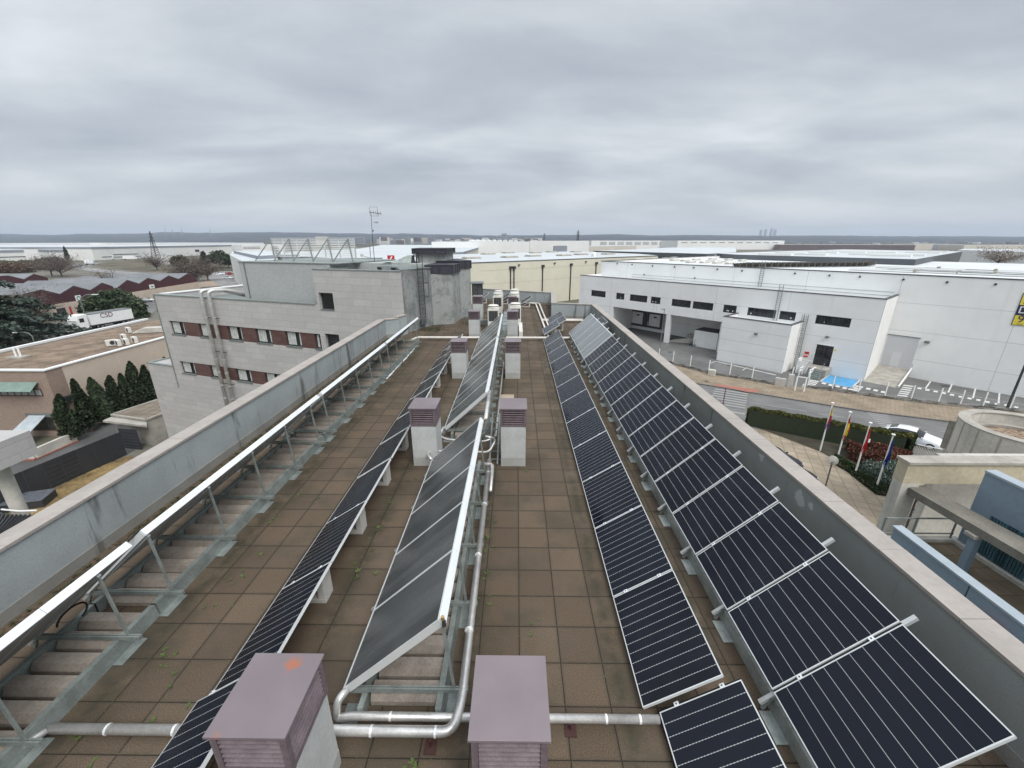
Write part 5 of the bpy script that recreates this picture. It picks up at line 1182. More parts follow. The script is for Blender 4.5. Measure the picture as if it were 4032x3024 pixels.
for k in range(20):
    a, b = k*pi/10, (k+1)*pi/10; m.quad(WSh.w(cs+rr*cos(a), cz+rr*sin(a), sgn*.27), WSh.w(cs+rr*cos(b), cz+rr*sin(b), sgn*.27), WSh.w(cs+rr*.66*cos(b), cz+rr*.66*sin(b), sgn*.27), WSh.w(cs+rr*.66*cos(a), cz+rr*.66*sin(a), sgn*.27))
m.build('green_ring', pm('sign_green', (.03, .2, .1), .1), t)
t = thing('shed_sign', 'oblong pale sign with green marks on the farther maroon shed', 'sign', WSh.w(WSh.at(zI(350, 915))[0], G+4)); s0, s1, z0, z1 = disp(WSh, zI(312, 892), zI(395, 938), 0)
MB().wbox(WSh, s0, s1, z0, z1, *sorted((sgn*.1, sgn*.25))).build('board', M_['white'], t); MB().wbox(WSh, s0+.6, s0+1.3, z0+.5, z1-.4, *sorted((sgn*.251, sgn*.27))).wbox(WSh, s1-1.4, s1-.6, z0+.4, z1-.5, *sorted((sgn*.251, sgn*.27))).build('green_marks', pm('sign_green_b', (.05, .22, .13), .1), t)
t = thing('shed_door', 'large grey roller door with a red doorway beside it in the maroon shed', 'door', WSh.w(WSh.at(zA(530, 960))[0], G)); s0, s1, z0, z1 = disp(WSh, zA(475, 920), zA(575, 985), 0); MB().wbox(WSh, s0, s1, G, z1, *sorted((sgn*.31, sgn*.42))).build('roller', M_['gate'], t)
s0, s1, z0, z1 = disp(WSh, zA(590, 920), zA(625, 975), 0); MB().wbox(WSh, s0, s1, G, G+2.3, *sorted((sgn*.31, sgn*.4))).build('red_door', M_['red'], t)
# ---- vehicles
M_['tyre'] = pm('tyre', (.012, .012, .012), .1, 3, .8); M_['vglass'] = mat_glass('vehicle_glass', (.015, .018, .022), .05)
M_['carw'] = pm('white_car_paint', (.72, .75, .78), .02, 1, .18, 0, 0, spec=.6); M_['carb'] = pm('black_car_paint', (.012, .014, .018), .1, 1, .12, 0, 0, spec=.6); M_['cars'] = pm('silver_car_paint', (.35, .37, .38), .05, 1, .25, .4, 0); M_['carr'] = pm('red_car_paint', (.28, .03, .03), .05, 1, .25, 0, 0)
M_['lamp'] = pm('lamp_glass', (.5, .5, .5), .05, 1, .15); M_['tail'] = pm('tail_lamp', (.4, .01, .01), .05, 1, .2)
def text_mesh(s, size, name, mat, parent, M4):
    c = bpy.data.curves.new(name, 'FONT'); c.body = s; c.size = size; c.extrude = .008; c.align_x = 'CENTER'; c.align_y = 'CENTER'; c.resolution_u = 3
    tmp = bpy.data.objects.new('tmp', c); COL.objects.link(tmp); dg = bpy.context.evaluated_depsgraph_get(); me = bpy.data.meshes.new_from_object(tmp.evaluated_get(dg)); bpy.data.objects.remove(tmp)
    me.transform(M4); me.materials.clear(); me.materials.append(mat); o = bpy.data.objects.new(name, me); COL.objects.link(o); o.parent = parent; return o
def make_car(paint, kind='sedan'):
    """length along +x, built as lofted cross-sections"""
    t = thing('parked_car', '', 'car')
    L_ = 4.4
    if kind == 'sedan':   # x, half width low, z low, z belt, half width top, z top
        st = [(-2.2, .62, .35, .62, .50, .66), (-2.1, .80, .24, .82, .66, .90), (-1.75, .88, .2, .90, .62, 1.10), (-1.2, .90, .2, .92, .60, 1.34), (-.5, .91, .2, .93, .61, 1.43), (.2, .91, .2, .92, .60, 1.40), (.75, .90, .2, .92, .64, 1.12), (1.1, .90, .2, .90, .76, .96), (1.7, .88, .22, .80, .74, .86), (2.05, .80, .26, .66, .62, .74), (2.2, .60, .34, .52, .48, .58)]
    else:
        st = [(-2.15, .74, .35, .85, .58, 1.2), (-2.05, .86, .24, .95, .64, 1.42), (-1.7, .89, .2, .96, .66, 1.50), (-1.0, .90, .2, .96, .66, 1.55), (-.2, .91, .2, .95, .65, 1.54), (.4, .91, .2, .94, .64, 1.45), (.9, .90, .2, .95, .70, 1.15), (1.2, .90, .2, .93, .78, 1.0), (1.7, .88, .22, .86, .76, .92), (2.05, .80, .26, .72, .64, .80), (2.18, .62, .34, .56, .5, .62)]
    rings = []
    for x, w0, zl, zb_, w1, zt_ in st:
        r = [(x, -w0*.92, zl), (x, -w0, zl+.14), (x, -w0, (zl+zb_)/2), (x, -w0*.985, zb_), (x, -w1*1.02, zb_+(zt_-zb_)*.80), (x, -w1*.84, zt_), (x, 0, zt_+.015)]
        rings.append(r+[(a, -b, c) for a, b, c in r[-2::-1]])
    m = MB(); n = len(rings[0]); vs = [v for r in rings for v in r]; fs = []; mi = []
    for i in range(len(rings)-1):
        for j in range(n-1):
            a = i*n+j; fs.append((a, a+1, a+1+n, a+n))
            x0_, x1_ = st[i][0], st[i+1][0]; glass = False; d = st[i][5]-st[i][3]; d2 = st[i+1][5]-st[i+1][3]
            if j in (3, n-5) and min(d, d2) > .15: glass = True
            if j in (5, 6) and abs(st[i][5]-st[i+1][5]) > .16 and min(d, d2) > -.1 and max(d, d2) > .3: glass = True
            if j in (4, n-6) and abs(st[i][5]-st[i+1][5]) > .16 and max(d, d2) > .3 and x0_ > 0: glass = True
            mi.append(1 if glass else 0)
        fs.append((i*n+n-1, i*n, i*n+n, i*n+n+n-1)); mi.append(0)
    fs += [tuple(range(n))[::-1], tuple((len(rings)-1)*n+j for j in range(n))]; mi += [0, 0]
    m.v = vs; m.f = fs; m.m = mi
    b = m.build('body', [paint, M_['vglass']], t, world=False, smooth=True)
    for x in (-1.35, 1.35):
        for s in (-1, 1):
            wv = MB().tube([(x, s*.78, .32), (x, s*.925, .32)], .32, 18); w_ = wv.build('wheel', M_['tyre'], t, world=False)
            MB().tube([(x, s*.80, .32), (x, s*.935, .32)], .20, 12).build('rim', M_['alu'], w_, world=False)
    for s in (-1, 1):
        MB().box(2.0, 2.13, s*.62-.14, s*.62+.14, .58, .68).build('headlight', M_['lamp'], t, world=False); MB().box(-2.16, -2.06, s*.62-.14, s*.62+.14, .70, .84).build('tail_light', M_['tail'], t, world=False)
        MB().box(.62, .76, s*.98-.08, s*.98+.08, .92, 1.04).build('mirror', paint, t, world=False)
    return t
car_master = make_car(M_['carw'], 'sedan')
def car_copy(paint, src=None):
    o = copy_tree(src or car_master)
    for ch in o.children:
        if ch.name.split('.')[0] in ('body', 'mirror'):
            me = ch.data.copy(); me.materials[0] = paint; ch.data = me
    return o
# lorry
P0, P1 = gz(zA(640, 1120)), gz(zA(1092, 1040)); th = atan2(P1.y-P0.y, P1.x-P0.x)
lo = thing('lorry', 'white curtain-sided lorry with red letters parked behind the gravel roof', 'lorry', (P0.x, P0.y, G), th)
ln = (P1-P0).length; tz = gy(zA(690, 975), P0.y+.5).z-G; tz = min(tz, 4.2)
def b_(m, n, mt, **k): return m.build(n, mt, lo, world=False, **k)
bx_ = b_(MB().box(1.9, ln+.2, -2.5, 0, 1.05, tz), 'trailer_box', M_['white'], bevel=.03)
MB().box(1.88, ln+.22, -2.52, .02, tz-.12, tz+.01).build('top_rail', M_['galvd'], bx_, world=False)
m = MB()
for k in range(12): m.box(2.1+k*.7, 2.16+k*.7, .001, .03, 1.05, tz-.13)
m.m = [0]*len(m.f)
cabv = [(-.45, 1.0), (-.5, 2.3), (-.1, 3.35), (1.55, 3.5), (1.55, 1.0), (1.3, .6), (-.3, .6)]
m = MB(); vs = [(x, -2.45, z) for x, z in cabv]+[(x, -.05, z) for x, z in cabv]; m.add(vs, [tuple(range(7)), tuple(range(7, 14))[::-1]]+[(i, 7+i, 7+(i+1) % 7, (i+1) % 7) for i in range(7)]); b_(m, 'cab', M_['white'], bevel=.06)
m = MB().box(.0, .85, -2.47, -.03, 1.95, 2.75); b_(m, 'side_window', M_['vglass']); m = MB().obox((-.34, -1.25, 2.6), (.16, 0, .42), (0, 1.0, 0), (-.03, 0, .012)); b_(m, 'windscreen', M_['vglass'])
for x in (.35, 3.9, ln-2.2, ln-1.1):
    for y in (-2.3, -.2): w_ = b_(MB().tube([(x, y-.15, .5), (x, y+.15, .5)], .5, 16), 'wheel', M_['tyre']); MB().tube([(x, y-.16, .5), (x, y+.16, .5)], .26, 10).build('rim', M_['galvd'], w_, world=False)
b_(MB().box(1.5, ln+.1, -2.3, -.2, .75, 1.04), 'chassis', M_['dark'])
b_(MB().box(1.9, ln+.2, -.0, .03, 1.05, 1.3), 'side_skirt', M_['galvd'])
# the side facing us
near = 1 if sin(th) > 0 else -1
MT = Matrix.Translation((5.2, -2.53, (1.05+tz)/2+.45)) @ Matrix.Rotation(pi/2, 4, 'X')
text_mesh('CSD', 1.35, 'lettering', pm('lorry_letters', (.12, .02, .04), .1), lo, MT)
# street lamps
def street_lamp(base, top_z, arm, lab, r=.09, double=False):
    t = thing('street_lamp', lab, 'street lamp', base); H_ = top_z-base[2]
    MB().tube([(0, 0, 0), (0, 0, H_*.8), (arm[0]*.15, arm[1]*.15, H_*.93), (arm[0]*.5, arm[1]*.5, H_), (arm[0], arm[1], H_)], r, 8, r2=r*.5).build('pole', M_['galvd'], t, world=False, smooth=True)
    MB().obox((arm[0]*1.15, arm[1]*1.15, H_), (arm[0]*.2+.05, arm[1]*.2, 0), (-arm[1]*.07, arm[0]*.07+.01, 0), (0, 0, .06)).build('lantern', M_['white'], t, world=False); return t
q = gz(zA(785, 1105)); street_lamp((q.x, q.y, G), gy(zA(720, 800), q.y).z, (2.2, .8), 'curved street lamp rising in front of the white lorry', .12)
q = gz(zA(280, 1215)); street_lamp((q.x+10, q.y-8, G), gy(zA(235, 1120), q.y-8).z, (-1.6, -.5), 'short street lamp before the cedar at the roof edge', .1)
q = gz(zI(925, 905)); street_lamp((q.x, q.y, G), gy(zI(880, 735), q.y).z, (1.5, .4), 'thin lamp post before the farther maroon shed', .15)
q = gz(zI(1385, 670)); street_lamp((q.x, q.y, G), gy(zI(1355, 545), q.y).z, (1.2, .2), 'lamp post in front of the green pines in the field', .2)
# parked cars to the left
cl = [((1290, 860), 'silver car parked right of the pine below the shed yard', 'cars', .6, zA), ((790, 945), 'dark car half hidden behind the left side of the pine', 'carb', 1.2, zA), ((1190, 905), 'dark car between the pine and the yard', 'carb', .9, zA), ((1430, 745), 'white car in the distant car park beside the corner building', 'carw', .2, zI), ((1500, 745), 'red car in the distant car park', 'carr', .2, zI), ((1320, 750), 'white car at the left of the distant car park', 'carw', .2, zI), ((1470, 805), 'white car in the front line of the distant car park', 'carw', .1, zI)]
for (px, lab, pt, rz, zz) in cl: o = car_copy(M_[pt]); place(o, gz(zz(*px)), rz, lab, 'cars parked left of the roof')
for px, lab, l_ in [((1310, 525), 'white van driving on the road across the field', 5.5), ((1900, 455), 'white lorry parked before the long white warehouse', 11), ((1550, 450), 'white lorry at the loading front of the long warehouse', 12)]:
    q = gz(zH(*px)); t = thing('far_lorry', lab, 'lorry', q, .35); MB().box(-l_/2, l_/2-2.2, -1.25, 1.25, .9, 3.9).build('trailer_box', M_['white'], t, world=False); MB().box(l_/2-2.1, l_/2, -1.2, 1.2, .6, 3.2).build('cab', M_['carw'], t, world=False)
    for x in (-l_/2+1, l_/2-1): MB().tube([(x, -1.3, .5), (x, 1.3, .5)], .5, 10).build('wheel', M_['tyre'], t, world=False)
q = gz(zI(545, 660)); hb = thing('roadside_billboard', 'small white billboard standing in the field below the pylon', 'billboard', q); MB().box(-5.5, 5.5, -.1, .1, 3, 8.2).build('panel', M_['white'], hb, world=False); MB().box(-4, -3.7, -.1, .1, 0, 3).build('post', M_['galvd'], hb, world=False); MB().box(3.7, 4, -.1, .1, 0, 3).build('post', M_['galvd'], hb, world=False)
# pylons
def pylon(base, H_, lab, th_=.3):
    t = thing('electricity_pylon', lab, 'pylon', base); m = MB(); wb_ = H_*.10
    def W_(z): f = z/H_; return wb_*(1-f)**1.2+.25 if f < .62 else wb_*(.38**1.2)*(1-(f-.62)/.38)*1.0+.12
    lv = [H_*k/12 for k in range(13)]
    for i in range(12):
        a, b = W_(lv[i]), W_(lv[i+1])
        for sx, sy in ((1, 1), (1, -1), (-1, -1), (-1, 1)):
            m.bar((sx*a, sy*a, lv[i]), (sx*b, sy*b, lv[i+1]), th_); nx, ny = (sy, -sx) if True else (0, 0)
            m.bar((sx*a, sy*a, lv[i]), (nx*b, ny*b, lv[i+1]), th_*.6)
    m.build('lattice_mast', M_['dark'], t, world=False)
    for z in (.66, .77, .88): m = MB().bar((-H_*.11, 0, H_*z), (H_*.11, 0, H_*z), th_*.8).bar((-H_*.11, 0, H_*z), (0, 0, H_*(z+.045)), th_*.5).bar((H_*.11, 0, H_*z), (0, 0, H_*(z+.045)), th_*.5); m.build('cross_arm', M_['dark'], t, world=False)
    return t
q = gz(zI(430, 505)); pylon(q, gy(zI(362, 110), q.y).z-G, 'tall lattice pylon rising over the field at left', .38)
# ================================================================== street, white warehouse and courtyard to the right
TW = -40.3
WM = Wall(gz(zJ(1480, 0)), TW)                      # main wall
WA = Wall(gz(zQ(1940, 1485)), TW)                   # annex front
_c = Wall(gz(zQ(1940, 1485)), TW+90).at(zQ(2040, 1440)); WB0 = Wall(gz(zQ(1940, 1485)), TW+90).w(_c[0], 0)
WR = Wall(WB0, TW)                                  # front block (offices over the loading bay)
o1 = 1 if WM.n.dot(Vector((0, 0, 0))-WM.P) > 0 else -1     # +n towards us?
def rb(m, W, a0, a1, z0, z1, o0, o1_, mi=0): return m.wbox(W, min(a0, a1), max(a0, a1), z0, z1, *sorted((o0*o1, o1_*o1)), mi=mi)
DEPR = abs((WR.P-WM.P).dot(WM.n))                   # depth of the front block
sMR = (WR.P-WM.P).dot(WM.d)                         # offset of s between WR and WM
M_['wm'] = mat_panelwall('white_precast_main', WM, (.84, .85, .84), 11, 3.68, .6-.01, 5.65)
M_['wr'] = mat_panelwall('white_precast_front', WR, (.81, .82, .82), 10.6, 2.9, -2.05, -8.3, jc=(.48, .49, .49))
M_['wa'] = mat_panelwall('white_precast_annex', WA, (.81, .82, .82), 60, 1.75, -6.0, -5)
M_['wside'] = pm('white_plaster_side', (.76, .76, .74), .05, .5, .8, 0, .1, 20, coord='World', streak=.2, sc=(.5, .49, .46))
M_['roofw'] = pm('pale_roof_membrane', (.60, .62, .63), .1, .15, .7, 0, 0, coord='World', streak=.15, sc=(.45, .46, .46))
M_['kerbd'] = pm('dark_coping', (.09, .09, .10), .15)
wh = thing('white_warehouse', 'big white warehouse with a loading bay, office windows and roof panels across the street', 'warehouse', WM.w(10, G))
ZM, ZRr, ZAx = .62, -2.05, -6.0
sL = WM.at(zQ(370, 492))[0]; sRt = -26
rb(MB(), WM, sRt, sL, G, ZM-.13, 0, -.4).build('main_wall', M_['wm'], wh)
rb(MB(), WM, sRt, sL, ZM-.129, ZM, .05, -.45).build('coping', M_['kerbd'], wh)
rb(MB(), WM, sL-.35, sL, G, ZM-.131, -.401, -75).build('end_wall', M_['wside'], wh); rb(MB(), WM, sL-.4, sL+.05, ZM-.129, ZM-.002, -.46, -75).build('coping', M_['kerbd'], wh)
rb(MB(), WM, sRt, sL-.36, -.6, -.12, -.41, -75).build('roof', M_['roofw'], wh)
# front block: side, upper wall, solid left end, soffit, roof
s_r = WR.at(zT(1020, 838))[0]; s_l = WR.at(zQ(188, 620))[0]; s_a, s_b = WR.at(zQ(475, 900))[0], WR.at(zQ(1425, 1030))[0]; zo = -7.78
rw = [((285, 752), (407, 804)), ((502, 778), (570, 826)), ((622, 792), (769, 850)), ((805, 812), (884, 865)), ((988, 833), (1147, 896)), ((1172, 853), (1342, 920)), ((1438, 886), (1545, 942)), ((1650, 909), (1885, 988)), ((1929, 941), (2058, 1009))]
ops = [sorted((WR.at(zQ(*a))[0], WR.at(zQ(*b))[0])) for a, b in rw]+[sorted((WR.at(zT(405, 978))[0], WR.at(zT(695, 1070))[0]))]
zw1, zw0 = -4.62, -5.82
zw1 = sum(WR.at(zQ(*a))[1] for a, b in rw)/len(rw); zw0 = zw1-1.22
rb(MB(), WR, s_r, s_l, zw1, ZRr-.12, 0, -.3).build('front_wall', M_['wr'], wh)
rb(MB(), WR, s_r, s_l, zo, zw0, 0, -.3).build('front_wall', M_['wr'], wh)
xs = [s_r]+[v for ab in sorted(ops) for v in ab]+[s_l]
for i in range(0, len(xs), 2): rb(MB(), WR, xs[i], xs[i+1], zw0, zw1, 0, -.3).build('front_pier', M_['wr'], wh)
for a, b in ops:
    f = MB(); n = max(2, round((b-a)/1.1))
    for k in range(n+1): q = a+(b-a-.07)*k/n; rb(f, WR, q, q+.07, zw0+.06, zw1-.06, -.08, -.16)
    rb(f, WR, a, b, zw0, zw0+.058, -.02, -.2); rb(f, WR, a, b, zw1-.058, zw1, -.08, -.2)
    fo = f.build('window', M_['dark'], wh); rb(MB(), WR, a+.02, b-.02, zw0+.06, zw1-.06, -.12, -.13).build('pane', M_['darkglass'], fo)
    m = MB()
    for k in range(random.randint(0, 3)): q = a+(b-a)*random.uniform(.1, .9); rb(m, WR, q, q+.13, zw0+.2, zw0+.42, -.105, -.11)
    if m.v: m.build('paper_notice', M_['white'], fo)
rb(MB(), WR, s_r-.03, s_l+.03, ZRr-.119, ZRr, .04, -.34).build('coping', M_['kerbd'], wh)
rb(MB(), WR, s_r, s_r+.3, G, ZRr-.121, -.301, -DEPR+.02).build('side_wall', M_['wside'], wh); rb(MB(), WR, s_r-.03, s_r+.33, ZRr-.119, ZRr-.002, -.35, -DEPR+.02).build('coping', M_['kerbd'], wh)
rb(MB(), WR, s_r+.31, s_l, -3.0, -2.75, -.31, -DEPR+.02).build('front_block_roof', M_['roofw'], wh)
rb(MB(), WR, s_l-.3, s_l, G, ZRr-.121, -.301, -DEPR+.02).build('side_wall', M_['wside'], wh)
rb(MB(), WR, s_a, s_l-.001, G, zo-.001, 0, -.3).build('front_wall', M_['wr'], wh); rb(MB(), WR, s_a, s_a+.3, G, zo-.002, -.301, -DEPR+.02).build('bay_side_wall', M_['wside'], wh)
rb(MB(), WR, s_b, s_a, zo-.0, zo+.2, -.301, -DEPR+.02).build('bay_soffit', M_['wside'], wh)
rb(MB(), WR, s_r, s_b-8.2, G, zo-.001, 0, -.3).build('front_wall', M_['wr'], wh); rb(MB(), WR, s_b-8.2, s_b, G, zo-.002, 0, -.3).build('front_wall', M_['wr'], wh)
sp_ = WR.at(zQ(930, 1210))[0]; rb(MB(), WR, sp_-.35, sp_+.45, G, zo-.002, -.01, -.7).build('bay_pillar', M_['wside'], wh)
rb(MB(), WR, s_b, s_b+.3, G, zo-.003, -.301, -DEPR+.02).build('bay_side_wall', M_['wside'], wh)
# annex
a_l = WA.at(zQ(1370, 1375))[0]; dA = _c[0]
rb(MB(), WA, 0, a_l, G, ZAx-.12, 0, -.3).build('annex_front', M_['wa'], wh); rb(MB(), WA, 0, .3, G, ZAx-.122, -.301, -dA+.01).build('annex_side', M_['wside'], wh); rb(MB(), WA, a_l-.3, a_l, G, ZAx-.122, -.301, -dA+.01).build('annex_side', M_['wside'], wh)
rb(MB(), WA, .31, a_l-.31, ZAx-.6, ZAx-.45, -.31, -dA+.01).build('annex_roof', M_['roofw'], wh)
rb(MB(), WA, -.03, a_l+.03, ZAx-.119, ZAx, .04, -.34).build('coping', M_['kerbd'], wh)
for s_ in (-.03, a_l-.33): rb(MB(), WA, s_, s_+.36, ZAx-.119, ZAx-.002, -.35, -dA+.01).build('coping', M_['kerbd'], wh)
# entrance door in the front block, sliding door in the main wall
s0, z1 = WR.at(zT(412, 1225)); s1, _ = WR.at(zT(560, 1250)); s0, s1 = sorted((s0, s1)); z1 = WR.at(zT(480, 1238))[1]; z0 = -11.9
m = MB(); rb(m, WR, s0, s1, z0, z1, .01, .03); d_ = m.build('entrance_door', M_['darkglass'], wh)
m = MB(); rb(m, WR, s0-.1, s0, z0, z1+.1, .0, .06); rb(m, WR, s1, s1+.1, z0, z1+.1, .0, .06); rb(m, WR, s0, s1, z1, z1+.1, 0, .06); m.build('door_frame', M_['white'], d_)
m = MB(); rb(m, WR, (s0+s1)/2-.04, (s0+s1)/2+.04, z0, z1, .031, .05); rb(m, WR, s0, s1, z0+2.2, z0+2.28, .031, .05); rb(m, WR, s0, s1, z0+.9, z0+.95, .031, .045); m.build('mullions', M_['dark'], d_)
g0, _ = WM.at(zT(1035, 1143)); g1, _ = WM.at(zT(1307, 1175)); g0, g1 = sorted((g0, g1)); zt_ = -7.56
m = MB(); rb(m, WM, g0, g1, -11.9, zt_, .004, .03); gd = m.build('sliding_door', pm('light_grey_door', (.55, .56, .58), .04, .5, .5, coord='World'), wh)
m = MB(); rb(m, WM, g0-.1, g1+.1, zt_, zt_+.09, .0, .1); m.build('door_head', M_['galvd'], gd)
m = MB(); rb(m, WM, (g0+g1)/2-.3, (g0+g1)/2+.65, -11.85, -9.8, .031, .05); m.build('wicket_door', pm('pale_wicket', (.62, .63, .65), .03), gd)
# small lights and scuppers on the wall
def fixt(W, p, w_, h_, nm, mat, o=.02, d=.12): s_, z_ = W.at(p); m = MB(); rb(m, W, s_-w_/2, s_+w_/2, z_-h_/2, z_+h_/2, .001, d); return m.build(nm, mat, wh)
for p in [(218, 612), (518, 630), (783, 641), (1163, 665), (1543, 688), (1965, 706)]: fixt(WM, zT(*p), .22, .22, 'scupper', M_['dark'])
for p in [(510, 527), (640, 533), (818, 547), (1010, 555), (1177, 562), (1382, 576), (1597, 589), (745, 622), (1185, 653)]: fixt(WM, zQ(*p), .25, .22, 'scupper', M_['dark'])
fixt(WM, zT(1368, 1209), .5, .28, 'wall_lamp', M_['galvd'], d=.3); fixt(WR, zT(500, 1164), .4, .22, 'wall_lamp', M_['galvd'], d=.3); fixt(WA, zQ(1721, 1137), .4, .25, 'wall_lamp', M_['galvd'], d=.3); fixt(WR, zT(567, 1278), .3, .25, 'yellow_notice', M_['yellow'], d=.03)
for p in [(313, 1303), (330, 1305)]: fixt(WR, zT(*p), .3, .35, 'red_notice', M_['red'], d=.03)
for zz in (-1.15, -1.65):
    m = MB(); a, b = WM.at(zQ(640, 600))[0], WM.at(zT(1080, 780))[0]; rb(m, WM, a, b, zz-.7, zz-.66, .0, .04); m.build('cable_run', M_['galv'], wh)
for px, py in [(205, 745), (330, 780)]: pass
# dock doors
for i, (p0, p1) in enumerate([((625, 925), (757, 1070)), ((772, 940), (908, 1095))]):
    s0, z1 = WM.at(zQ(*p0)); s1, z0 = WM.at(zQ(*p1)); s0, s1 = sorted((s0, s1)); z1 = -8.55; z0 = -11.9
    f = MB(); rb(f, WM, s0, s0+.55, z0, z1, .01, .5); rb(f, WM, s1-.55, s1, z0, z1, .01, .5); rb(f, WM, s0+.551, s1-.551, z1-.8, z1, .01, .5); rb(f, WM, s0, s1, z0-.35, z0-.002, .01, .4)
    fo = f.build('dock_seal', M_['dark'], wh); rb(MB(), WM, s0+.56, s1-.56, z0, z1-.81, .01, .04).build('dock_door', M_['white'], fo); rb(MB(), WM, (s0+s1)/2-.35, (s0+s1)/2+.35, z0+1.7, z0+2.0, .041, .05).build('door_window', M_['darkglass'], fo)
    for s_ in (s0+.62, s1-.7): rb(MB(), WM, s_, s_+.08, z0, z0+.9, .5, .56).build('guide_post', M_['white'], fo)
dk = thing('loading_dock', 'concrete loading dock ramp with a dark stair inside the white warehouse bay', 'loading dock', WR.w(25, G))
m = MB(); s_x = WM.at(zQ(640, 1090))[0]
rb(m, WR, s_b+.31, sp_-1.2, G, -11.95, -DEPR+2.0, -DEPR+.45); m.build('dock_platform', M_['conc_w'], dk)
sr0, sr1 = WR.at(zQ(940, 1200))[0], WR.at(zQ(1160, 1190))[0]
P_ = lambda s_, z_, o_: WR.w(s_, z_, o_*o1)
m = MB().add([P_(sp_+.5, G, -1), P_(sp_-4.0, G+1.2, -3.3), P_(sp_-4.0, G+1.2, -4.6), P_(sp_+.5, G, -4.2), P_(sp_+.5, G-.1, -1), P_(sp_-4.0, G-.1, -3.3), P_(sp_-4.0, G-.1, -4.6), P_(sp_+.5, G-.1, -4.2)], [(0, 1, 2, 3), (0, 4, 5, 1), (1, 5, 6, 2), (2, 6, 7, 3), (3, 7, 4, 0)]); m.build('ramp', M_['conc_w'], dk)
for k in range(7): rb(MB(), WR, sp_-4.9-.28*k*0-.0, sp_-4.0, G+1.1-.17*k-.02, G+1.1-.17*k, -3.0+.25*k, -2.75+.25*k).build('step', M_['dark'], dk)
for s_ in (sp_-4.9, sp_-4.0):
    MB().bar(P_(s_, G+.1, -1.2), P_(s_, G+1.1, -3.0), .06).build('stringer', M_['dark'], dk); MB().bar(P_(s_, G+1.05, -1.2), P_(s_, G+2.1, -3.0), .04).bar(P_(s_, G+.1, -1.2), P_(s_, G+1.05, -1.2), .04).bar(P_(s_, G+1.1, -3), P_(s_, G+2.1, -3), .04).build('handrail', M_['dark'], dk)
wbx = thing('white_cabin', 'plain white cabin with a dark flat roof standing inside the loading bay', 'cabin', P_(s_b+4, G, -3)); s0 = WR.at(zQ(1190, 1220))[0]
q0, q1 = s_b+1.0, s_b+5.2; rb(MB(), WR, q0, q1, G, -10.1, -1.6, -4.8).build('cabin_wall', M_['white'], wbx); rb(MB(), WR, q0-.02, q1+.02, -10.1, -10.02, -1.58, -4.82).build('cabin_roof', M_['kerbd'], wbx)
# ladders on the wall
def wall_ladder(W, p_top, p_bot, lab, hoops=False, w_=.5, off=.25):
    s_, z1 = W.at(p_top); _, z0 = W.at(p_bot); t = thing('wall_ladder', lab, 'ladder', W.w(s_, z0, off*o1))
    for d in (-w_/2, w_/2): MB().bar(W.w(s_+d, z0, off*o1), W.w(s_+d, z1, off*o1), .06).build('side_rail', M_['galvd'], t)
    for k in range(int((z1-z0)/.32)): MB().bar(W.w(s_-w_/2, z0+.2+k*.32, off*o1), W.w(s_+w_/2, z0+.2+k*.32, off*o1), .035).build('rung', M_['galvd'], t)
    if hoops:
        z = z0+2.2
        while z < z1+.05:
            MB().tube([W.w(s_+.38*cos(a), z, (off+.38+.38*sin(a))*o1) for a in [-.9+i*(pi+1.8)/9 for i in range(10)]], .022, 5).build('cage_hoop', M_['galvd'], t); z += 1.2
        for a in (.1, .9, 1.57, 2.2, 3.0): MB().bar(W.w(s_+.38*cos(a), z0+2.2, (off+.38+.38*sin(a))*o1), W.w(s_+.38*cos(a), z1, (off+.38+.38*sin(a))*o1), .025).build('cage_bar', M_['galvd'], t)
    return t
wall_ladder(WM, zQ(1795, 505), zQ(1762, 728), 'ladder up the tall white wall from the office roof to the main roof')
wall_ladder(WR, zQ(1950, 708), zQ(1895, 1030), 'ladder from the annex roof up to the office block roof')
wall_ladder(WR, zT(325, 968), zT(235, 1440), 'tall caged ladder beside the annex, above the red notices', True)
# big signboard at the right edge
sg_ = thing('auction_sign', 'tall yellow and navy sign board with D and 9 at the right edge', 'sign', WM.w(WM.at(zT(2160, 1000))[0], -5)); s_l2 = WM.at(zT(2100, 1055))[0]; s_t = WM.at(zT(2160, 920))[0]
zs = [WM.at(zT(2205, 785))[1], WM.at(zT(2175, 888))[1], WM.at(zT(2150, 972))[1], WM.at(zT(2098, 1056))[1]]
s0 = WM.at(zT(2098, 1056))[0]
rb(MB(), WM, s0-3.2, s0, zs[3]-.05, zs[0]+.05, .001, .06).build('board', M_['navy'], sg_)
rb(MB(), WM, s0-3.2, s0-.07, zs[1]+.04, zs[0], .061, .07).build('yellow_field', M_['yellow'], sg_); rb(MB(), WM, s0-3.2, s0-.07, zs[3], zs[2]-.04, .061, .07).build('yellow_field', M_['yellow'], sg_)
def wtext(W, s_, z_, o_, txt, size, nm, mat, parent):
    x = -W.d if o1*W.n.dot(W.n) and (W.n*o1).cross(Vector((0, 0, 1))).dot(W.d) > 0 else W.d
    nn = W.n*o1; x = Vector((0, 0, 1)).cross(nn); p = W.w(s_, z_, o_*o1)-wloc(parent)
    M4 = Matrix(((x.x, 0, nn.x, p.x), (x.y, 0, nn.y, p.y), (x.z, 1, nn.z, p.z), (0, 0, 0, 1))); return text_mesh(txt, size, nm, mat, parent, M4)
wtext(WM, s0-.55, (zs[1]+zs[2])/2, .075, 'D', 1.15, 'letter', M_['white'], sg_); wtext(WM, s0-.6, (zs[2]+zs[3])/2+.1, .085, '9', 1.15, 'numeral', M_['navy'], sg_); wtext(WM, s0-.55, zs[1]+.45, .085, 'A', .8, 'letter', M_['navy'], sg_)
wtext(WM, s0-.65, zs[3]+.16, .085, 'xx xx', .2, 'small_print', M_['navy'], sg_)
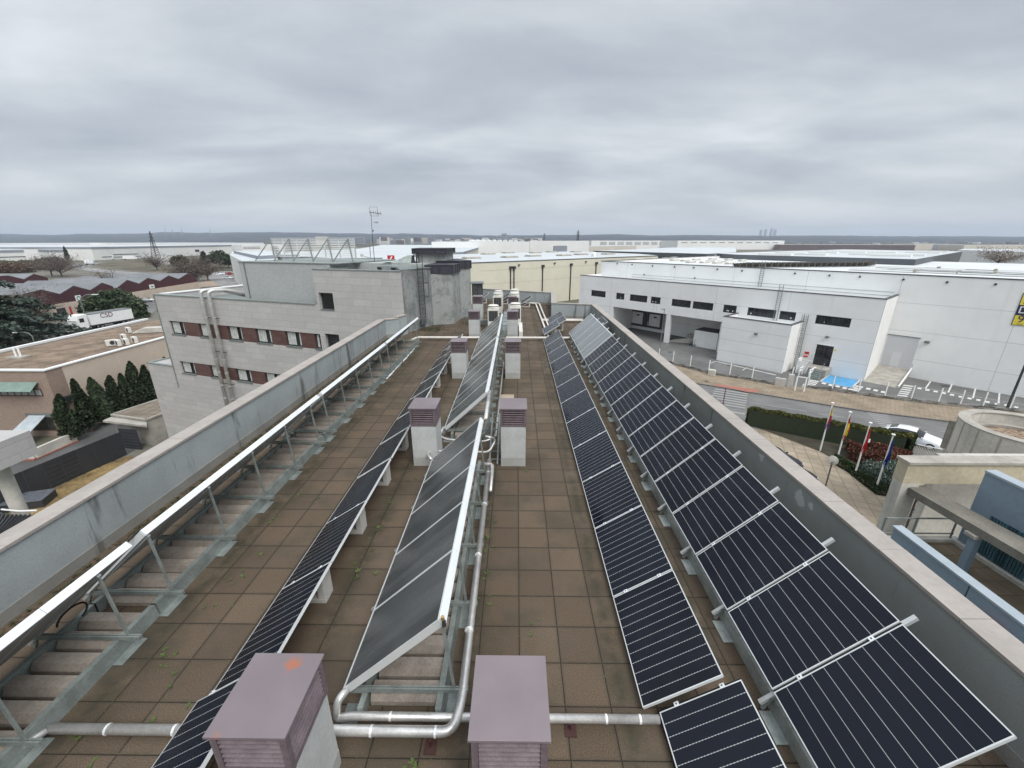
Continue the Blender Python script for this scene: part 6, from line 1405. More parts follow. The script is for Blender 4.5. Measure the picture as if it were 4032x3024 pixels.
# solar racks and panels on the warehouse roof
rfp = 'panels on the warehouse roof'
def roofpoint(p, z=-.1): return gz(p, z)
bk_ = None
for i, (x, y) in enumerate([(1640, 545), (1700, 540), (1760, 535), (1820, 530), (1880, 527), (1940, 524), (2000, 521), (2060, 519), (2120, 517), (2190, 516)]):
    pass
q0, q1 = roofpoint(zQ(1640, 555)), roofpoint(zT(870, 545)); n = 22
for i in range(n):
    p = q0.lerp(q1, i/(n-1)); 
    if bk_ is None:
        bk_ = thing('roof_panel_rack', '', 'solar rack'); m = MB()
        for k in range(5): m.obox((0, k*1.5-.2, .5), (.55, 0, 0), (0, .35, .32), (0, -.02, .02))
        m.build('panel_back', pm('brown_panel_back', (.07, .06, .05), .3, 2), bk_, world=False); m = MB()
        for k in range(5): m.bar((-.7, k*1.5, 0), (-.7, k*1.5-.5, .85), .06).bar((.7, k*1.5, 0), (.7, k*1.5-.5, .85), .06)
        m.bar((-.7, 0, .0), (-.7, 6, .0), .07).bar((.7, 0, .0), (.7, 6, .0), .07).bar((-.7, 0, .0), (.7, 0, .0), .07); m.build('support_frame', M_['galvd'], bk_, world=False); o = bk_
    else: o = copy_tree(bk_)
    place(o, p+WM.n*(-o1)*.8, radians(-TW)*0+atan2(WM.d.y, WM.d.x)+0, '%s brown tilted rack counting from the left on the warehouse roof' % ORD[i].replace('nearest', 'first'), rfp)
sk = None
SKG = 'upstands and skylights on the warehouse roof'
spots = [(840, 492, zQ), (930, 488, zQ), (700, 497, zQ), (1010, 500, zQ), (1100, 505, zQ), (1000, 482, zQ), (1090, 485, zQ), (1200, 495, zQ), (1320, 508, zQ), (1420, 513, zQ), (1150, 518, zQ), (1270, 520, zQ), (1490, 530, zQ), (1340, 490, zQ), (1480, 497, zQ), (1600, 505, zQ), (1380, 525, zQ), (1230, 482, zQ)]
for i, (x, y, zz) in enumerate(spots):
    if sk is None: sk = thing('roof_upstand', '', 'skylight'); MB().box(-1.6, 1.6, -.5, .5, 0, .35).build('kerb', M_['conc_w'], sk, world=False); MB().box(-1.5, 1.5, -.4, .4, .351, .42).build('dome', M_['white'], sk, world=False); o = sk
    else: o = copy_tree(sk)
    o_l = 'pale roof upstand on the left part of the warehouse roof'
    place(o, roofpoint(zz(x, y)), atan2(WM.d.y, WM.d.x)+pi/2, o_l, SKG)
for i, (x, y) in enumerate([(700, 580), (1020, 590), (1280, 600), (1640, 615), (1990, 630), (930, 560), (1340, 578), (1700, 590)]):
    q = roofpoint(zT(x, y)); t = thing('roof_skylight_strip', '%s long low skylight strip on the right part of the warehouse roof, from the left' % ORD[i].replace('nearest', 'first'), 'skylight', q, atan2(WM.d.y, WM.d.x)+pi, SKG)
    MB().box(0, 8.5, -.12, .12, 0, .3).build('front_kerb', M_['galvd'], t, world=False); MB().box(0, 8.5, -1.4, -.13, .05, .26).build('panel', M_['white'], t, world=False); MB().box(8.51, 8.9, -1.2, .5, 0, .55).build('end_box', M_['concrete'], t, world=False)
# ---- the street
farside = [gz(zJ(*p)) for p in [(0, 75), (400, 143), (1000, 240), (1650, 320)]]; fl = [(v.x, v.y) for v in farside]
d0 = (Vector(fl[0])-Vector(fl[2])).normalized(); ext0 = tuple(Vector(fl[0])+d0*70); ext1 = tuple(Vector(fl[3])+Vector((40, -20)))
sheet('road', [ext0]+fl+[ext1, (75, 5), (30, 20), (15, 40), (-35, 60)], .03, M_['asphalt'])
sheet('yard', [gz(zQ(175, 860)), (10, 110), (5, 75), fl[0], fl[1], fl[2], fl[3], ext1, (110, 40), (60, 70)], .015, M_['asphalt'])
wl0 = [gz(zQ(*p)) for p in [(990, 1410), (1300, 1490), (1880, 1590)]]+[gz(zJ(*p)) for p in [(540, 60), (1130, 140), (1540, 190), (1880, 222), (2300, 262)]]
wl0 = [wl0[0]+(wl0[0]-wl0[1]).normalized()*25]+wl0
M_['pave'] = mat_tiles('tan_paving', (.25, .20, .145), (.30, .245, .18), .4, .4, (.18, .14, .10), .015, 40)
side = [(v.x, v.y) for v in wl0]; m = MB().prism(side+[ext1[0:2]]+fl[::-1]+[ext0], G+.0, G+.14); tag(m.build('pavement', M_['pave'], kind='structure'), kind='structure')
m = MB(); kp = [ext0]+fl+[ext1]
for a, b in zip(kp, kp[1:]): m.bar((a[0], a[1], G+.08), (b[0], b[1], G+.08), .16, .15)
tag(m.build('kerb', pm('dark_kerb', (.13, .125, .12), .2), kind='structure'), kind='structure')
sheet('red_paving', [gz(p, G+.14) for p in [crop(2600, 1380, 3300)(700, 418), crop(2600, 1380, 3300)(1215, 490), crop(2600, 1380, 3300)(1205, 525), crop(2600, 1380, 3300)(1100, 522), crop(2600, 1380, 3300)(690, 440)]], .15, pm('red_tactile', (.33, .13, .10), .15, 2))
zS = crop(2600, 1380, 3300); zV = crop(3150, 1330, 3500); zW_ = crop(3700, 1540, 4032, 1721)
M_['paint'] = pm('road_paint', (.72, .72, .70), .15, 3, .7, tint=(.62, .62, .6)); M_['paintw'] = pm('worn_road_paint', (.42, .42, .41), .35, 1.2, .8, tint=(.30, .30, .29))
m = MB()
def strip(p, q, w_, dz=.05, mm=None):
    a, b = gz(p), gz(q); d = (b-a).normalized(); n_ = Vector((-d.y, d.x, 0))*w_/2; z_ = Vector((0, 0, dz)); (mm or m).quad(a-n_+z_, b-n_+z_, b+n_+z_, a+n_+z_)
for (x0, y0), (x1, y1) in [((680, 482), (1090, 545)), ((665, 508), (1080, 572)), ((655, 535), (1078, 602)), ((640, 562), (1075, 632)), ((700, 600), (1070, 660)), ((760, 640), (1060, 690)), ((800, 680), (1058, 722)), ((880, 768), (1050, 795))]: strip(zS(x0, y0), zS(x1, y1), .42)
tag(m.build('zebra_crossing', M_['paintw'], kind='structure'), kind='structure')
m = MB()
for k in range(9): f = k/8; strip(zJ(1005+(1165-1005)*f*.8, 247+130*f), zJ(1165+60*f*.8, 270+112*f), .26)
tag(m.build('zebra_crossing', M_['paintw'], kind='structure'), kind='structure')
m = MB()
for a, b in [((120, 172), (540, 235)), ((620, 255), (830, 283)), ((1360, 350), (1600, 395))]: strip(zJ(*a), zJ(*b), .13)
tag(m.build('lane_markings', M_['paintw'], kind='structure'), kind='structure')
m = MB()
def blockq(pts, dz=.05, mm=None): (mm or m).add([gz(p)+Vector((0, 0, dz)) for p in pts], [(0, 1, 2, 3)])
for k in range(5): f = k*1.0; blockq([zV(250+(-10)*f*1.3, 1050+35*f), zV(480-38*f, 1092+38*f), zV(455-38*f, 1118+38*f), zV(240-11*f, 1072+35*f)])
for k in range(6): blockq([zV(90-25*k, 1150+42*k), zV(125-12*k*0, 1165+42*k), zV(110, 1190+40*k), zV(60-18*k, 1172+42*k)])
for x, y in [(525, 1150), (692, 1190), (865, 1225), (1040, 1265), (1630, 1285), (1812, 1325), (1998, 1365)]: blockq([zV(x, y), zV(x+30, y-38), zV(x+135, y-15), zV(x+105, y+25)])
for k in range(3): blockq([zV(1370-75*k, 1185+42*k), zV(1580-45*k, 1228+42*k), zV(1545-45*k, 1262+42*k), zV(1335-75*k, 1212+42*k)])
for k in range(6): blockq([zJ(1285-9*k, 32+15*k), zJ(1362-9*k, 42+15*k), zJ(1354-9*k, 50+15*k), zJ(1276-9*k, 39+15*k)])
for x, y in [(1385, 60), (1447, 72), (1510, 84), (1572, 96), (1635, 110), (1702, 125), (1770, 137), (1838, 150), (1908, 165), (1980, 180), (2052, 190), (2128, 205)]: blockq([zJ(x, y+3), zJ(x+6, y-9), zJ(x+38, y-4), zJ(x+33, y+9)])
for a, b in [((1490, 5), (1450, 62)), ((1655, 28), (1625, 92)), ((1835, 62), (1815, 135)), ((2020, 95), (2010, 185))]: strip(zJ(*a), zJ(*b), .16)
strip(zJ(1405, 52), zJ(2209, 185), .08); strip(zV(1485, 1070), zV(1265, 1265), .16); strip(zV(500, 1095), zV(1280, 1250), .10); strip(zV(735, 925), zV(505, 1090), .14)
strip(zQ(1370, 1380), zQ(1890, 1500), .3); strip(zQ(1320, 1395), zQ(1372, 1378), .16); strip(zQ(1600, 1458), zQ(1640, 1435), .16)
tag(m.build('parking_markings', M_['paint'], kind='structure'), kind='structure')
m = MB(); m.add([gz(p)+Vector((0, 0, .04)) for p in [zV(735, 930), zV(1460, 1070), zV(1260, 1245), zV(510, 1090)]], [(0, 1, 2, 3)])
tag(m.build('blue_parking_bay', pm('blue_bay_paint', (.085, .33, .60), .15, 1.5, .7), kind='structure'), kind='structure')
# ramp to the sliding door
rp_ = thing('concrete_ramp', 'concrete ramp sloping down from the grey sliding door to the yard', 'ramp', WM.w(3.5, G, 3*o1))
Wp = lambda s_, z_, o_: WM.w(s_, z_, o_*o1); lo_ = 7.2
m = MB().add([Wp(g0-.1, -11.9, .01), Wp(g1+.2, -11.9, .01), Wp(g1+.2, G+.05, lo_), Wp(g0-.1, G+.05, lo_), Wp(g0-.1, G, .01), Wp(g1+.2, G, .01), Wp(g1+.2, G, lo_), Wp(g0-.1, G, lo_)], [(0, 1, 2, 3), (3, 7, 4, 0), (1, 5, 6, 2), (2, 6, 7, 3), (0, 4, 5, 1)]); m.build('ramp_slab', M_['concrete'], rp_)
MB().bar(Wp(g0-.15, -11.75, .2), Wp(g0-.15, G+.2, lo_), .14, .25).build('ramp_kerb', M_['white'], rp_); MB().bar(Wp(g0-.15, -11.5, .3), Wp(g0-.15, -10.9, 1.0), .05).build('rail_end', M_['galvd'], rp_)
# entrance stair with a white railing
es = thing('entrance_stair', 'grey steel stair with white box rails up to the dark entrance door', 'stairs', WR.w((s0+s1)/2, G, 2*o1)); dd0, dd1 = sorted((WR.at(zT(412, 1225))[0], WR.at(zT(560, 1250))[0]))
rb(MB(), WR, dd0-.3, dd1+.2, G, -11.92, .05, 2.4).build('landing', M_['concrete'], es)
for k in range(6): rb(MB(), WR, dd0+.1, dd0+1.7, G, -11.95-.18*(k+1)+.02, 2.4+.3*k, 2.7+.3*k).build('step', M_['galv'], es)
for s_ in (dd0+.05, dd0+1.75): MB().bar(WR.w(s_, -11.0, 2.4*o1), WR.w(s_, G+.95, 4.2*o1), .06).build('handrail', M_['galvd'], es); MB().bar(WR.w(s_, G, 4.2*o1), WR.w(s_, G+.95, 4.2*o1), .05).build('post', M_['galvd'], es)
wr_ = thing('white_lift_frame', 'white boxy platform frame with a red cover left of the entrance stair', 'platform lift', WR.w(dd1+1, G, 3*o1))
for (sa, sb, oa, ob, za, zb_) in [(dd1-.2, dd1+1.0, 2.5, 2.6, G, -11.2), (dd1+1.0, dd1+1.2, 1.4, 2.6, G, -10.9), (dd1-.2, dd1+1.2, 1.4, 1.5, -11.3, -11.15), (dd1+.3, dd1+.45, 2.6, 4.0, -12.4, -12.25), (dd1-.9, dd1-.75, 2.6, 4.0, -12.4, -12.25)]: rb(MB(), WR, sa, sb, za, zb_, oa, ob).build('white_frame', M_['white'], wr_)
for s_ in (dd1-.85, dd1+.35, dd1+1.1):
    for o_2 in (1.5, 2.7, 3.9): MB().bar(WR.w(s_, G, o_2*o1), WR.w(s_, G+1.1, o_2*o1), .12).build('frame_post', M_['white'], wr_)
for s_ in (dd1-.85, dd1+.35): MB().bar(WR.w(s_, G+1.1, 1.5*o1), WR.w(s_, G+1.1, 3.9*o1), .12).build('frame_rail', M_['white'], wr_)
rb(MB(), WR, dd1+.6, dd1+1.1, -10.9, -10.75, .5, 1.0).build('red_cover', M_['red'], wr_)
# boundary wall and mesh fence with white posts
fw = thing('boundary_wall', 'low dark-stained concrete boundary wall along the far pavement', 'wall', wl0[4]); 
cut = [0, 1, 2, 4, 5, 6, 7]
M_['wallst'] = mat_mould('stained_low_wall', (.30, .29, .27), (.07, .068, .06), .42, .58, (1, 1, 3))
for i in range(len(wl0)-1):
    if i == 3: continue
    MB().bar(wl0[i]+Vector((0, 0, .25)), wl0[i+1]+Vector((0, 0, .25)), .22, .5).build('wall_section', M_['wallst'], fw)
fe = thing('mesh_fence', 'white-posted wire mesh fence on the boundary wall', 'fence', wl0[4]+Vector((0, 0, .5)))
for i in range(len(wl0)-1):
    if i == 3: continue
    a, b = wl0[i], wl0[i+1]; L_ = (b-a).length; n = max(1, round(L_/2.6))
    for k in range(n):
        q = a.lerp(b, k/n); MB().bar(q+Vector((0, 0, .3)), q+Vector((0, 0, 2.1)), .09).build('fence_post', M_['white'], fe)
    m = MB()
    for z_ in [.6+.16*k for k in range(10)]: m.bar(a+Vector((0, 0, z_)), b+Vector((0, 0, z_)), .012)
    mm_ = m.build('wire_mesh', M_['galv'], fe); mm_['kind'] = 'stuff'
gt = thing('white_gate', 'white framed mesh gate standing open on the far pavement', 'gate', gz(zS(1720, 520))); p = [gz(zS(1665, 510)), gz(zS(1778, 525))]
for q in p: MB().bar(q, q+Vector((0, 0, 2.0)), .12).build('gate_post', M_['white'], gt)
for z_ in (.08, 1.95): MB().bar(p[0]+Vector((0, 0, z_)), p[1]+Vector((0, 0, z_)), .1).build('gate_rail', M_['white'], gt)
mm_ = MB()
for z_ in [.25+.15*k for k in range(11)]: mm_.bar(p[0]+Vector((0, 0, z_)), p[1]+Vector((0, 0, z_)), .015)
mm_.build('wire_mesh', M_['galv'], gt)['kind'] = 'stuff'
for i, (x, y, w_, h_, lab) in enumerate([(1480, 450, 1.15, 1.15, 'square grey meter cabinet with a pipe on the far pavement'), (1600, 465, .6, 1.8, 'narrow tall grey meter cabinet beside the white gate'), (635, 320, .9, .95, 'cream cabinet let into the boundary wall')]):
    q = gz(zS(x, y)); dn_ = (wl0[3]-wl0[2]).normalized(); t = thing('meter_cabinet', lab, 'cabinet', q, atan2(dn_.y, dn_.x)); MB().box(-w_/2, w_/2, -.15, .2, 0, h_).build('cabinet_body', M_['acw'] if i == 2 else pm('grey_cabinet', (.5, .51, .5), .05), t, world=False, bevel=.01)
    MB().box(-w_/2+.05, w_/2-.05, -.165, -.151, .1, h_-.1).build('cabinet_door', M_['conc_w'], t, world=False)
    if i == 0: MB().tube([(.1, .1, h_*.8), (.1, .1, h_+.7), (.15, .1, h_+.85)], .06, 8).build('vent_pipe', M_['galv'], t, world=False)
for i, p in enumerate([zJ(2070, 228), zQ(875, 1310)]):
    q = gz(p); tp = [zJ(2180, 0), zQ(920, 925)][i]
    if i == 0: q2 = gz(zJ(2072, 228)); t = thing('lamp_post', 'dark tapered lamp post leaning out of frame at the right edge', 'street lamp', q2); MB().tube([(0, 0, 0), (0, 0, 11)], .13, 10, r2=.07).build('pole', M_['dark'], t, world=False); MB().box(-.5, .1, -.12, .12, 10.9, 11.05).build('lantern', M_['dark'], t, world=False)
    else:
        t = thing('lamp_post', 'slim grey lamp post in front of the loading bay pillar', 'street lamp', q); h_ = gy(tp, q.y).z-G; MB().tube([(0, 0, 0), (0, 0, h_)], .08, 8, r2=.05).build('pole', M_['galvd'], t, world=False); MB().box(-.5, .1, -.1, .1, h_-.02, h_+.1).build('lantern', M_['galvd'], t, world=False)
q = gz(zS(780, 670)); t = thing('street_post', 'thin purple post standing beside the zebra crossing', 'post', q); MB().tube([(0, 0, 0), (0, 0, gy(zS(822, 460), q.y).z-G)], .06, 8).build('pole', pm('purple_post', (.16, .07, .14), .1), t, world=False)
for i, (p, w_) in enumerate([(zS(120, 22), .7), (zS(862, 188), .7), (zS(950, 310), .7), (zS(572, 400), .4), (zV(800, 1240), .8), (zV(1000, 1325), .8), (zJ(1605, 40), 1.0), (zJ(1960, 188), .8)]):
    q = gz(p); o = MB().box(q.x-w_/2, q.x+w_/2, q.y-.22, q.y+.22, G+.05+(.1 if i == 3 else 0), G+.06+(.1 if i == 3 else 0)).build('manhole_cover', M_['dark'], None); tag(o, ['dark manhole cover by the loading bay pillar', 'dark manhole cover close to the foot of the annex', 'dark manhole cover behind the fence, middle of the yard', 'small dark cover in the pavement by the red paving', 'dark manhole cover by the blue bay', 'dark manhole cover beyond the boundary wall near the striped bays', 'dark manhole cover inside the second marked bay', 'dark manhole cover under the white dashed line at the right'][i], 'manhole cover', 'manhole covers in the warehouse yard')
# ---- hedge, flag poles, garden
h0, h1, h2, h3 = gz(zJ(85, 330)), gz(zJ(1335, 560)), gz(zJ(1350, 450), -11.2), gz(zJ(90, 218), -11.2)
hd = thing('clipped_hedge', 'long clipped dark green hedge along the street, lighter on top', 'hedge', (h0+h1)/2)
a, b = Vector((h0.x, h0.y, 0)), Vector((h1.x, h1.y, 0)); c_, d_h = Vector((h2.x, h2.y, 0)), Vector((h3.x, h3.y, 0)); pts = []; top = []
random.seed(11)
for k in range(24000):
    u, v = random.random(), random.random(); z = G+random.uniform(0, 1.85); bulge = random.gauss(0, .04)
    f = random.random()
    if f < .52: q = a.lerp(b, u); pts.append(Vector((q.x, q.y, z))+Vector((bulge, bulge, 0)))
    elif f < .62: q = b.lerp(c_, v); pts.append(Vector((q.x, q.y, z)))
    elif f < .67: q = a.lerp(d_h, v); pts.append(Vector((q.x, q.y, z)))
    else: q = a.lerp(b, u).lerp(d_h.lerp(c_, u), v); top.append(Vector((q.x, q.y, G+1.86+.07*sin(u*40)+random.gauss(0, .05))))
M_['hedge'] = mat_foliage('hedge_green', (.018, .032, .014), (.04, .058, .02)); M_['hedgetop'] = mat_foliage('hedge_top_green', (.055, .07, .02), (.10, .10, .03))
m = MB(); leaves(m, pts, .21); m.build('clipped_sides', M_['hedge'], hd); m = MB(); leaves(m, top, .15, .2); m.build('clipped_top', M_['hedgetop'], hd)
MB().prism([(a.lerp(c_, .03)).xy, (b.lerp(d_h, .01)).xy, (c_.lerp(a, .03)).xy, (d_h.lerp(b, .01)).xy], G, G+1.8).build('inner_mass', pm('hedge_dark', (.024, .036, .017), .4, 9), hd)
M_['plaza'] = mat_tiles('ochre_tiles', (.30, .25, .185), (.38, .32, .245), .85, .85, (.20, .155, .10), .03, 24)
sheet('courtyard', [(5, 14), (22.5, 39), (27.5, 36.3), (31.5, 30), (33, 27), (40, 22), (30, 5), (8, 5)], .04, M_['plaza'])
sheet('hedge_bed', [h0.lerp(h1, -.02), h1, gz(zJ(1240, 860)), gz(zJ(1080, 850)), gz(zJ(960, 750)), gz(zJ(840, 660)), gz(zJ(640, 545))], .06, pm('garden_soil', (.05, .045, .03), .3, 1, .95, coord='World'))
FL = [(zJ(640, 540), zJ(738, 172)), (zJ(772, 600), zJ(878, 242)), (zJ(905, 730), zJ(1030, 325)), (zJ(1065, 843), zJ(1210, 415))]
def mat_flag(name, cols):
    t = NT(name).set(.8, 0, .2); v = t.co('Object'); x, y, z = t.xyz(v); k = cols[0][1]
    for h, c in cols[1:]: k = t.mix(t.math('GREATER_THAN', z, h), k, c)
    t.col(k); return t.m
FC = [mat_flag('flag_yellow_red_purple', [(0, (.16, .08, .22)), (-1.55, (.32, .03, .05)), (-.85, (.65, .48, .05))]), mat_flag('flag_red_yellow_red', [(0, (.35, .05, .03)), (-1.85, (.72, .52, .06)), (-.7, (.45, .03, .03))]), mat_flag('flag_red', [(0, (.42, .02, .02)), (-2, (.46, .025, .025))]), mat_flag('flag_blue', [(0, (.012, .03, .17)), (-2, (.015, .035, .2))])]
fn_ = ['yellow, red and purple flag on the first pole, farthest from us', 'red and yellow flag hanging on the second pole', 'plain red flag with a pale mark on the third pole', 'dark blue flag with tiny yellow stars on the nearest pole']
pn = ['white flagpole farthest from us against the hedge, pole of the purple flag', 'second white flagpole, carrying the red and yellow flag', 'third white flagpole, carrying the all-red flag', 'nearest white flagpole, carrying the blue flag']
for i, (pb, pt) in enumerate(FL):
    q = gz(pb); tz_ = gy(pt, q.y).z; t = thing('flagpole', pn[i], 'flagpole', q, 0, 'flagpoles in the courtyard'); H_ = tz_-G
    MB().tube([(0, 0, 0), (0, 0, H_)], .065, 10, r2=.04).build('pole', M_['white'], t, world=False); MB().cyl((0, 0), .115, H_, H_+.07, 12).build('finial', M_['white'], t, world=False); MB().cyl((0, 0), .12, 0, .06, 10).build('base', M_['galvd'], t, world=False)
    f = thing('flag', fn_[i], 'flag', (q.x, q.y, tz_-.25), 0, 'flags on the courtyard poles'); m = MB(); nz = 12; hh = 2.15
    for r_ in range(nz+1):
        z = -hh*r_/nz; wd = .24*sin(min(1, r_/nz*1.3+.12)*pi*.5)*(1.0-.5*(r_/nz)**4)
        for c in range(9):
            u = c/8; m.v.append((.07+wd*u*.95-.10*(r_/nz)*1.2*(1 if i != 9 else 0), .10*sin(u*7+r_*.35)*(.4+u)-.02, z-.22*u))
    m.f = [(r_*9+c, r_*9+c+1, r_*9+c+10, r_*9+c+9) for r_ in range(nz) for c in range(8)]; m.m = [0]*len(m.f)
    o = m.build('cloth', FC[i], f, world=False, smooth=True); sl = o.modifiers.new('thick', 'SOLIDIFY'); sl.thickness = .008; o.rotation_euler = (0, 0, -.6)
    if i == 3:
        for k in range(5): MB().box(.12+.03*k, .15+.03*k, -.16, -.155, -.9-.13*k, -.86-.13*k).build('star', M_['yellow'], f, world=False)
    if i == 2: MB().box(.1, .24, -.17, -.165, -1.3, -1.0).build('pale_mark', M_['white'], f, world=False)
    if i == 1: MB().box(.1, .2, -.17, -.165, -1.35, -1.15).build('crest', M_['red'], f, world=False)
def shrub(lab, p, r, rz, mat, n=1400, size=.14, z0=G):
    q = gz(p); t = blob_tree('shrub', lab, 'shrub', q, [(0, 0, r*rz*.9, r, rz)], size, mat, n, .3, .05, 'clipped garden shrubs'); return t
M_['grey_shrub'] = mat_foliage('grey_green_shrub', (.09, .12, .10), (.15, .19, .16)); M_['redhedge'] = mat_foliage('russet_hedge', (.085, .034, .024), (.135, .058, .038))
for lab, p, r in [('leftmost round grey-green bush in the bed', zJ(1035, 720), .8), ('round grey-green bush in the middle of the bed', zJ(1120, 770), .9), ('small round grey-green bush nearest the courtyard paving', zJ(1185, 815), .6), ('rear round grey-green bush by the russet hedge', zJ(1215, 745), .95), ('round grey-green bush behind, half hidden', zJ(1140, 700), .7)]: shrub(lab, p, r, .75, M_['grey_shrub'])
for i, (p, q_) in enumerate([(zJ(840, 560), zJ(1010, 640)), (zJ(1020, 640), zJ(1300, 690)), (zJ(1010, 570), zJ(1310, 655))]):
    a_, b_2 = gz(p), gz(q_); t = thing('russet_hedge', ['left russet hedge behind the second and third flagpoles', 'front russet hedge between the third and nearest flagpoles', 'rear russet hedge sloping down towards the street gate'][i], 'hedge', (a_+b_2)/2, 0, 'russet hedges'); pts = []
    for k in range(3200): u = random.random(); q = a_.lerp(b_2, u); an = random.uniform(0, pi); pts.append(q+Vector((cos(an)*.55+random.gauss(0, .06), cos(an)*.85+random.gauss(0, .06), .1+sin(an)*1.15+random.gauss(0, .05))))
    m = MB(); leaves(m, pts, .14); m.build('foliage', M_['redhedge'], t)
lh = thing('low_hedge', 'low green border hedge curving along the courtyard edge', 'hedge', gz(zJ(980, 740))); pts = []; ln_ = [gz(zJ(*p)) for p in [(740, 610), (860, 680), (960, 760), (1080, 850), (1240, 870)]]
for k in range(4500):
    i = random.randint(0, 3); q = ln_[i].lerp(ln_[i+1], random.random()); an = random.uniform(0, pi); pts.append(q+Vector((cos(an)*.45, cos(an)*.5, sin(an)*.55+random.gauss(0, .05))))
m = MB(); leaves(m, pts, .13); m.build('foliage', M_['hedge'], lh)
# courtyard globe lamp
q = gz(zJ(682, 815)); tz_ = gy(zJ(748, 610), q.y).z; t = thing('globe_lamp', 'slender lamp post with a clear glass globe in the courtyard', 'street lamp', q); MB().tube([(0, 0, 0), (0, 0, tz_-G-.25)], .05, 8).build('pole', pm('plum_pole', (.12, .09, .11), .1), t, world=False)
gl = bpy.data.meshes.new('globe'); bm = bmesh.new(); bmesh.ops.create_uvsphere(bm, u_segments=20, v_segments=12, radius=.36); bm.to_mesh(gl); bm.free()
for p in gl.polygons: p.use_smooth = True
gm = NT('clear_globe').set(.15, 0, .5); gm.b.inputs['Alpha'].default_value = .42; gm.b.inputs['Base Color'].default_value = (.62, .6, .55, 1); gl.materials.append(gm.m); go = bpy.data.objects.new('glass_globe', gl); COL.objects.link(go); go.parent = t; go.location = (0, 0, tz_-G)
MB().cyl((0, 0), .09, tz_-G-.3, tz_-G-.1, 8).build('lamp_holder', M_['dark'], t, world=False)
# cars on the right
A_, B_ = gz(zJ(1150, 392), -12.3), gz(zJ(1565, 500), -12.3); c = gz(zJ(1364, 428), -12.3)
place(car_master, (c.x+.1, c.y+.2, G+.03), atan2(B_.y-A_.y, B_.x-A_.x), 'white saloon driving on the street past the end of the hedge', 'cars right of the roof'); car_master.scale = (.98, .98, .98)
for p, lab, rz in [(zJ(330, 560), 'black car parked by the hedge, its roof just over the parapet', -.95), (zJ(430, 660), 'second black car in the courtyard, next behind the parapet', -.95), (zJ(930, 1040), 'dark grey hatchback with a red tail lamp, nearest over the parapet', 1.35)]:
    o = car_copy(M_['carb']); q = gz(p, -12.2); place(o, (q.x-(.7 if rz < 0 else 1.1), q.y-(.2 if rz < 0 else .6), G+.05), rz, lab, 'cars right of the roof')
# ---- concrete turret with gravel, frames, blue walls
zt_ = -5.2; p_l = gz(zJ(1688, 300), zt_)
M_['turret'] = M_['conc_w']
rad, cx_, cy_ = 2.88, 28.93, 21.61
tt = thing('concrete_turret', 'round board-marked concrete turret filled with brown gravel at the right edge', 'turret', (cx_, cy_, G))
def ring(m, r0, r1, z0, z1, n=56):
    vs = []; 
    for j in range(n): a = 2*pi*j/n; vs += [(cx_+r1*cos(a), cy_+r1*sin(a), z0), (cx_+r1*cos(a), cy_+r1*sin(a), z1), (cx_+r0*cos(a), cy_+r0*sin(a), z1), (cx_+r0*cos(a), cy_+r0*sin(a), z0)]
    fs = []
    for j in range(n): k = (j+1) % n; fs += [(4*j, 4*k, 4*k+1, 4*j+1), (4*j+1, 4*k+1, 4*k+2, 4*j+2), (4*j+2, 4*k+2, 4*k+3, 4*j+3)]
    m.add(vs, fs); return m
ring(MB(), rad-.45, rad, G, zt_).build('wall', M_['conc_w'], tt); ring(MB(), rad-.5, rad+.03, zt_, zt_+.05).build('rim', M_['concrete'], tt)
for z_ in (zt_-2.3, zt_-3.3): ring(MB(), rad-.01, rad+.012, z_, z_+.05).build('joint_line', M_['concrete'], tt)
m = MB()
for j in range(18): a = 2*pi*j/18; m.obox((cx_+rad*cos(a), cy_+rad*sin(a), zt_-1.15), (.01*cos(a), .01*sin(a), 0), (-.05*sin(a), .05*cos(a), 0), (0, 0, 1.1))
m.build('pour_joints', M_['concrete'], tt)
MB().cyl((cx_, cy_), rad-.46, zt_-1.0, zt_-.75, 40).build('gravel_fill', pm('coarse_gravel', (.14, .09, .06), .5, 5, .95, 0, 1, 9, coord='World', tint=(.40, .30, .22)), tt); ring(MB(), rad-.85, rad-.46, zt_-.74, zt_-.6).build('inner_ledge', M_['concrete'], tt)
sgd = thing('double_sided_sign', 'tall narrow dark sign panel fixed to the left of the concrete turret', 'sign', gz(zJ(1620, 520), -10)); a, b = gz(zJ(1655, 310), -7.3), gz(zJ(1605, 515), -7.3)
a = gy(zJ(1660, 312), p_l.y+.8); b = gy(zJ(1612, 512), p_l.y+.8); MB().obox((a+b)/2, Vector((.16, -.12, 0)), Vector((.05, .06, 0)), Vector((0, 0, (a.z-b.z)/2))).build('panel', pm('sign_panel', (.10, .09, .085), .2), sgd); MB().bar((a+b)/2+Vector((.3, 0, .2)), (a+b)/2+Vector((1.6, -.5, .2)), .1).build('bracket', M_['dark'], sgd)
MB().obox((a+b)/2+Vector((-.03, -.07, 0)), Vector((.17, -.13, 0)), Vector((.012, .015, 0)), Vector((0, 0, (a.z-b.z)/2+.03))).build('rim', M_['concrete'], sgd)
# street gate (slatted) near the turret
sgt = thing('slatted_gate', 'white slatted street gate between the hedge end and the turret', 'gate', gz(zJ(1440, 600))); a, b = gz(zJ(1350, 590)), gz(zJ(1545, 632))
for k in range(17): q = a.lerp(b, k/16); MB().bar(q+Vector((0, 0, .1)), q+Vector((0, 0, 1.2)), .035).build('slat', M_['conc_w'], sgt)
for z_ in (.15, 1.3): MB().bar(a+Vector((0, 0, z_)), b+Vector((0, 0, z_)), .06).build('rail', M_['white'], sgt)
MB().bar(b+Vector((.2, 0, 0)), b+Vector((.2, 0, 1.7)), .25).build('gate_pillar', M_['conc_w'], sgt)
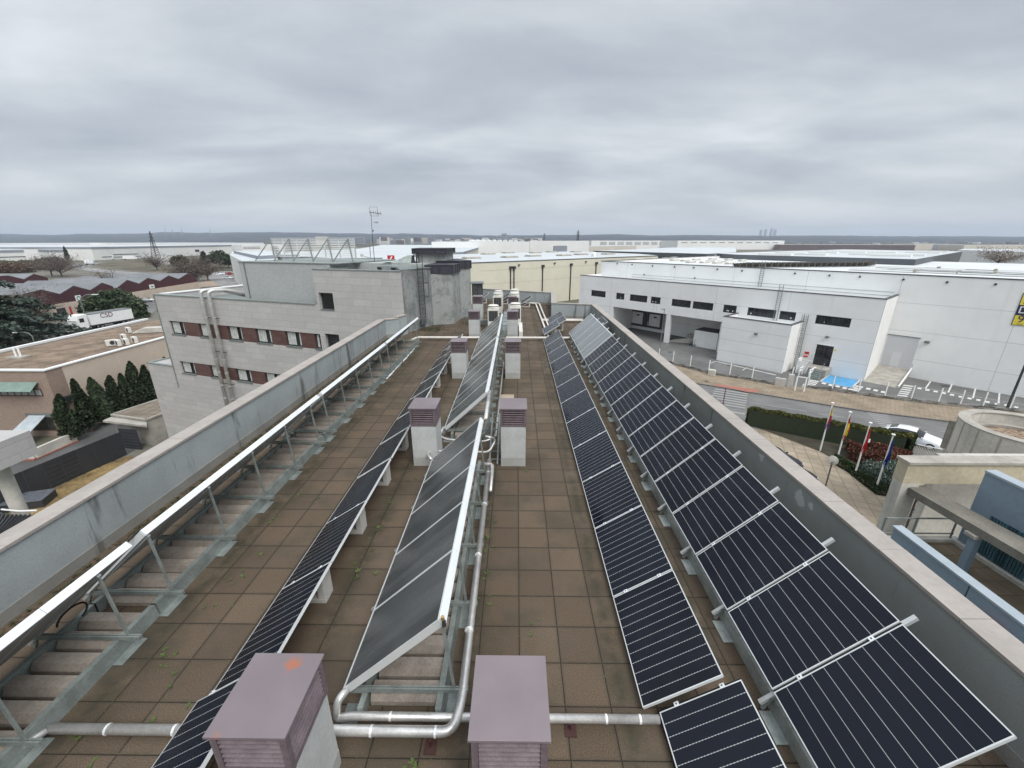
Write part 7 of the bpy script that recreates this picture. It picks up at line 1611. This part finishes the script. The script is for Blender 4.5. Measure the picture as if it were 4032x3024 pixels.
# frame: portal beam along x with a column, sloping long beam, blue walls, terrace
zf = -2.55; f0, f1 = gz(zJ(1325, 640), zf), gz(zJ(2209, 640), zf)
pf = thing('concrete_portal', 'yellowed concrete portal frame with a deep beam and one leaning-looking column', 'frame', (f0.x, f0.y, G))
zb_ = gy(zJ(1500, 790), f0.y).z
MB().box(f0.x, f1.x+14, f0.y-.0, f0.y+.42, zb_, zf).build('deep_beam', M_['conc_y'], pf); MB().box(f0.x-.03, f1.x+14, f0.y-.06, f0.y+.48, zf, zf+.09).build('beam_cap', M_['concrete'], pf)
x1c = gz(zJ(1390, 800), zb_).x; MB().box(f0.x, f0.x+.62, f0.y-.001, f0.y+.40, G, zb_).build('column', M_['conc_w'], pf)
yr_ = f0.y+1.6; MB().box(gy(zJ(1450, 950), yr_).x, gy(zJ(1450, 950), yr_).x+4.5, yr_, yr_+.3, G, zb_+.2).build('rear_wall', M_['conc_w'], pf)
zl = -3.47; l0, l1, l2, l3 = gz(zK(370, 40), zl), gz(zK(1311, 585), zl), gz(zK(1311, 455), zl), gz(zK(500, 20), zl); e_ = (l1-l0); m = MB().prism([l0.xy, (l0+e_*1.6).xy, (l3+(l2-l3)*1.75).xy, l3.xy], zl-.26, zl)
M_['mossc'] = pm('mossy_concrete', (.17, .16, .135), .3, 1.5, .95, 0, .4, 30, coord='World')
lb_ = thing('long_beam', 'long weathered concrete beam running out from the portal towards the right edge', 'beam', (l1.x, l1.y, zl-.4)); m.build('beam_body', M_['mossc'], lb_)
pz = -4.55; q0_, q1_ = gz(zK(840, 725), -5.6), gz(zK(920, 450), zl-.4)
bp = thing('blue_post', 'leaning-looking blue square post under the long concrete beam', 'post', (l0.x+(l1.x-l0.x)*.6, 0, pz)); px_ = gz(zK(925, 450), -3.85)
MB().box(px_.x-.10, px_.x+.10, px_.y-.08, px_.y+.12, -5.14, zl-.37).build('post_body', M_['blue'], bp); MB().box(px_.x-.22, px_.x+.2, px_.y-.12, px_.y+.2, zl-.37, zl-.262).build('head_plate', M_['concrete'], bp)
zbp = -4.05; b0, b1 = gz(zK(262, 355), zbp), gz(zK(1311, 1150), zbp); b0b = gz(zK(305, 358), zbp)
bw = thing('blue_parapet', 'light blue rendered parapet wall with a pale coping just below our roof', 'wall', (b0.x, b0.y-2, G)); bx = (b0.x+b1.x)/2
MB().box(bx-.02, bx+.22, -3, b0.y, G, zbp-.06).build('blue_wall', M_['blue'], bw); MB().box(bx-.06, bx+.26, -3, b0.y+.04, zbp-.059, zbp).build('coping', M_['bluelt'], bw)
MB().box(bx-.024, bx-.018, b0.y-2.45, b0.y-2.42, -9, zbp-.06).build('joint', M_['navy'], bw)
q = gz(zK(1170, 1180), -4.5); o = MB().box(q.x-.25, bx-.045, q.y-.1, q.y+.5, -4.65, -4.5).build('red_panel_edge', M_['red'], None); tag(o, 'dull red sheet edge with dark marks tucked against the blue parapet', 'sheet')
ter = thing('lower_terrace', 'lower roof terrace with brown slabs between the blue walls', 'terrace', (bx+3, 6, G)); zt2 = -5.15
t_x1 = gz(zK(720, 490), zt2); t_e = gz(zK(1311, 880), zt2)
MB().prism([(bx+.23, -3), (t_e.x+2.4, -3), (t_e.x+.2, t_e.y), (t_x1.x, t_x1.y), (bx+.23, t_x1.y)], zt2-.4, zt2).build('slab_floor', mat_tiles('wet_slabs', (.13, .105, .07), (.18, .145, .10), .95, .55, (.06, .05, .035), .012), ter)
MB().box(bx+.23, t_x1.x+.3, t_x1.y, t_x1.y+.2, G, zt2+.12).build('edge_kerb', M_['conc_w'], ter)
dE = Vector((t_e.x-t_x1.x, t_e.y-t_x1.y, 0)); u_ = dE.normalized(); n_ = Vector((-u_.y, u_.x, 0))*(1 if (-u_.y) > 0 else -1)
ZTB = gy(zJ(1880, 700), t_x1.y).z
for k, (o0_, o1_2, za, zb2, mt, nm) in enumerate([(.0, .16, zt2, zt2+.12, 'conc_w', 'edge_kerb'), (.16, .46, zt2-.3, ZTB, 'blue', 'blue_wall'), (.12, .50, ZTB+.001, ZTB+.07, 'bluelt', 'coping')]):
    A2, B2 = Vector((t_x1.x, t_x1.y, 0))-u_*.0, Vector((t_x1.x, t_x1.y, 0))+u_*(dE.length*2.2); MB().prism([(A2+n_*o0_).xy, (B2+n_*o0_).xy, (B2+n_*o1_2).xy, (A2+n_*o1_2).xy], za, zb2).build(nm, M_[mt], ter)
M_['teal'] = pm('teal_shutter', (.05, .12, .15), .3, 3)
for k, f in enumerate((.30, .55)):
    A2 = Vector((t_x1.x, t_x1.y, 0))+u_*(dE.length*f)+n_*.15; m = MB()
    for j in range(9): m.obox(A2+u_*(j*.085)+Vector((0, 0, zt2+.85)), u_*.032, n_*.02, (0, 0, .7))
    m.build('slatted_shutter', M_['teal'], ter)
r0, r1 = gy(zK(310, 358), f0.y-.5), gy(zK(665, 352), f0.y-.5); rl = thing('terrace_railing', 'thin steel railing closing the far end of the lower terrace', 'railing', (r0.x, t_x1.y, zt2))
yy = t_x1.y+.1
for xx in (bx+.3, (bx+t_x1.x)/2, t_x1.x+.0): MB().bar((xx, yy, zt2+.12), (xx, yy, zt2+.95), .04).build('post', M_['galvd'], rl)
for z_ in (.3, .92): MB().bar((bx+.25, yy, zt2+z_), (t_x1.x+.05, yy, zt2+z_), .04).build('rail', M_['galv'], rl)
q = gz(zJ(1900, 1055), -3.2); 
c2 = thing('second_beam', 'short flat concrete slab beam at the right edge above the terrace', 'beam', gz(zJ(2100, 1110), -3.9)); s_0, s_1 = gz(zJ(1930, 1090), -3.9), gz(zJ(2209, 1100), -3.9); MB().prism([s_0.xy, (s_0+(s_1-s_0)*3).xy, (s_0+(s_1-s_0)*3+Vector((.1, -.45, 0))).xy, (s_0+Vector((.25, -.45, 0))).xy], -4.2, -3.9).build('slab', M_['concrete'], c2)
bch = thing('courtyard_rail_gate', 'small dark steel gate seen under the portal in the courtyard', 'gate', gz(zJ(1400, 1000), -11)); a, b = gz(zJ(1352, 992), -11), gz(zJ(1428, 985), -11)
a = Vector((a.x, a.y, 0)); b = Vector((b.x, b.y, 0))
for z_ in (-11, -10.4, -9.9): MB().bar(a+Vector((0, 0, z_)), b+Vector((0, 0, z_)), .07).build('rail', M_['dark'], bch)
for q in (a, b): MB().bar(q+Vector((0, 0, G)), q+Vector((0, 0, -9.9)), .08).build('post', M_['dark'], bch)
# ================================================================== distance
M_['whiteF'] = pm('far_white_wall', (.74, .75, .73), .06, .03, .8, 0, 0, coord='World'); M_['roofF'] = pm('far_pale_roof', (.50, .53, .545), .12, .02, .8, 0, 0, coord='World'); M_['greyF'] = pm('far_grey_band', (.26, .28, .32), .05, .05, .8, 0, 0, coord='World')
M_['darkF'] = pm('far_dark_parapet', (.11, .12, .13), .15, .05, .8, 0, 0, coord='World'); M_['beigeF'] = pm('far_beige_wall', (.55, .52, .45), .08, .05, .8, 0, 0, coord='World'); M_['brownF'] = pm('far_brown_wall', (.15, .12, .12), .1, .1, .8, 0, 0, coord='World')
def fwh(name, lab, cat, pL, pR, ptop, depth, wall='whiteF', band=None, group=None, wins=None, bandmat='greyF', roof='roofF'):
    """warehouse from its base line and eaves point; roof falls back 'depth' metres"""
    P, Q_ = gz(pL), gz(pR); th = math.degrees(atan2(Q_.x-P.x, Q_.y-P.y)); W = Wall(P, th); s_, zt = W.at(ptop); L_ = (Q_-P).length
    far = -1 if W.n.dot(Vector((0, 0, 0))-P) > 0 else 1
    t = thing(name, lab, cat, (P+Q_)/2, 0, group); zb = zt-(band or 0)
    a, b, c, d = W.w(0, 0), W.w(L_, 0), W.w(L_, 0, far*depth), W.w(0, 0, far*depth)
    MB().prism([a.xy, b.xy, c.xy, d.xy], G, zb).build('wall', M_[wall], t)
    if band: m = MB(); m.wbox(W, -.3, L_+.3, zb+.01, zt, *sorted((-far*.4, far*(depth+.4)))); m.build('roof_band', M_[bandmat], t)
    m = MB(); m.wbox(W, .5, L_-.5, zt+.01, zt+.3, *sorted((far*1.2, far*(depth-1)))); m.build('roof', M_[roof], t)
    if wins:
        for (a_, b_3, z_, h_) in wins: m = MB(); m.wbox(W, L_*a_, L_*b_3, z_, z_+h_, *sorted((0, -far*.25))); m.build('window', M_['dark'], t)
    return t, W, L_, zt, far
def roofblock(name, lab, cat, pts, z, wall='beigeF', group=None, edge=None, roof='roofF', bandh=0):
    q = [gz(p, z) for p in pts]; c = sum(q, Vector())/len(q); t = thing(name, lab, cat, (c.x, c.y, G), 0, group)
    MB().prism([v.xy for v in q], G, z-.3-bandh).build('wall', M_[wall], t)
    if edge or bandh: MB().prism([(v+(v-c)*.002).xy for v in q], z-.29-bandh, z-.02).build('roof_edge', M_[edge or 'darkF'], t)
    MB().prism([(v-(v-c)*.004).xy for v in q], z-.3, z).build('roof', M_[roof], t); return t
LW = 'long white warehouses on the plain'
fwh('long_warehouse', 'left part of the long white warehouse with lorry docks at the far left', 'warehouse', zH(-700, 500), zH(750, 450), zH(400, 310), 420, band=1.8, group=LW, wins=[(.0, .95, G+3.3, .6)])
fwh('long_warehouse', 'second long white warehouse, with a grey roof band and twin downpipes', 'warehouse', zH(755, 470), zH(1370, 452), zH(1000, 305), 400, band=1.9, group=LW)
t, W, L_, zt, far = fwh('long_warehouse', 'third long white warehouse behind the pylon with dark office strips', 'warehouse', zH(1375, 462), zI(1540, 440), zI(700, 325), 380, band=1.4, group=LW, wins=[(.10, .24, -8.6, .55), (.04, .09, -10.4, .5), (.10, .25, -11.0, .5)])
fwh('long_warehouse', 'farther white warehouse roof line just under the hills at far left', 'warehouse', zA(-200, 400), zA(2300, 372), zA(900, 352), 500, group=LW)
fwh('long_warehouse', 'low white block with two dark window strips left of the billboard', 'warehouse', zI(1690, 440), zI(2300, 425), zI(1850, 310), 150, group=LW, wins=[(.02, .4, -4.2, .5), (.02, .4, -6.2, .5)])
rs = thing('rooftop_sign_frame', 'tiny white sign frame standing on the long warehouse roof', 'sign', gz(zH(1490, 470))); q = W.w(W.at(zH(1490, 240))[0], zt, far*3); MB().box(q.x-9, q.x+9, q.y-.3, q.y+.3, zt+1.8, zt+4).build('panel', M_['whiteF'], rs); MB().box(q.x-.3, q.x+.3, q.y-.3, q.y+.3, zt, zt+1.8).build('post', M_['whiteF'], rs)
for k, (x, y0, y1) in enumerate([(1160, 340, 450), (1205, 340, 450)]): 
    W2 = Wall(gz(zH(755, 470)), math.degrees(atan2(gz(zH(1370, 452)).x-gz(zH(755, 470)).x, gz(zH(1370, 452)).y-gz(zH(755, 470)).y))); s_, z_ = W2.at(zH(x, y0)); f2 = 1 if W2.n.dot(-W2.P) > 0 else -1
    m = MB(); m.wbox(W2, s_-.5, s_+.5, G, z_, *sorted((f2*.3, f2*1.2))); o = m.build('silo_pipe', M_['greyF'], None); tag(o, ['left', 'right'][k]+' grey duct climbing the second long white warehouse', 'duct')
M_['farcyp'] = M_['cyp']
for i, (x, y, h, lab) in enumerate([(995, 470, 13, 'dark cypress before the second long warehouse'), (900, 430, 7, 'small far cypress left of its taller neighbour'), ]):
    q = gz(zH(x, y)); o = copy_tree(cyp[0]); place(o, q, 0, lab, 'far cypresses on the plain'); o.scale = (2.2, 2.2, h/5)
for i, (x, lab) in enumerate([(1210, 'left one of three thin far cypresses'), (1233, 'middle one of three thin far cypresses'), (1255, 'right one of three thin far cypresses'), (1105, 'far cypress left of the three thin ones')]):
    q = gz(zI(x, 448)); o = copy_tree(cyp[1]); place(o, q, 0, lab, 'far cypresses on the plain'); o.scale = (2.2, 2.2, 2.1)
q = gz(zI(1020, 450)); ws = thing('blue_door_sign', 'small dark blue sign panel on the third long warehouse', 'sign', q); s_ = W.at(zI(1018, 400))[0]; m = MB(); m.wbox(W, s_-3.5, s_+3.5, -8.4, -5.8, *sorted((0, -far*.4))); m.build('panel', M_['navy'], ws)
# white corner building beyond the green block
cbb = roofblock('corner_office', 'white office block with grey parapets at the left shoulder of the stone wing', 'building', [zI(1490, 455), zI(1545, 400), zI(1880, 425), zI(2400, 540), zI(1700, 560)], -1.4, 'whiteF', bandh=.0, edge='whiteF')
roofblock('corner_office_wing', 'grey banded upper storey of the white office block by the billboard', 'building', [zI(1545, 397), zI(2010, 392), zI(2500, 440), zI(1900, 470)], -.2, 'whiteF', bandh=1.6, edge='greyF')
roofblock('mid_warehouse', 'white roof and grey band seen beneath the billboard legs', 'warehouse', [zB(250, 440), zB(1200, 392), zB(1620, 400), zB(1620, 470), zB(900, 480)], -1.5, 'beigeF', bandh=1.0, edge='greyF')
t = roofblock('mid_warehouse', 'long white roofed shed with a grey band left of the tower top', 'warehouse', [zB(1110, 400), zB(1340, 362), zB(2250, 365), zB(2040, 425), zB(1600, 440), zB(1110, 430)], -1.8, 'beigeF', bandh=1.2, edge='greyF')
roofblock('mid_warehouse', 'low cream shed bearing a red square sign with a white bar', 'warehouse', [zB(1340, 462), zB(1600, 462), zB(1700, 520), zB(1345, 510)], -.6, 'beigeF')
q = gy(zB(1415, 482), 60); rsn = thing('red_sign', 'small red square sign with a white diagonal on the cream shed roof', 'sign', q-Vector((0, 0, .8))); MB().box(q.x-.48, q.x+.48, q.y-.05, q.y+.05, q.z-.42, q.z+.42).build('panel', M_['red'], rsn); MB().bar((q.x-.2, q.y-.07, q.z-.28), (q.x+.17, q.y-.07, q.z+.28), .18, .03, up=(0, 1, 0)).build('white_bar', M_['white'], rsn)
# cream warehouse with downpipes (centre)
zY = -.35; y0, y1 = gz(zF(968, 372), zY), gz(crop(1800, 900, 2900)(1590, 222), zY); ycorner = gz(zF(1030, 372), zY)
M_['cream'] = pm('cream_render', (.60, .575, .47), .06, .15, .85, 0, .05, coord='World', streak=.2, sc=(.45, .42, .34))
zX = crop(1800, 900, 2900); zN = crop(2900, 900, 4032)
yw = roofblock('cream_warehouse', 'cream walled warehouse with black downpipes and a pale roof of skylights', 'warehouse', [zX(100, 268), zX(1590, 212), zX(1440, 200), zX(930, 180), zX(-60, 205), zX(-700, 250)], zY, 'cream', edge='darkF')
YQ0, YQ1 = gz(zX(100, 268), zY), gz(zX(1590, 212), zY); WY = Wall(YQ0, math.degrees(atan2(YQ1.x-YQ0.x, YQ1.y-YQ0.y))); oy = 1 if WY.n.dot(-WY.P) > 0 else -1
for i, x in enumerate([(420, 310), (447, 310), (675, 298), (899, 286), (1099, 275)]):
    s_, z_ = WY.at(zX(*x)); m = MB(); m.wbox(WY, s_-.12, s_+.12, G, z_-.3, *sorted((oy*.05, oy*.3))); m.wbox(WY, s_-.4, s_+.4, z_-.3, z_+.4, *sorted((oy*.05, oy*.6))); m.build('downpipe', M_['dark'], yw)
for p in [(487, 287), (770, 273), (1017, 262)]: s_, z_ = WY.at(zX(*p)); m = MB(); m.wbox(WY, s_-.3, s_+.3, z_-.15, z_+.15, *sorted((oy*.03, oy*.4))); m.build('wall_lamp', M_['dark'], yw)
for z_ in (-2.6, -6.1): m = MB(); m.wbox(WY, 3, 90, z_, z_+.06, *sorted((oy*.01, oy*.03))); m.build('panel_joint', M_['conc_y'], yw)
skd = None
for i, (x, y) in enumerate([(113, 238), (245, 205), (415, 230), (405, 195), (620, 195), (600, 221), (748, 188), (845, 216), (938, 187), (980, 208), (1195, 205)]):
    q = gz(zX(x, y), zY); 
    if skd is None: skd = thing('roof_skylight', '', 'skylight'); MB().box(-2.6, 2.6, -1.6, 1.6, 0, .35).build('kerb', M_['concrete'], skd, world=False); MB().box(-2.3, 2.3, -1.3, 1.3, .351, .55).build('dome', M_['conc_w'], skd, world=False); o = skd
    else: o = copy_tree(skd)
    place(o, q, atan2(WY.d.y, WY.d.x), 'low square skylight on the pale roof of the cream warehouse', 'skylights on the cream warehouse roof')
q = gz(zX(1085, 222), zY); sv = thing('silver_vent', 'shiny round turbine vent near the edge of the cream warehouse roof', 'vent', q); MB().cyl((q.x, q.y), 1.1, zY, zY+1.0, 14, r2=.8).build('drum', M_['alu'], sv); MB().cyl((q.x, q.y), .8, zY+1.0, zY+1.5, 14, r2=.3).build('hood', M_['aluw'], sv)
# further roofs
RB = 'pale roofs of the industrial estate'
roofblock('estate_warehouse', 'pale roof with a dark parapet behind the cream warehouse', 'warehouse', [zX(1083, 175), zX(1980, 200), zX(2212, 188), zX(2212, 150), zX(1700, 150), zX(1400, 165)], -.2, 'darkF', RB, edge='darkF', bandh=1.6)
roofblock('estate_warehouse', 'large pale roof with dark grey walls beyond the white warehouse', 'warehouse', [zN(-150, 190), zN(0, 200), zN(1380, 236), zN(1738, 176), zN(830, 160)], 1.15, 'darkF', RB, edge='darkF', bandh=1.5)
roofblock('estate_warehouse', 'cream low wall between two dark parapets in the middle distance', 'warehouse', [zX(1980, 202), zX(2400, 190), zX(2400, 225), zX(2200, 232)], -.8, 'beigeF', RB)
roofblock('estate_warehouse', 'white warehouse behind the bare tree at the far right', 'warehouse', [zN(1700, 165), zN(2500, 190), zN(2500, 160), zN(1750, 155)], .5, 'whiteF', RB)
fwh('estate_warehouse', 'white warehouse with a scalloped vaulted roof behind the tower', 'warehouse', zF(560, 330), zF(1615, 330), zF(1100, 145), 60, group=RB)
sc0, sc1 = gz(zF(900, 300)), gz(zF(1600, 300))
for k in range(9): q = gy(zF(975+k*62, 133), sc1.y*1.02); o = MB().tube([(q.x, q.y, q.z-1.2), (q.x, q.y+40, q.z-1.2)], 2.6, 12).build('roof_vault', M_['whiteF'], None); tag(o, 'white barrel vault in the scalloped roof line behind the tower', 'vault', 'vaults of the scalloped roof')
fwh('estate_warehouse', 'white wall between the scalloped roof and the grey cube', 'warehouse', zX(575, 210), zX(1040, 210), zX(700, 98), 60, group=RB)
fwh('estate_warehouse', 'small blue-grey cube building in the middle distance', 'building', zX(765, 225), zX(868, 225), zX(800, 138), 10, wall='greyF', group=RB, roof='greyF')
fwh('estate_warehouse', 'low cream shed with a long flat roof right of the grey cube', 'warehouse', zX(870, 200), zX(1415, 180), zX(1000, 142), 25, wall='beigeF', group=RB)
t, W, L_, zt, far = fwh('window_factory', 'long white factory with rows of horizontal window slits in the distance', 'factory', zX(1060, 168), zX(1725, 165), zX(1400, 96), 60)
for a_ in range(9):
    for z_ in range(3): m = MB(); s0 = L_*(.10+.1*a_); m.wbox(W, s0, s0+L_*.075, zt-3.5-z_*2.2, zt-2.7-z_*2.2, *sorted((0, -far*.2))); m.build('window', M_['darkF'], t)
t, W, L_, zt, far = fwh('window_factory', 'right-hand white factory wing with a single row of dark windows', 'factory', zX(1740, 170), zX(2580, 165), zX(2000, 96), 60)
for a_ in range(11): m = MB(); s0 = L_*(.03+.085*a_); m.wbox(W, s0, s0+L_*.055, zt-4.3, zt-3.2, *sorted((0, -far*.2))); m.build('window', M_['darkF'], t)
fwh('estate_warehouse', 'long brown walled shed with a pale roof in the right distance', 'warehouse', zN(330, 165), zN(1365, 172), zN(800, 125), 60, wall='brownF', group=RB)
fwh('estate_warehouse', 'grey walled shed at the far right distance', 'warehouse', zN(1500, 165), zN(1740, 165), zN(1600, 122), 50, wall='greyF', group=RB)
fwh('estate_warehouse', 'pale olive shed at the extreme right distance', 'warehouse', zN(1740, 170), zN(2400, 170), zN(1900, 128), 50, wall='beigeF', group=RB)
fwh('estate_warehouse', 'cream shed between the brown and the grey sheds', 'warehouse', zN(1350, 165), zN(1520, 165), zN(1400, 118), 50, wall='beigeF', group=RB)
sg3 = gz(zN(755, 150), -1.2)
sk2 = None
for i, (x, y) in enumerate([(660, 190), (800, 180), (880, 187), (950, 182), (1100, 190), (1010, 205), (1290, 210), (1180, 215), (1500, 182), (1430, 190), (560, 205), (420, 195), (300, 205)]):
    if sk2 is None: sk2 = thing('roof_strip_light', '', 'skylight'); MB().box(-4, 4, -1.2, 1.2, 0, .5).build('strip', M_['whiteF'], sk2, world=False); o = sk2
    else: o = copy_tree(sk2)
    place(o, gz(zN(x, y), 1.15), atan2(WM.d.y, WM.d.x), 'white strip light on the large pale roof with dark walls', 'strip lights on the large pale roof')
q = gz(zN(2010, 300), -6); o = twig_tree('broad leafless pollard tree behind the warehouse roof at right', gz(zN(2005, 290), -2), 5.5, 6, 1000, th=.10, mat=mat_foliage('pale_twigs', (.22, .19, .17), (.34, .30, .27)))
o = gz(zN(1750, 250), -3)
# city blocks, scrub and hills far away
random.seed(33); CB = 'apartment blocks on the skyline'
blk2 = None
labsC = ['pale apartment block on the skyline above the tower', 'tiny far town block on the skyline']
for i in range(150):
    x = random.choice([random.uniform(1500, 2150), random.uniform(1500, 2150), random.uniform(1150, 4030)]); d_ = random.uniform(1500, 2900); r = ray(x, 950); k = d_/r.y; X, Y = r.x*k, d_
    h = random.uniform(10, 34) if x < 2200 else random.uniform(6, 14); w_ = random.uniform(15, 45)
    if blk2 is None:
        blk2 = []
        for mt in ('whiteF', 'beigeF', 'brownF', 'greyF'):
            t = thing('town_block', '', 'apartment block'); MB().box(-.5, .5, -.5, .5, 0, 1).build('wall', M_[mt], t, world=False); m = MB()
            for z_ in range(5): m.box(-.44, .44, -.506, -.5, .12+z_*.17, .19+z_*.17)
            m.build('window_bands', M_['darkF'], t, world=False); blk2.append(t)
        for t in blk2: t.location = (300, 2500, G-60); 
        o = blk2[0]
    o = blk2[i] if i < 4 else copy_tree(random.choice(blk2))
    place(o, (X, Y, G), random.uniform(-.4, .4), 'small far apartment block among many on the hazy skyline', CB); o.scale = (w_, 18, h)
sl_ = thing('slab_tower', 'tallest grey slab block standing out on the skyline right of the tower', 'apartment block', gy(zF(1342, 85), 2300)); a, b = gy(zF(1315, 52), 2300), gy(zF(1370, 85), 2300); MB().box(a.x, b.x, 2300, 2330, G, a.z).build('wall', M_['greyF'], sl_)
for k in range(6): MB().box(a.x+3, b.x-3, 2299, 2300, G+8+k*7, G+11+k*7).build('window_band', M_['darkF'], sl_)
M_['whitish'] = M_['whiteF']
for i, x in enumerate((2992, 3010, 3032, 3047)):
    p = gy((x, 950), 7000); top = gy((x, (905, 903, 900, 904)[i]), 7000); o = MB().box(p.x-13, p.x+13, 7000, 7030, G, top.z).build('skyscraper', M_['greyF'], None); tag(o, ['first', 'second', 'third', 'fourth'][i]+' from left of four ghostly towers on the right skyline', 'skyscraper', 'four far towers')
for p, top, lab in [(zX(955, 100), zX(955, 12), 'pylon on the skyline above the cream warehouse'), (zX(690, 85), zX(690, 35), 'smaller far pylon left of the skyline pylon')]:
    Y = 1100 if 'smaller' not in lab else 1700; q = gy(p, Y); pylon((q.x, Y, G), gy(top, Y).z-G, lab, .9)
for i, x in enumerate((652, 680, 716, 828)):
    a = gy((x, 916), 4300); b = gy((x, (898, 901, 899, 903)[i]), 4300); o = MB().box(a.x-2.2, a.x+2.2, 4300, 4304, a.z-30, b.z).build('hill_mast', M_['greyF'], None); tag(o, ['first', 'second', 'third', 'fourth'][i]+' thin mast from the left on the ridge of the hills', 'mast', 'masts on the hill ridge')
def hills(Y, prof, name, mat, depth=900):
    m = MB(); n = len(prof); pts = []
    for x, y in prof:
        a = gy((x, y), Y) if True else None; pts.append(a)
    rows_ = []
    for j in range(7):
        f = j/6; rows_.append([Vector((p.x*(1+(f-.5)*depth/Y), Y+(f-.5)*depth, G+(CH+(p.z-CH)*(1+(f-.5)*depth/Y)-G)*sin(f*pi*.5)**.8)) for p in pts])
    vs = [v for r in rows_ for v in r]; fs = [(j*n+i, j*n+i+1, (j+1)*n+i+1, (j+1)*n+i) for j in range(6) for i in range(n-1)]
    m.add(vs, fs); tag(m.build(name, mat, kind='structure', smooth=True), kind='structure')
def mat_hill():
    t = NT('wooded_hills').set(.95, 0, .1); p = t.co('World'); f = t.ramp(t.noise(p, .006, 7, .65), .42, .62); k = t.mix(f, (.022, .026, .030), (.055, .058, .056)); g = t.ramp(t.noise(p, .02, 4, .6), .62, .72); t.col(t.mix(t.math('MULTIPLY', g, .5), k, (.28, .26, .23))); return t.m
M_['hill'] = mat_hill()
pr = []
random.seed(5)
base = [(-2600, 925), (-900, 921), (0, 921), (150, 923), (210, 925), (330, 921), (560, 919), (640, 914), (700, 914), (780, 917), (900, 915), (1010, 914), (1150, 915), (1280, 918), (1400, 919), (1560, 921), (1580, 918), (1620, 920), (1700, 923), (1800, 924), (1900, 927), (2050, 926), (2300, 925), (2440, 922), (2560, 927), (2750, 925), (2950, 928), (3200, 927), (3500, 930), (3800, 930), (4100, 932), (6500, 936)]
for (x0, y0), (x1, y1) in zip(base, base[1:]):
    n = max(1, int(abs(x1-x0)/25))
    for k in range(n): f = k/n; pr.append((x0+(x1-x0)*f, y0+(y1-y0)*f+random.gauss(0, .5)))
hills(4600, pr, 'hills', M_['hill'], 2400)
# belts of scrub and small houses at the foot of the hills
random.seed(9); m = MB()
for k in range(2600):
    x = random.uniform(-400, 4400); d_ = random.choice([random.uniform(1250, 1700), random.uniform(1600, 3300)]); r = ray(x, 950); kk = d_/r.y; hgt = random.uniform(3, 8)*(.6+d_/3000)
    if x < 1100 and d_ < 2300: continue
    c = Vector((r.x*kk, d_, G)); w_ = random.uniform(8, 34); n = 7; fr = []
    for q in range(n+1): fr.append((c.x-w_+2*w_*q/n, hgt*random.uniform(.35, 1.0)*(sin(pi*(q+.5)/(n+1))**.5)))
    vs = [Vector((a, d_, G)) for a, h in fr]+[Vector((a+random.uniform(-1, 1), d_+random.uniform(2, 6), G+h)) for a, h in fr]+[Vector((a, d_+12, G+h*.8)) for a, h in fr]
    m.add(vs, [(q, q+1, n+2+q, n+1+q) for q in range(n)]+[(n+1+q, n+2+q, 2*n+3+q, 2*n+2+q) for q in range(n)])
tag(m.build('distant_woodland', mat_foliage('distant_scrub', (.05, .055, .045), (.09, .085, .065)), None, kind='structure'), 'dark scrub and woodland belts towards the skyline', 'woodland', kind='stuff')
m = MB()
# ------------------------------------------------------------------ haze over the far country
hz_ = MB().box(-9300, 9300, -310, 9300, G-1, 240).build('haze', [], None, kind='stuff')
hm = bpy.data.materials.new('haze_air'); hm.use_nodes = True; ht = hm.node_tree; ht.nodes.clear()
ho = ht.nodes.new('ShaderNodeOutputMaterial'); hv = ht.nodes.new('ShaderNodeVolumePrincipled'); ht.links.new(hv.outputs[0], ho.inputs['Volume'])
hv.inputs['Color'].default_value = (.72, .82, .98, 1); hv.inputs['Density'].default_value = .00011; hv.inputs['Anisotropy'].default_value = 0
hz_.data.materials.append(hm); hz_['category'] = 'haze'; hz_['label'] = 'pale blue-grey haze between us and the far hills'
